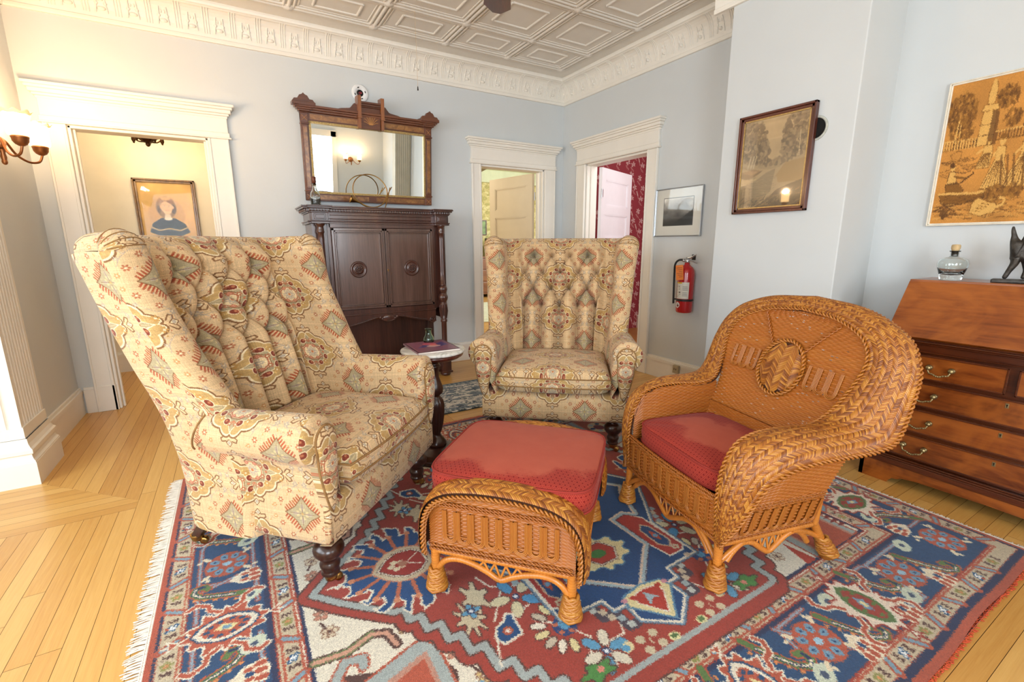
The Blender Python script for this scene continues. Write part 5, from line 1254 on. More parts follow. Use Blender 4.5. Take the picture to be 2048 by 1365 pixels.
def footstool():
    t = thing('wicker_footstool', 'wicker footstool with faded red cushion, in front of the wicker armchair', 'footstool', (.685, 1.233, RUGZ), math.radians(-47.5))
    arch = smooth_path([(-.283, .165), (-.286, .235), (-.276, .310), (-.245, .362), (-.185, .396), (-.10, .412), (0, .417), (.10, .412), (.185, .396), (.245, .362), (.276, .310), (.286, .235), (.283, .165)], 8)
    al = np.concatenate([[0], np.cumsum(np.linalg.norm(np.diff(arch, axis=0), axis=1))]); L = al[-1]
    nr = np.gradient(arch, axis=0); nr = np.stack([-nr[:, 1], nr[:, 0]], 1); nr /= np.linalg.norm(nr, axis=1, keepdims=True)
    DP = .60
    for end in (0, 1):
        def rim(s, v, drop=0.0):
            s = np.asarray(s, float); v = np.asarray(v, float); x = np.interp(s, al, arch[:, 0]); z = np.interp(s, al, arch[:, 1]); nx = np.interp(s, al, nr[:, 0]); nz = np.interp(s, al, nr[:, 1])
            vv = np.clip(v, 0, 1); b = .028*np.sin(PI*np.clip(.12+vv*.80, 0, 1))**.8-drop; y = -.036+.125*v; y = y if not end else DP-y
            return np.stack([x+nx*b*.6, y, z+nz*b], -1)
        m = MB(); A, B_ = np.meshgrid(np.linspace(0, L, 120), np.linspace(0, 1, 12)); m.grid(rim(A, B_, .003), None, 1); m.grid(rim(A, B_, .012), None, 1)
        f = (lambda s, v: rim(L-s, v)) if not end else (lambda s, v: rim(s, v))
        q = np.cross(f(L*.5+.01, .5)-f(L*.5-.01, .5), f(L*.5, .6)-f(L*.5, .4)); f2 = f if q[2] > 0 else (lambda s, v, f=f: f(L-s, v))
        weave_band(m, f2, L, 6, .0082, .0034, 1.0); rm = m.build('woven_rim', [M_WICK, M_WDARK], t)
        m = MB(); ye = -.036 if not end else DP+.036
        braid(m, [(x*.985, ye+(.002 if not end else -.002), z-.004) for x, z in arch], .005, .0042); braid(m, [(x*.965, ye+(.008 if not end else -.008), z-.014) for x, z in arch], .004, .0036); m.build('braided_edge', M_WICK, rm)
        m = MB(); yp = -.010 if not end else DP+.010
        def panel(u, v):
            x = (2*u-1)*.262; zt = np.interp(np.abs(x), [0, .10, .19, .235, .262], [.402, .396, .376, .345, .305]); z = .168+(zt-.168)*v; return np.stack([x if not end else -x, yp+0*x, z], -1)
        weave_panel(m, panel, .52, .23, .019, .0074, .0026); pn = m.build('end_panel', M_CANE, t)
        m = MB(); P = lambda u, z: np.array([u, yp-(.008 if not end else -.008), z]); loops(m, P, -.205, .205, 8, .215, .335, 0, .0032)
        for z in (.178, .192, .352, .362): braid(m, [P(x, z) for x in np.linspace(-.255 if z < .3 else -.22, .255 if z < .3 else .22, 24)], .003, .0028, .03)
        m.tube([P(x, .240) for x in np.linspace(-.21, .21, 12)], .0022, 5, 0, False, True, .6); m.build('loop_trim', M_CANE, pn)
    for sx in (-1, 1):
        m = MB()
        def side(u, v): y = .07+.46*u; z = .168+.20*v; return np.stack([sx*(.272+0*y), y, z], -1)
        weave_panel(m, side, .46, .2, .019, .0074, .0026); m.build('side_panel', M_CANE, t)
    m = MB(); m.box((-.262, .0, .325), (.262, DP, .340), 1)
    for y in (0, DP): wrapped(m, [(-.262, y, .160), (.262, y, .160)], .0115)
    for sx in (-1, 1): wrapped(m, [(sx*.262, 0, .160), (sx*.262, DP, .160)], .0115); scallop(m, lambda u, z: np.array([sx*.262, u+DP/2, z]), .27, .153, .092)
    scallop(m, lambda u, z: np.array([u, -.004, z]), .238, .153, .092); scallop(m, lambda u, z: np.array([u, DP+.004, z]), .238, .153, .092)
    m.build('base_frame', [M_ROD, M_WDARK], t)
    for sx in (-1, 1):
        for y in (0, DP): wicker_leg(t, (sx*.250, y, .175), (sx*.247, y, 0))
    sheet_cushion('cushion', t, .300, .035, DP-.03, .345, .450, .016, 7, (.0, .25, .62))
    return t
footstool()
# ================================================================ rugs
def big_rug():
    t = thing('oriental_rug', 'large red and navy oriental rug with white fringe under the chairs', 'rug', (1.16, 1.61, 0))
    M = image_mat('knotted_wool', paint_rug(), .95, .9, 520, extend='EXTEND', sheen=.2, spec=.1)
    m = MB(); hx, hy = 1.52, 1.275; zt = .0088; nx, ny = 60, 50
    r = np.random.default_rng(4); wob = lambda k: .004*math.sin(k*1.7)+.003*math.sin(k*4.1)
    X = np.linspace(-hx, hx, nx); Y = np.linspace(-hy, hy, ny)
    G = [[(x, y+wob(x*3)*abs(y/hy)**8*np.sign(y), zt) for x in X] for y in Y]; UV = [[((x+hx)/(2*hx), (y+hy)/(2*hy)) for x in X] for y in Y]
    m.grid(G, UV); m.add([(-hx, -hy, .001), (hx, -hy, .001), (hx, hy, .001), (-hx, hy, .001)], [(3, 2, 1, 0)], [(0, 0)]*4)
    for a, b, uv0, uv1 in (((-hx, -hy), (hx, -hy), (0, .001), (1, .001)), ((hx, -hy), (hx, hy), (.999, 0), (.999, 1)), ((hx, hy), (-hx, hy), (1, .999), (0, .999)), ((-hx, hy), (-hx, -hy), (.001, 1), (.001, 0))):
        m.add([(*a, .001), (*b, .001), (*b, zt), (*a, zt)], [(0, 1, 2, 3)], [uv0, uv1, uv1, uv0])
    m.build('pile', M, t)
    # tufty selvedge on the long sides
    MS = plain('selvedge_wool', '#c4502f', .95, var=.25, scale=60)
    for sy in (-1, 1):
        m = MB()
        for i in range(900):
            x = -hx+2*hx*(i+random.random())/900; y = sy*(hy-.004+random.random()*.012)+wob(x*3)*sy; m.tube([(x, y, .004), (x+random.uniform(-.006, .006), y+sy*random.uniform(.0, .010), .006)], [.0030, .0016], 4)
        tag(m.build('selvedge', MS, t), kind='stuff')['label'] = 'fuzzy orange red edge'
    MF = plain('fringe_cotton', '#e6dfd2', .95, var=.12, scale=30)
    for sx in (-1, 1):
        m = MB(); n = 620; ln = .055 if sx < 0 else .030
        for i in range(n):
            y = -hy+2*hy*(i+random.random()*.8)/n; d = random.uniform(-.012, .016); L = ln*random.uniform(.75, 1.15)
            m.tube([(sx*(hx-.004), y, .006), (sx*(hx+L*.45), y+d*.5, .0055), (sx*(hx+L), y+d, .003)], [.0026, .0024, .0014], 4)
        for k in range(2): m.tube([(sx*(hx+.003+.006*k), y, .0055) for y in np.linspace(-hy, hy, 40)], .003, 5)
        tag(m.build('fringe', MF, t), kind='stuff')['label'] = 'white cotton fringe'
big_rug()
def runner():
    t = thing('runner_rug', 'grey and cream patterned runner on the floor before the dark cabinet', 'rug', (0, 0, 0)); M = image_mat('runner_wool', paint_runner(), .95, .6, 500, extend='EXTEND', spec=.1)
    m = MB(); x0, x1, y0, y1, z = .55, 2.45, 3.065, 3.755, .007
    vs = [(x0, y0, z), (x1, y0, z), (x1, y1, z), (x0, y1, z)]; m.add(vs, [(0, 1, 2, 3)], [(0, 0), (1, 0), (1, 1), (0, 1)])
    lo = [(x, y, .001) for x, y, _ in vs]; 
    for i in range(4): j = (i+1) % 4; m.add([lo[i], lo[j], vs[j], vs[i]], [(0, 1, 2, 3)], [(.01*i, .01)]*4)
    m.build('pile', M, t)
    return t
runner()

# ================================================================ small round table, booklet, vase
M_MAHOG = wood('mahogany', ['#2a0f0a', '#481b11', '#6a2c1a'], 2, .25, 8, .08)
M_CABW = wood('dark_cabinet_wood', ['#2b1712', '#48271e', '#65392b'], 2, .32, 7, .05, .6); M_CABD = wood('cabinet_door_sheen_wood', ['#3a2620', '#5b4037', '#745649'], 2, .30, 7, .05, 1.0)  # door tones lighter and greyer: reflected sheen put into the wood colour
def marble():
    t = NT('white_marble'); v = t.coord(); n = t.noise(v, 6, 8, .6, 1.4); t.link(t.ramp(n, [(.38, '#a9a8a2'), (.5, '#d9d7d0'), (.7, '#e6e4de')]), t.b.inputs['Base Color']); t.set(Roughness=.15); return t.m
def side_table():
    t = thing('side_table', 'small round pedestal table with white marble top, between the two wing armchairs', 'table', (.925, 2.435, RUGZ))
    m = MB(); m.lathe([(.0, .640), (.172, .640), (.180, .644), (.183, .650), (.181, .657), (.174, .660), (0, .660)], n=48); m.build('marble_top', marble(), t)
    m = MB(); m.lathe([(.03, .596), (.10, .600), (.150, .610), (.168, .622), (.172, .632), (.166, .640), (.0, .640)], n=48); m.build('apron', M_MAHOG, t)
    m = MB(); m.lathe([(.030, .600), (.050, .597), (.052, .588), (.036, .580), (.028, .574), (.030, .566), (.038, .560), (.038, .552), (.031, .546), (.027, .52), (.028, .49), (.040, .455), (.050, .425), (.047, .398), (.034, .384), (.028, .378), (.033, .370), (.048, .350), (.0535, .32), (.052, .27), (.044, .21), (.034, .165), (.026, .145), (.026, .135), (.034, .125), (.046, .112), (.056, .092), (.058, .080), (.050, .070)], n=64, flute=(16, .13, .155, .352))
    m.build('pedestal', M_DKWOOD, t)
    m = MB(); m.lathe([(.060, .072), (.075, .070), (.095, .062), (.118, .052), (.128, .048), (.132, .040), (.146, .034), (.150, .024), (.150, .0), (.0, .0)], n=48); m.build('base', M_DKWOOD, t)
side_table()
TZ = RUGZ+.660
def booklet():
    t = thing('booklet', 'thin booklet with purple and red cover lying on the marble table top', 'book', (.925, 2.462, TZ), math.radians(-2))
    m = MB(); w, d, h = .245, .285, .008; 
    m.box((-w/2+.002, -d/2+.002, .001), (w/2-.002, d/2-.002, h)); m.build('pages', plain('paper', '#ece6d8', .8), t)
    img = paint_cover(); MC = image_mat('booklet_cover', img, .3, extend='EXTEND', coat=.3); m = MB()
    z = h+.0015; q = [(-w/2, -d/2, z), (w/2, -d/2, z), (w/2, d/2, z), (-w/2, d/2, z)]; m.add(q, [(0, 1, 2, 3)], [(0, 0), (1, 0), (1, 1), (0, 1)]); m.box((-w/2, -d/2, h), (w/2, d/2, h+.001)); m.box((-w/2, -d/2, 0), (w/2, d/2, .001)); m.box((-w/2, -d/2, 0), (-w/2+.0015, d/2, h+.001))
    m.build('cover', MC, t)
booklet()
def vase():
    m = MB(); m.lathe([(.0, .0), (.026, .0), (.030, .006), (.033, .020), (.030, .036), (.022, .048), (.018, .060), (.018, .078), (.022, .086), (.024, .089), (.020, .087), (.015, .078), (.015, .060), (.019, .048), (.027, .036), (.030, .020), (.027, .008), (.0, .006)], n=28, caps=False)
    o = m.build('glass_vase', glass_mat('green_glass', '#b9d6c4', .03)); o.location = (.955, 2.578, TZ); tag(o, 'small green glass vase standing behind the booklet on the marble table', 'vase')
vase()

# ================================================================ dark carved cabinet
def cabinet():
    t = thing('carved_cabinet', 'dark carved wooden cabinet on stand with two doors, under the wall mirror', 'cabinet', (0, 0, 0))
    x0, x1, y0, y1 = .565, 1.735, 4.10, 4.48; cx = (.632, 1.668)
    m = MB(); m.box((x0+.01, y0+.02, .66), (x1-.01, y1, 1.42)); m.box((.70, y0, 1.385), (1.60, y0+.03, 1.425)); m.box((.70, y0, .655), (1.60, y0+.03, .695)); m.box((.690, y0, .655), (.715, y0+.03, 1.42)); m.box((1.590, y0, .655), (1.615, y0+.03, 1.42))
    m.box((x0+.03, y0+.03, 1.42), (x1-.03, y1, 1.535)); m.box((.70, y0-.002, 1.455), (1.60, y0+.03, 1.505)); m.build('body', M_CABW, t, bevel=.003)
    # stepped cornice that breaks forward over the columns
    m = MB()
    def tier(z0, z1, o):
        m.box((x0-o, y0-o*.6, z0), (x1+o, y1+.01, z1))
        for c in cx: m.box((c-.062-o*.55, y0-.062-o*.6, z0), (c+.062+o*.55, y1, z1))
    tier(1.415, 1.430, .012); tier(1.430, 1.438, .020); tier(1.438, 1.500, .0); tier(1.500, 1.510, .012); tier(1.532, 1.545, .050); tier(1.545, 1.556, .060)
    tier(1.510, 1.532, .026)
    def dent(xa, xb, y, dx=.0105):
        n = int((xb-xa)/(2*dx))
        for i in range(n): a = xa+(xb-xa)*(i+.25)/n; m.box((a, y-.011, 1.512), (a+(xb-xa)/n*.5, y, 1.531))
    for c in cx: dent(c-.062-.016, c+.062+.016, y0-.062-.0156)
    dent(cx[0]+.078, cx[1]-.078, y0-.0156); 
    n = 16
    for i in range(n): a = y0+.36*i/n; m.box((x0-.037, a, 1.512), (x0-.026, a+.011, 1.531)); m.box((x1+.026, a, 1.512), (x1+.037, a+.011, 1.531))
    for c in cx: m.box((c-.045, y0-.069, 1.447), (c+.045, y0-.062, 1.491)); m.box((c-.034, y0-.073, 1.455), (c+.034, y0-.066, 1.483))
    for z0, z1 in ((1.450, 1.456), (1.482, 1.488)): m.box((.715, y0-.008, z0), (1.585, y0, z1))
    m.build('cornice', M_CABW, t, bevel=.0025, seg=1)
    # columns: reeded shaft on carved urn, on square leg
    for c in cx:
        yc = y0-.030; m = MB()
        m.lathe([(.036, 1.415), (.036, 1.404), (.027, 1.398), (.024, 1.385), (.028, 1.360), (.030, 1.348), (.026, 1.340), (.023, 1.335), (.024, 1.30), (.0235, 1.0), (.0225, .885), (.029, .880), (.030, .872), (.022, .866)], (c, yc, 0), 40, flute=(9, .22, .9, 1.33))
        m.lathe([(.022, .868), (.036, .858), (.041, .835), (.036, .812), (.026, .800), (.024, .795), (.036, .786), (.044, .768), (.045, .752), (.038, .730), (.028, .716), (.026, .708), (.034, .700), (.036, .690)], (c, yc, 0), 40, flute=(12, .12, .72, .86))
        m.lathe([(.036, .692), (.034, .66), (.032, .60), (.027, .55), (.033, .545), (.033, .530), (.025, .520), (.024, .34), (.027, .30), (.034, .285), (.034, .270), (.026, .262), (.030, .19), (.034, .17)], (c, yc, 0), 32, flute=(8, .16, .53, .69))
        for q in range(8): a = q*PI/4; m.tube([(c+.034*math.cos(a), yc+.034*math.sin(a), .69), (c+.036*math.cos(a), yc+.036*math.sin(a), .63), (c+.029*math.cos(a), yc+.029*math.sin(a), .56)], [.004, .008, .003], 6)
        col = m.build('column', M_CABW, t)
        m = MB(); m.box((c-.045, yc-.045, .04), (c+.045, yc+.045, .17)); m.box((c-.055, yc-.055, .03), (c+.055, yc+.055, .05)); m.lathe([(.045, .03), (.05, .015), (.04, 0), (0, 0)], (c, yc, 0), 24); m.build('foot', M_CABW, t, bevel=.004)
    # back legs and low stretcher shelf
    m = MB()
    for c in cx: m.box((c-.03, y1-.06, 0), (c+.03, y1, .68))
    m.box((x0+.02, y0-.03, .055), (x1-.02, y1, .085)); m.box((x0+.03, y1-.02, .08), (x1-.03, y1, .66)); m.box((x0+.03, y0-.02, .085), (x1-.03, y1, .10)); m.build('stretcher_shelf', M_CABW, t, bevel=.004)
    # doors with raised frames and round bosses
    for a, b, mx in ((.717, 1.150, .915), (1.154, 1.588, 1.382)):
        m = MB(); z0, z1 = .700, 1.382; yf = y0-.004
        m.box((a, yf, z0), (b, yf+.02, z1))
        for k, (o, w, h) in enumerate(((0, .020, .010), (.020, .012, .016), (.034, .010, .008))):
            A, B_, Z0, Z1 = a+o, b-o, z0+o, z1-o
            for lo, hi in (((A, Z0), (A+w, Z1)), ((B_-w, Z0), (B_, Z1)), ((A, Z0), (B_, Z0+w)), ((A, Z1-w), (B_, Z1))): m.box((lo[0], yf-h, lo[1]), (hi[0], yf, hi[1]))
        d = m.build('door', M_CABD, t, bevel=.002, seg=1)
        q = MB(); q.lathe([(.068, 0), (.070, .006), (.064, .014), (.056, .012), (.050, .008), (.044, .006), (.040, .010), (.034, .012), (.0, .010)], (0, 0, 0), 36)
        for k in range(12): an = k*PI/6; q.ball((.027*math.cos(an), .027*math.sin(an), .012), (.008, .008, .006), 0, 8, 5)
        for k in range(8): an = k*PI/4; q.ball((.013*math.cos(an), .013*math.sin(an), .016), (.006, .006, .006), 0, 8, 5)
        q.ball((0, 0, .018), (.008, .008, .008), 0, 8, 6); q.xf(Matrix.Translation((mx, yf-.001, 1.04)) @ Matrix.Rotation(PI/2, 4, 'X')); q.build('carved_boss', M_CABW, d)
        if a > 1: q = MB(); q.lathe([(.006, 0), (.006, .003), (0, .003)], (0, 0, 0), 10); q.box((-.002, -.014, 0), (.002, 0, .003)); q.xf(Matrix.Translation((a+.010, yf-.016, 1.03)) @ Matrix.Rotation(PI/2, 4, 'X')); q.build('keyhole', M_BRASS, d)
    # shaped apron with scrolls and a central cartouche
    m = MB(); top = .660; pts = [(.70, top)]
    low = smooth_path([(.70, .540), (.735, .525), (.76, .538), (.80, .552), (.90, .572), (1.0, .600), (1.06, .612), (1.085, .595), (1.11, .580), (1.15, .572), (1.19, .580), (1.215, .595), (1.24, .612), (1.30, .600), (1.40, .572), (1.50, .552), (1.54, .538), (1.565, .525), (1.60, .540)], 5)
    poly = [(float(x), float(z)) for x, z in low]+[(1.60, top), (.70, top)]; m.prism(poly, 1, y0-.002, y0+.02); m.tube([(x, y0-.006, z+.004) for x, z in low], .006, 6)
    for s, xx in ((1, .735), (-1, 1.565)): m.tube([(xx+s*r_*math.cos(a), y0-.008, .556+r_*math.sin(a)) for a, r_ in zip(np.linspace(-2, 8, 30), np.linspace(.030, .005, 30))], .0055, 6)
    for xx in (1.075, 1.225): m.ball((xx, y0-.008, .612), (.013, .010, .013)); m.ball((xx+(.02 if xx < 1.1 else -.02), y0-.008, .600), (.010, .008, .010))
    m.ball((1.15, y0-.006, .605), (.055, .010, .030), 0, 16, 8); m.tube([(.70, y0-.006, top-.01), (1.60, y0-.006, top-.01)], .007, 6)
    for i in range(24): x = .79+.25*i/24; m.ball((x, y0-.010, float(np.interp(x, low[:, 0], low[:, 1]))+.010), (.006, .004, .005), 0, 6, 4); m.ball((2.30-x, y0-.010, float(np.interp(x, low[:, 0], low[:, 1]))+.010), (.006, .004, .005), 0, 6, 4)
    m.box((x0+.015, y0+.05, .545), (x0+.03, y1, top)); m.box((x1-.03, y0+.05, .545), (x1-.015, y1, top))
    for y in (y0+.07,): m.tube([(x0+.010, y+r_*math.cos(a), .580+r_*math.sin(a)) for a, r_ in zip(np.linspace(-2, 8, 30), np.linspace(.035, .005, 30))], .006, 6)
    m.build('carved_apron', M_CABW, t)
cabinet()
def flat_book(name, label, c, s, rz, col, cat='book'):
    t = thing(name, label, cat, c, rz); m = MB(); w, d, h = s; m.box((-w/2+.004, -d/2+.004, .003), (w/2, d/2-.004, h-.003)); m.build('pages', bpy.data.materials.get('paper'), t)
    m = MB(); m.box((-w/2, -d/2, 0), (w/2+.003, d/2, .003)); m.box((-w/2, -d/2, h-.003), (w/2+.003, d/2, h)); m.box((-w/2, -d/2, 0), (-w/2+.004, d/2, h)); m.build('cover', plain(name+'_cover', col, .5), t)
flat_book('book', 'red book lying on the low shelf of the dark cabinet', (1.13, 4.16, .101), (.32, .22, .05), .1, '#7d1f1c')
flat_book('book', 'teal green book on the low cabinet shelf, right of the red one', (1.40, 4.17, .101), (.16, .20, .09), -.1, '#1f6f62')
def jar():
    m = MB(); m.lathe([(0, 0), (.03, 0), (.036, .01), (.038, .05), (.030, .07), (.022, .08), (.024, .09), (0, .09)], n=20); o = m.build('white_jar', plain('white_glaze', '#d8d5cf', .25)); o.location = (.80, 4.16, .101); tag(o, 'small white jar on the low shelf of the dark cabinet', 'jar')
jar()

# ================================================================ mirror over the cabinet
M_WALN = wood('walnut', ['#3a1d0f', '#5d301a', '#7d4727'], 0, .35, 8, .12, .2); M_BURL = wood('burr_walnut', ['#3d2010', '#8a5a2c', '#b8813f'], 0, .3, 26, .9, .3)
M_GILT = plain('gilt', '#b49a66', .4, .7, .2, 80); M_MIRROR = plain('silvered_glass', '#e9eeee', .01, 1, .0); M_INLAY = plain('inlay_line', '#c08a4e', .5)
def mirror():
    t = thing('wall_mirror', 'wide walnut framed mirror with carved crest, hanging above the dark cabinet', 'mirror', (0, 4.492, 1.625)); t.rotation_euler = (math.radians(5.4), 0, 0)
    # local: x world, y 0 at the back (front is -y), z up from the bottom rail
    L, Rr = .600, 1.735
    m = MB()
    for a, b in ((L, L+.062), (Rr-.062, Rr)):
        m.box((a, -.045, 0), (b, 0, .70)); m.box((a+.010, -.052, .10), (b-.010, -.04, .60)); m.box((a-.004, -.055, .605), (b+.004, 0, .618)); m.box((a-.004, -.055, .075), (b+.004, 0, .088)); m.box((a-.004, -.055, .69), (b+.004, 0, .70))
        for i in range(5): m.box((a+.008+.010*i, -.050, .055), (a+.014+.010*i, -.044, .070))
    m.box((L, -.040, 0), (Rr, 0, .062)); m.box((L, -.040, .635), (Rr, 0, .70)); fr = m.build('frame', M_WALN, t, bevel=.003, seg=1)
    m = MB()
    for a, b in ((L+.016, L+.046), (Rr-.046, Rr-.016)): m.box((a, -.0545, .115), (b, -.05, .585))
    m.box((L+.075, -.045, .648), (1.06, -.038, .688)); m.box((1.275, -.045, .648), (Rr-.075, -.038, .688)); m.box((L+.075, -.045, .014), (1.13, -.038, .050)); m.box((1.20, -.045, .014), (Rr-.075, -.038, .050)); m.build('burr_panel', M_BURL, fr)
    m = MB()
    for xc in (L+.031, Rr-.031):
        for zc in (.033, .655):
            for s in (-1, 1): m.tube([(xc-.020, -.0465, zc-.020*s), (xc+.020, -.0465, zc+.020*s)], .0016, 4)
    m.build('inlay', M_INLAY, fr)
    m = MB()
    for z0, z1, o in ((.700, .716, .016), (.716, .732, .030), (.732, .750, .046)): m.box((L-o*.3, -.045-o, z0), (Rr+o*.3, 0, z1))
    for xc in (L+.030, Rr-.030):
        for z0, z1, o in ((.700, .714, .044), (.714, .728, .058), (.728, .742, .072), (.742, .768, .088)): m.box((xc-o, -.05-o*.55, z0), (xc+o, 0, z1))
        poly = [(-.085, .768), (-.070, .788), (-.045, .790), (-.030, .815), (-.012, .822), (0, .834), (.012, .822), (.030, .815), (.045, .790), (.070, .788), (.085, .768)]
        m.prism([(xc+x, z) for x, z in poly], 1, -.085, -.055)
    for s in (-1, 1):
        sw = smooth_path([(0, .748), (.0, .795), (.025, .815), (.045, .795), (.065, .775), (.10, .768), (.14, .762), (.18, .750)], 5); m.prism([(1.168+s*(.105+x), z) for x, z in sw], 1, -.055, -.025)
    m.build('cornice', M_WALN, t, bevel=.002, seg=1)
    m = MB(); m.box((1.085, -.070, .620), (1.250, 0, .790)); m.box((1.08, -.078, .790), (1.255, 0, .80)); m.box((1.078, -.085, .80), (1.258, 0, .818)); m.box((1.075, -.092, .818), (1.26, 0, .834)); cp = m.build('crest_panel', M_WALN, t, bevel=.002, seg=1)
    MBR = wood('bracket_walnut', ['#6a3a1c', '#8a5129', '#a5693a'], 2)
    for xc in (1.070, 1.266):
        m = MB(); m.box((xc-.014, -.100, .70), (xc+.014, -.0, .875)); m.box((xc-.012, -.088, .620), (xc+.012, 0, .70)); m.box((xc-.016, -.105, .70), (xc+.016, 0, .712))
        m.build('bracket', MBR, cp)
    m = MB()
    for k in range(-4, 5): a = k*.33; m.tube([(1.168+.008*math.sin(a), -.072, .655), (1.168+.045*math.sin(a), -.0725, .66+.055*math.cos(a)), (1.168+.062*math.sin(a*1.15), -.072, .66+.085*math.cos(a*1.05))], .0024, 5)
    m.build('inlay', M_INLAY, cp)
    m = MB(); a, b, z0, z1 = L+.062, Rr-.062, .062, .635
    for lo, hi in (((a, z0), (a+.017, z1)), ((b-.017, z0), (b, z1)), ((a, z0), (b, z0+.017)), ((a, z1-.017), (b, z1))): m.box((lo[0], -.046, lo[1]), (hi[0], -.02, hi[1]))
    for i in range(80): x = a+.008+(b-a-.016)*i/79; [m.ball((x, -.046, z), (.005, .004, .005), 0, 6, 4) for z in (z0+.008, z1-.008)]
    for i in range(46): z = z0+.008+(z1-z0-.016)*i/45; [m.ball((x, -.046, z), (.005, .004, .005), 0, 6, 4) for x in (a+.008, b-.008)]
    m.build('gilt_slip', M_GILT, t)
    m = MB(); m.box((a+.010, -.030, z0+.010), (b-.010, -.022, z1-.010)); m.build('mirror_glass', M_MIRROR, t)
mirror()
CT = 1.5565
def clear_bottle():
    t = thing('glass_bottle', 'clear glass bottle with brown stopper standing on the left end of the dark cabinet', 'bottle', (.632, 4.18, CT))
    m = MB(); m.lathe([(0, 0), (.036, 0), (.038, .006), (.038, .085), (.034, .105), (.022, .125), (.016, .140), (.015, .165), (.018, .168), (.018, .176), (.0145, .178), (.012, .165), (.013, .140), (.019, .123), (.031, .103), (.0345, .085), (.0345, .012), (0, .010)], n=28, caps=False); m.build('glass', M_GLASS, t)
    m = MB(); m.lathe([(.0, .166), (.011, .166), (.0115, .180), (.0165, .182), (.0165, .226), (.012, .230), (0, .230)], n=18); m.build('stopper', plain('brown_stopper', '#5e2c18', .5), t)
clear_bottle()
def horn():
    t = thing('hunting_horn', 'coiled brass hunting horn propped on the dark cabinet against the mirror', 'horn', (1.11, 4.27, CT)); t.rotation_euler = (math.radians(-14), 0, 0)
    m = MB(); R = .150; cz = .160; pts = []; rad = []
    n = 90
    for i in range(n+1):
        a = math.radians(-128+(360+112)*i/n); k = i/n; pts.append((R*(1-.03*k)*math.cos(a), -.016+.032*k, cz+R*(1-.03*k)*math.sin(a))); rad.append(.0052-.0014*k)
    m.tube(pts, rad, 8); a0 = pts[0]
    m.tube([(R*math.cos(math.radians(-15)), .016, cz+R*math.sin(math.radians(-15))), (.165, .02, .155), (.205, .022, .215)], .004, 8); m.tube([(.115, .0, .012), (.15, .01, .10), (.185, .012, .205)], .0042, 8)
    m.build('coiled_tube', M_BRASS, t)
    m = MB(); p0 = np.array(pts[0]); d = np.array([-.93, -.1, .33]); path = [p0, p0+d*.03, p0+d*.06, p0+d*.085, p0+d*.095]; m.tube(path, [.0052, .008, .015, .028, .036], 20, caps=False); m.build('bell', M_BRASS, t)
horn()
def strip(): 
    m = MB(); m.box((-.11, -.035, 0), (.11, .035, .012)); o = m.build('pine_offcut', plain('pale_pine', '#b98a63', .6), bevel=.002); o.location = (1.60, 4.36, CT); tag(o, 'short pale pine offcut lying on the right end of the dark cabinet', 'wood')
strip()
def smoke_base():
    t = thing('smoke_detector_base', 'round white detector base without its cover, on the wall above the mirror', 'smoke detector', (1.128, BY-.002, 2.560)); t.rotation_euler = (PI/2, 0, 0)
    m = MB(); m.lathe([(.0, 0), (.072, 0), (.073, .008), (.066, .013), (.030, .013), (.029, .006), (0, .006)], n=40); b = m.build('plate', plain('white_plastic', '#ebecec', .4), t)
    m = MB(); m.lathe([(0, .006), (.028, .006), (.028, .0075), (0, .0075)], n=24)
    for a in (0, PI/2, PI, 1.5*PI): q0 = len(m.v); m.box((.042, -.008, .012), (.050, .008, .0142)); m.xf(Matrix.Rotation(a+.3, 4, 'Z'), q0)
    m.build('opening', M_IRON, b); m = MB(); m.tube([(-.012, .0, .008), (0, .008, .018), (.012, -.004, .012)], .003, 6); m.tube([(-.008, -.01, .008), (.004, -.006, .02), (.014, .006, .010)], .003, 6); m.build('wires', plain('red_wire', '#a8303a', .5), b)
smoke_base()

# ================================================================ framed pictures
def framed(name, label, plane, c, a, b, z0, z1, fw, depth, mats, img_mat, back=.0, slip=None, glass=True, pane=None, slip_mat=None, cat='picture', mat_uv=None):
    """picture on a wall plane 'x' (faces -x) or 'y' (faces -y), from a to b along it"""
    t = thing(name, label, cat, (c, (a+b)/2, z0) if plane == 'x' else ((a+b)/2, c, z0), 0 if plane == 'y' else -PI/2)
    w, h = abs(b-a), z1-z0; m = MB()
    def bar(mm, x0, x1, za, zb, d0, d1): mm.box((x0, -d1, za), (x1, -d0, zb))
    for k in range(2):
        o = fw*.45*k; d = depth*(1-.28*k); ww = fw*(.45 if k == 0 else .55)
        for x0, x1, za, zb in ((-w/2+o, -w/2+o+ww, o, h-o), (w/2-o-ww, w/2-o, o, h-o), (-w/2+o, w/2-o, o, o+ww), (-w/2+o, w/2-o, h-o-ww, h-o)): bar(m, x0, x1, za, zb, 0, d)
    m.build('frame', mats, t, bevel=.0025, seg=1)
    if slip:
        m = MB(); o = fw
        for x0, x1, za, zb in ((-w/2+o, -w/2+o+slip, o, h-o), (w/2-o-slip, w/2-o, o, h-o), (-w/2+o, w/2-o, o, o+slip), (-w/2+o, w/2-o, h-o-slip, h-o)): bar(m, x0, x1, za, zb, .002, depth*.60)
        m.build('gilt_slip', slip_mat or M_GILT, t)
    o = fw*.98+(slip or 0)*.9; x0, x1, za, zb = -w/2+o, w/2-o, o, h-o; d = depth*.38
    m = MB(); m.add([(x0, -d, za), (x1, -d, za), (x1, -d, zb), (x0, -d, zb)], [(0, 1, 2, 3)], [(0, 0), (1, 0), (1, 1), (0, 1)]); m.box((x0, -d+.001, za), (x1, -.001, zb)); m.build('picture', img_mat, t)
    if glass: m = MB(); m.box((x0, -d-.004, za), (x1, -d-.002, zb)); m.build('glass', pane or M_PANE, t)
    return t
M_FBROWN = wood('brown_frame', ['#3d1a12', '#5a2a1d', '#6d382a'], 2, .4, 9, .3)
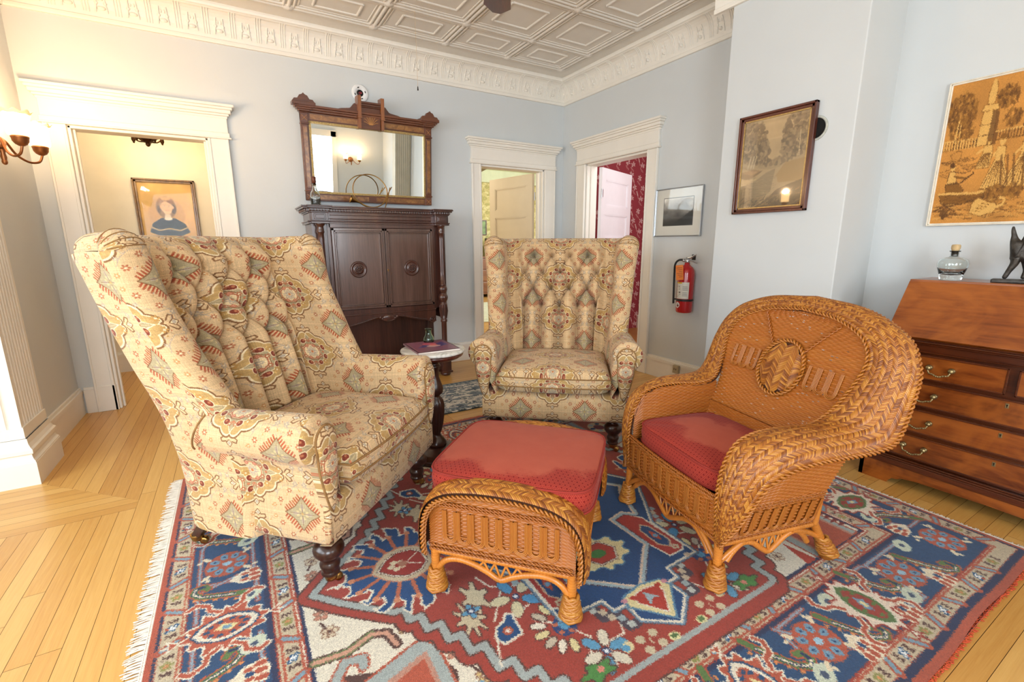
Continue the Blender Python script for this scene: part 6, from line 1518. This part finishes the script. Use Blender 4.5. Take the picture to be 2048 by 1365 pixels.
framed('framed_landscape', 'sepia river landscape in a dark brown frame on the chimney breast', 'x', CHX-.003, 1.556, 2.031, 1.440, 2.047, .030, .030, M_FBROWN, image_mat('landscape_print', paint_landscape(), .6, extend='EXTEND'), slip=.008)
framed('framed_photograph', 'black and white mountain photograph in thin silver frame, above the fire extinguisher', 'x', RX-.003, 2.586, 3.082, 1.310, 1.720, .008, .022, M_STEEL, image_mat('photo_print', paint_photo(), .5, extend='EXTEND'), pane=M_PANE3)
framed('framed_tapestry', 'wide brown scene with garden ladies and swan, in a white edge above the desk', 'x', RX-.003, .47, 1.105, 1.338, 2.070, .014, .022, plain('white_edge', '#e9e2d2', .7, var=.08, scale=30), image_mat('tapestry_print', paint_tapestry(), .85, .2, 300, extend='EXTEND'), glass=False)
framed('framed_portrait', 'portrait of a child in dark sailor collar, gilt brown frame in the hallway', 'y', HY-.003, -.752, -.252, 1.200, 1.882, .034, .035, wood('gilt_brown_frame', ['#4a3212', '#7a5520', '#9c7430'], 2, .4, 30, .5), image_mat('portrait_print', paint_portrait(), .6, extend='EXTEND'), pane=M_PANE2)
def flue_hole():
    t = thing('flue_hole', 'round black stovepipe hole half hidden behind the landscape on the chimney breast', 'hole', (CHX-.001, 1.566, 1.898)); t.rotation_euler = (0, -PI/2, 0)
    m = MB(); m.lathe([(.058, .0), (.070, .0), (.068, .005), (.060, .006), (.057, .002)], n=36, caps=False); m.build('ring', plain('rough_plaster', '#b9bbb2', .9, var=.2, scale=60, bump=.4), t)
    m = MB(); m.lathe([(0, .0005), (.059, .0005), (.059, .0015), (0, .0015)], n=36); m.build('opening', plain('flue_dark', '#0c0b0a', .95), t)  # flat black disc paints the darkness of the recess inside the hole
flue_hole()

# ================================================================ fire extinguisher
def extinguisher():
    t = thing('fire_extinguisher', 'red fire extinguisher hanging on the wall below the mountain photograph', 'fire extinguisher', (RX-.078, 2.645, .665))
    MR = plain('red_enamel', '#b01218', .25, var=.03, coat=.5)
    m = MB(); m.lathe([(0, .0), (.058, .0), (.066, .006), (.068, .018), (.068, .335), (.064, .362), (.050, .385), (.030, .400), (.022, .408), (.020, .425), (0, .425)], n=40); m.build('cylinder', MR, t)
    m = MB(); m.lathe([(.019, .425), (.021, .430), (.021, .450), (.014, .455), (.010, .470), (0, .470)], n=16); m.tube([(0, 0, .462), (-.02, -.055, .468), (-.022, -.10, .492)], .008, 8); m.tube([(0, 0, .450), (-.01, -.06, .440), (-.012, -.105, .425)], .006, 8); m.ball((-.018, .022, .442), (.013, .013, .013)); m.build('valve', M_STEEL, t)
    m = MB(); m.tube(smooth_path([(-.012, .015, .446), (-.035, .055, .445), (-.045, .085, .41), (-.040, .092, .33), (-.035, .088, .10), (-.034, .085, .075)], 6), .0085, 10); m.build('hose', M_BLACK, t)
    m = MB(); m.lathe([(.0692, .100), (.0696, .103), (.0696, .115), (.0692, .118)], n=40, caps=False); m.tube([(-.02, .068, .109), (-.03, .09, .109)], .006, 6); m.build('strap', M_BLACK, t)
    def wrap(a0, a1, z0, z1, r, mat, name, n=14):
        q = MB(); A = np.linspace(a0, a1, n); q.grid([[(r*math.cos(a), r*math.sin(a), z) for a in A] for z in (z0, z1)]); q.grid([[((r-.0006)*math.cos(a), (r-.0006)*math.sin(a), z) for a in A] for z in (z0, z1)]); return q.build(name, mat, t)
    lab = wrap(math.radians(150), math.radians(244), .122, .262, .0688, plain('label_paper', '#d9d4c8', .6), 'label'); MI = plain('print_ink', '#3b3833', .7)
    wrap(math.radians(150), math.radians(194), .250, .262, .0692, plain('yellow_band', '#d8b02c', .6), 'label_band')
    q = MB()
    for i in range(9):
        for a0, a1 in ((154, 168), (172, 188), (200, 238)):
            z = .135+.0125*i; 
            if (i*7+a0) % 4 == 0: continue
            A = np.radians(np.linspace(a0, a1-((i*13+a0) % 11), 6)); q.grid([[(.0694*math.cos(a), .0694*math.sin(a), zz) for a in A] for zz in (z, z+(.009 if i in (3, 7) and a0 == 172 else .0028))])
    q.build('label_print', MI, lab)
    q = MB(); a0 = math.radians(168); c = [(.0696*math.cos(a0+.33*math.cos(b)), .0696*math.sin(a0+.33*math.cos(b)), .068+.024*math.sin(b)) for b in np.linspace(0, 2*PI, 24, endpoint=False)]; q.add(c, [tuple(range(24))]); st = q.build('round_sticker', plain('sticker_white', '#e6dcd8', .5), t)
    q = MB()
    for da, z0, z1 in ((-.10, .056, .076), (.04, .056, .070), (-.04, .072, .082)): A = [a0+da, a0+da+.07]; q.grid([[(.0702*math.cos(a), .0702*math.sin(a), z) for a in A] for z in (z0, z1)])
    q.build('sticker_print', MI, st)
    q = MB(); q.box((-.002, -.034, -.125), (.0, .034, .0)); 
    g = q.build('service_tag', plain('orange_tag', '#e8823a', .7), t); g.location = (-.080, .012, .405); g.rotation_euler = (-.12, .02, .15); q = MB()
    for i in range(6): q.box((-.0028, -.026, -.025-.015*i), (-.002, .026-(i % 3)*.010, -.022-.015*i))
    q.build('tag_print', MI, g)
    q = MB(); q.box((.070, -.022, .445), (.0775, .012, .49)); q.tube([(.072, -.005, .47), (.03, -.003, .466), (.0, 0, .452)], .005, 6); q.build('bracket', M_IRON, t)
extinguisher()
def outlet():
    t = thing('wall_outlet', 'beige outlet box on the baseboard below the fire extinguisher', 'outlet', (RX-.020, 2.715, .095)); m = MB(); m.box((-.030, -.030, 0), (0, .030, .075)); m.build('box', plain('beige_plastic', '#b3a283', .5), t, bevel=.005); m = MB(); [m.box((-.0308, y-.003, .03), (-.0295, y+.003, .048)) for y in (-.010, .010)]; m.build('slots', M_IRON, t)
outlet()

# ================================================================ slant-front desk
M_DESK = wood('desk_mahogany', ['#4a1d08', '#823e13', '#b06325'], 1, .28, 5, .10, .4, .55); M_DESKD = wood('desk_dark_mahogany', ['#2f1006', '#54240d', '#743a17'], 1, .3, 8, .06, .3); M_ABRASS = plain('old_brass', '#a3946c', .35, .9, .2, 40)
def desk():
    t = thing('slant_front_desk', 'mahogany slant-front desk with four rows of drawers, under the brown tapestry', 'desk', (0, 0, 0)); X, xb, y0, y1 = 2.885, 3.352, .065, 1.030
    m = MB(); side = [(X+.012, .15), (X+.012, .772), (X+.20, 1.040), (X+.20, 1.046), (xb, 1.046), (xb, .15)]
    for a, b in ((y0, y0+.020), (y1-.020, y1)): m.prism(side, 1, a, b)
    m.box((X+.02, y0+.02, .15), (xb, y1-.02, .76)); m.box((X+.012, y0+.0, .15), (X+.03, y1, .745)); m.prism([(X+.04, .76), (X+.205, 1.035), (xb, 1.035), (xb, .76)], 1, y0+.02, y1-.02); m.build('carcass', M_DESKD, t, bevel=.002, seg=1)
    m = MB(); m.box((X+.190, y0-.006, 1.044), (xb, y1+.006, 1.060)); m.build('top', M_DESK, t, bevel=.003)
    m = MB(); d = Vector((.188, 0, .268)).normalized(); n = Vector((-d.z, 0, d.x)); L = .322; p0 = Vector((X+.004, 0, .778)); vs = []
    for yy in (y0-.002, y1+.002):
        for a, b in ((0, 0), (L, 0), (L, .018), (0, .018)): q = p0+d*a-n*-1*b*0+n*b; vs.append((q.x, yy, q.z))
    m.add(vs, [(0, 1, 2, 3), (7, 6, 5, 4), (0, 4, 5, 1), (1, 5, 6, 2), (2, 6, 7, 3), (3, 7, 4, 0)]); fl = m.build('slant_lid', M_DESK, t, bevel=.002)
    m = MB()
    for z0, z1, o in ((.756, .764, .010), (.764, .772, .016), (.772, .779, .008), (.716, .722, .004)): m.box((X-o, y0-o, z0), (X+.03, y1+o, z1))
    m.box((X-.003, y0, .722), (X+.03, y1, .756))
    m.build('upper_moulding', M_DESKD, t, bevel=.002, seg=1); m = MB()
    for z0, z1, o in ((.110, .135, .028), (.135, .143, .022), (.143, .150, .012), (.102, .110, .020)): m.box((X-o, y0-o, z0), (xb, y1+o, z1))
    m.build('base_moulding', M_DESKD, t, bevel=.002, seg=1)
    # bracket feet with shaped apron
    m = MB(); low = [(y0-.02, 0), (y0+.11, 0), (y0+.115, .012), (y0+.13, .030), (y0+.155, .034), (y0+.17, .045), (y0+.23, .053), ((y0+y1)/2, .058), (y1-.23, .053), (y1-.17, .045), (y1-.155, .034), (y1-.13, .030), (y1-.115, .012), (y1-.11, 0), (y1+.02, 0), (y1+.02, .104), (y0-.02, .104)]
    m.prism(low, 0, X-.018, X+.004)
    for a, b in ((y0-.02, y0-.002), (y1+.002, y1+.02)): m.prism([(X-.018, 0), (X+.11, 0), (X+.13, .03), (X+.17, .05), (xb-.15, .05), (xb-.1, 0), (xb, 0), (xb, .104), (X-.018, .104)], 1, a, b)
    m.build('bracket_base', M_DESK, t, bevel=.002, seg=1)
    def handle(par, yc, zc):
        q = MB()
        for s in (-1, 1):
            k = len(q.v); q.lathe([(.012, 0), (.0135, .004), (.009, .008), (.006, .012), (.011, .016), (.012, .021), (.006, .026), (0, .027)], n=16); q.xf(Matrix.Translation((X-.012, yc+s*.042, zc)) @ Matrix.Rotation(-PI/2, 4, 'Y'), k)
        pth = smooth_path([(X-.030, yc-.042, zc-.002), (X-.034, yc-.040, zc-.014), (X-.036, yc-.034, zc-.024), (X-.037, yc-.022, zc-.026), (X-.038, yc-.010, zc-.032), (X-.038, yc, zc-.034), (X-.038, yc+.010, zc-.032), (X-.037, yc+.022, zc-.026), (X-.036, yc+.034, zc-.024), (X-.034, yc+.040, zc-.014), (X-.030, yc+.042, zc-.002)], 5)
        q.tube(pth, [.0030+.0016*math.sin(PI*i/(len(pth)-1))*(1+.5*math.sin(i*1.6)) for i in range(len(pth))], 8); q.build('handle', M_ABRASS, par)['label'] = 'brass swan-neck handle'
    def drawer(a, b, z0, z1, hs, key):
        q = MB(); q.box((X-.008, a, z0), (X+.018, b, z1))
        for lo, hi in (((a-.003, z0-.003), (a+.004, z1+.003)), ((b-.004, z0-.003), (b+.003, z1+.003)), ((a-.003, z0-.003), (b+.003, z0+.004)), ((a-.003, z1-.004), (b+.003, z1+.003))): q.box((X-.0125, lo[0], lo[1]), (X-.006, hi[0], hi[1]), 1)
        d = q.build('drawer', [M_DESK, M_DESKD], t, bevel=.0015, seg=1)
        for yc in hs: handle(d, yc, (z0+z1)/2+.006)
        if key: q = MB(); q.box((X-.0095, (a+b)/2-.006, z1-.036), (X-.008, (a+b)/2+.006, z1-.014)); k = q.build('keyhole', M_ABRASS, d, bevel=.002); q = MB(); q.lathe([(0, 0), (.003, 0), (.003, .0008), (0, .0008)], n=10); q.box((-.010, -.0012, 0), (0, .0012, .0008)); q.xf(Matrix.Translation((X-.0096, (a+b)/2, z1-.022)) @ Matrix.Rotation(-PI/2, 4, 'Y')); q.build('key_slot', M_IRON, k)
    ym = (y0+y1)/2
    drawer(ym+.018, y1-.035, .588, .702, [.79], False); drawer(y0+.035, ym-.018, .588, .702, [.305], False)
    for z0 in (.448, .308, .168): drawer(y0+.035, y1-.035, z0, z0+.116, [.835, .26], True)
desk()
DT = 1.0605
def decanter():
    t = thing('glass_decanter', 'squat clear glass bottle with cork stopper on the left end of the desk', 'bottle', (3.175, .905, DT))
    m = MB(); m.lathe([(0, 0), (.040, 0), (.044, .004), (.046, .020), (.049, .030), (.060, .065), (.062, .085), (.056, .102), (.040, .112), (.020, .116), (.017, .120), (.017, .140), (.022, .143), (.022, .147), (.014, .147), (.0145, .120), (.018, .113), (.038, .108), (.052, .098), (.057, .084), (.055, .066), (.045, .032), (0, .026)], n=36, caps=False); m.build('glass', M_GLASS, t)
    m = MB(); m.lathe([(.0, .120), (.0135, .120), (.0142, .148), (.0155, .150), (.0185, .160), (.0185, .172), (.015, .178), (0, .179)], n=20); m.build('cork', plain('cork', '#cdb183', .8, var=.15, scale=50), t)
decanter()
def skin(name, verts, edges, radii, mat, parent=None, sub=2, root=0):
    me = bpy.data.meshes.new(name); me.from_pydata(verts, edges, []); o = bpy.data.objects.new(name, me); C.objects.link(o)
    s = o.modifiers.new('skin', 'SKIN'); s.use_smooth_shade = True; lay = me.skin_vertices[0].data
    for i, r in enumerate(radii): lay[i].radius = r if hasattr(r, '__len__') else (r, r)
    lay[root].use_root = True
    u = o.modifiers.new('sub', 'SUBSURF'); u.levels = sub; u.render_levels = sub; me.materials.append(mat)
    if parent: o.parent = parent
    return o
def sculpture():
    t = thing('bronze_animal', 'dark bronze horned animal figure on a thin slab base, on the desk', 'sculpture', (3.185, .600, DT), PI/2+.15)
    MBZ = plain('bronze', '#4a4642', .45, .75, .35, 30, .5, 90)
    m = MB(); m.box((-.085, -.04, 0), (.15, .04, .016)); m.build('base', MBZ, t, bevel=.003)
    # animal: x along the body, head end at +x
    V = [(.0, 0, .135), (.055, 0, .145), (.088, 0, .155), (-.055, 0, .130), (.100, 0, .190), (.104, 0, .215),
         (.082, .012, .095), (.098, .014, .055), (.110, .014, .016), (.048, -.012, .092), (.044, -.014, .055), (.050, -.014, .016),
         (-.042, .012, .090), (-.046, .014, .055), (-.040, .014, .016), (-.068, -.012, .088), (-.078, -.014, .052), (-.086, -.014, .016),
         (.112, 0, .245), (.114, 0, .262), (.066, 0, .205), (.062, 0, .228), (-.088, 0, .135), (-.10, 0, .095)]
    E = [(0, 1), (1, 2), (0, 3), (2, 4), (4, 5), (2, 6), (6, 7), (7, 8), (1, 9), (9, 10), (10, 11), (3, 12), (12, 13), (13, 14), (3, 15), (15, 16), (16, 17), (5, 18), (18, 19), (1, 20), (20, 21), (3, 22), (22, 23)]
    rr = [(.030, .048), (.032, .052), (.026, .048), (.026, .042), (.016, .020), .011, .017, .011, .010, .016, .010, .010, .016, .010, .009, .015, .010, .009, .008, .004, .012, .010, .010, .006]
    skin('animal', V, E, rr, MBZ, t)
sculpture()

# ================================================================ sconces, hall lantern, ceiling fan
def glow(name, col, power):
    t = NT(name); t.set(Base_Color=lin('#fff2d8'), Roughness=.3); t.b.inputs['Emission Color'].default_value = lin(col); t.b.inputs['Emission Strength'].default_value = power; return t.m
M_SHADE = glow('lit_glass_shade', '#ffcf8a', 5.5); M_COPPER = plain('aged_copper', '#a06a43', .35, .85, .2, 30); M_RIM = glow('amber_glass_rim', '#e8a03c', .9)
def sconce(name, label, loc, rz, power):
    """two-light wall sconce; local +x leaves the wall"""
    t = thing(name, label, 'wall lamp', loc, rz)
    m = MB(); m.lathe([(0, 0), (.055, 0), (.056, .006), (.045, .014), (.026, .022), (.020, .030), (0, .032)], n=28); m.xf(Matrix.Rotation(PI/2, 4, 'Y')); m.tube([(.02, 0, .0), (.075, 0, -.005)], .011, 10); m.ball((.085, 0, -.01), (.022, .022, .030)); m.lathe([(.010, -.10), (.014, -.08), (.010, -.06), (.016, -.04)], (.085, 0, 0), 14); m.ball((.085, 0, -.105), (.013, .013, .016)); m.build('backplate', M_COPPER, t)
    for s in (-1, 1):
        x, y = .205, s*.155; m = MB(); m.tube(smooth_path([(.085, 0, .02), (.10, s*.03, .0), (.12, s*.07, -.055), (.155, s*.115, -.085), (.190, s*.146, -.078), (x, y, -.045), (x, y, -.03)], 6), .0062, 10)
        m.lathe([(0, -.04), (.012, -.038), (.024, -.030), (.033, -.016), (.035, 0), (.037, .003), (.037, .010), (.034, .012)], (x, y, 0), 24); a = m.build('arm', M_COPPER, t)
        m = MB(); n = 48; G = []
        for r, z, fl in ((.030, .010, 0), (.046, .014, 0), (.050, .030, 0), (.050, .070, 0), (.051, .100, 0), (.056, .118, .002)): G.append([(x+(r+fl*math.sin(8*q))*math.cos(q), y+(r+fl*math.sin(8*q))*math.sin(q), z) for q in np.linspace(0, 2*PI, n, endpoint=False)])
        m.grid(G, None, 0, True, True); m.grid([[(x+(px-x)*.94, y+(py-y)*.94, z) for px, py, z in r_] for r_ in G], None, 0, True, True, True); sh = m.build('shade', M_SHADE, t); sh['label'] = 'lit white glass shade'
        m = MB(); G = []
        for r, dz, fl in ((.056, .118, .002), (.062, .128, .006), (.066, .134, .008), (.060, .130, .006)): G.append([(x+(r+.5*fl*math.sin(8*q))*math.cos(q), y+(r+.5*fl*math.sin(8*q))*math.sin(q), dz+fl*.8*math.sin(8*q)) for q in np.linspace(0, 2*PI, n, endpoint=False)])
        m.grid(G, None, 0, True, True); m.build('scalloped_rim', M_RIM, sh)
        l = bpy.data.lights.new('bulb', 'POINT'); l.energy = power; l.color = (1, .66, .36); l.shadow_soft_size = .03; o = bpy.data.objects.new('bulb', l); C.objects.link(o); o.parent = t; o.location = (x, y, .155)
    return t
sconce('wall_sconce', 'copper two-light sconce with lit scalloped shades, on the wall beside the hallway', (LX, 3.725, 1.805), 0, 20)
sconce('wall_sconce', 'lit sconce seen only in the mirror, on the wall behind the camera', (2.62, -3.0, 1.80), PI/2, 6)
def hall_lantern():
    t = thing('ceiling_lantern', 'dark bronze ceiling lamp seen through the hallway opening', 'ceiling lamp', (-.522, 5.28, 2.095))
    m = MB(); m.ball((0, 0, .012), (.018, .018, .022)); m.lathe([(.0, .02), (.03, .024), (.05, .045), (.055, .06), (.02, .07), (.012, .525), (.05, .523), (.05, .5255)], n=20)
    for k in range(5):
        a = 2*PI*k/5+.3; c, s = math.cos(a), math.sin(a); m.tube(smooth_path([(.03*c, .03*s, .03), (.07*c, .07*s, .035), (.10*c, .10*s, .06)], 5), .006, 8); m.lathe([(.010, .03), (.016, .045), (.013, .075), (.018, .09)], (.105*c, .105*s, 0), 12); m.ball((.105*c, .105*s, .026), (.008, .008, .010))
        m.tube([(.05*c, .05*s, .055), (.105*c, .105*s, .075)], .005, 6)
    m.build('frame', plain('dark_bronze', '#4a2f14', .45, .7, .2, 30), t); m = MB()
    for k in range(5): a = 2*PI*k/5+.3; m.ball((.105*math.cos(a), .105*math.sin(a), .125), (.022, .022, .034), 0, 14, 10)
    m.build('bulbs', glow('warm_bulb', '#ffd08a', 6), t)
    l = bpy.data.lights.new('hall_light', 'POINT'); l.energy = 24; l.color = (1, .74, .42); l.shadow_soft_size = .10; o = bpy.data.objects.new('hall_light', l); C.objects.link(o); o.parent = t; o.location = (0, 0, .22)
hall_lantern()
M_BLADE = wood('fan_blade_wood', ['#3a1a0e', '#5a2a17', '#74391f'], 0, .35, 8, .1)
def fan(label, loc, rz, L=.60, n=5, ceil=CZ):
    t = thing('ceiling_fan', label, 'ceiling fan', loc, rz); m = MB(); d = ceil-loc[2]
    m.lathe([(0, -.05), (.05, -.045), (.09, -.02), (.10, .02), (.085, .06), (.04, .08), (.016, .085), (.014, d-.06), (.05, d-.05), (.06, d), (0, d)], n=28); m.build('motor', M_BRASS, t)
    for k in range(n):
        m = MB(); w0, w1 = .055, .088; tip = [(.14, -w0), (L-.085, -w1), (L, -w1*.30), (L, w1*.30), (L-.085, w1), (.14, w0)]; m.prism(tip, 2, -.005, .005); m.xf(Matrix.Rotation(2*PI*k/n, 4, 'Z') @ Matrix.Rotation(.16, 4, 'X')); b = m.build('blade', M_BLADE, t, bevel=.002)
        m = MB(); m.box((.07, -.018, -.010), (.20, .018, -.004)); m.xf(Matrix.Rotation(2*PI*k/n, 4, 'Z') @ Matrix.Rotation(.16, 4, 'X')); m.build('blade_iron', M_BRASS, b)
fan('dark wooden ceiling fan, one blade tip showing at the top of the picture', (1.36, 2.37, 2.735), math.radians(63.5), .675)
def cord():
    m = MB(); m.tube([(0, 0, .0), (.001, 0, .25), (0, 0, .55)], .0011, 5); m.build
    o = m.build('pull_cord', plain('thin_cord', '#cdb18a', .8)); o.location = (1.379, 3.733, 2.42); tag(o, 'thin pull cord with a small tassel hanging from the tin ceiling', 'cord')
    m = MB(); m.lathe([(.0, 0), (.006, .0), (.004, .022), (.0015, .03)], n=8); m.build('tassel', M_IRON, o)
cord()

# ================================================================ things in the rooms beyond
framed('framed_print', 'small framed print of green leaves in the room with yellow-green wallpaper', 'y', 10.395, 5.12, 5.46, 1.46, 1.82, .022, .025, M_WALN, plain('leaf_print', '#7f9a6a', .6, var=.5, scale=9), glass=False)
def dresser():
    t = thing('wooden_dresser', 'brown wooden dresser far back in the yellow-green room', 'dresser', (5.55, 10.05, 0)); M = wood('far_dresser', ['#5e3618', '#80502a', '#9a683a'], 0); m = MB(); m.box((-.65, -.28, .08), (.65, .30, .93)); m.box((-.68, -.31, .93), (.68, .31, .96))
    for x in (-.6, .6): m.box((x-.05, -.27, 0), (x+.05, .29, .09))
    m.build('body', M, t, bevel=.004)
    for z in (.12, .40, .67):
        for x in (-.32, .32): m = MB(); m.box((x-.29, -.30, z), (x+.29, -.28, z+.24)); d = m.build('drawer', M, t, bevel=.006); m = MB(); m.ball((x, -.315, z+.12), .018); m.build('knob', M_BRASS, d)
dresser()
def telly():
    t = thing('television', 'black television on the dresser in the yellow-green room', 'television', (5.55, 9.98, .962)); m = MB(); m.box((-.34, -.03, .05), (.34, .03, .42)); m.box((-.15, -.09, 0), (.15, .09, .015)); m.box((-.03, -.02, .01), (.03, .02, .06)); m.build('case', M_BLACK, t, bevel=.006); m = MB(); m.box((-.32, -.033, .07), (.32, -.030, .40)); m.build('screen', plain('dark_screen', '#101214', .15), t)
telly()
def far_rug():
    m = MB(); m.box((3.2, 6.6, .0005), (5.2, 8.9, .008)); t = m.build('area_rug', plain('pale_green_rug', '#d5d9c8', .95, var=.15, scale=12)); tag(t, 'pale green rug on the floor of the yellow-green room', 'rug')
far_rug()
fan('brown ceiling fan in the yellow-green room', (4.25, 7.95, 2.66), .2, .75, 5, 2.98)
area('green_room_daylight', (6.8, 7.0, 2.4), (4.4, 8.6, .8), 1.6, 1.6, 150, (1, .97, .9)); area('green_room_fill', (2.3, 6.6, 2.3), (3.2, 5.2, 1.2), .8, .8, 22, (1, .86, .66)); area('red_room_area', (4.3, 2.7, 2.2), (4.4, 4.6, 1.2), 1.2, 1.2, 26, (1, .97, .95))  # second is fill added for the green-room door leaf; red room has no window
# ---- the mirror also shows a slatted chair and a post behind the camera
def slat_chair():
    t = thing('slat_back_chair', 'curved slat-back wooden chair seen in the mirror', 'chair', (1.96, -2.55, 0), PI); t.scale = (1.15, 1.15, 1.17); m = MB()
    m.lathe([(0, .44), (.22, .44), (.235, .455), (.22, .47), (0, .47)], n=28); m.build('seat', M_MAHOG, t); m = MB(); top = [(.27*math.cos(a), .25*math.sin(a)+.03, .82+.05*math.sin(a)) for a in np.linspace(-.3, PI+.3, 24)]; G = []
    m.grid([[(x*k, y*k, z+dz) for x, y, z in top] for k, dz in ((.96, -.03), (1.04, -.03), (1.04, .05), (.96, .05), (.96, -.03))]); m.build('back_rail', M_MAHOG, t)
    for a in np.linspace(-.1, PI+.1, 11): m = MB(); m.box((-.012, -.008, .46), (.012, .008, .83)); o = m.build('slat', M_MAHOG, t); o.location = (.245*math.cos(a)*.97, .225*math.sin(a)+.03, 0); o.rotation_euler = (0, 0, a+PI/2)
    for sx in (-1, 1):
        for sy in (-1, 1): m = MB(); m.tube([(sx*.15, sy*.15, .44), (sx*.20, sy*.20, 0)], [.018, .014], 10); m.build('leg', M_MAHOG, t)
slat_chair()
def far_pier():
    m = MB(); pts = []
    for i in range(8):
        for q in np.linspace(0, PI, 6): pts.append((3.05+.04*i+.018*(1-math.cos(q)), -.95-.010*math.sin(q)))
    pts = [(x, y) for x, y in pts]+[(3.37, -1.15), (3.05, -1.15)]; m.prism(pts, 2, 0, 2.8); struct(m.build('trim_9', plain('beige_post', '#c9c2b0', .6)))
far_pier()
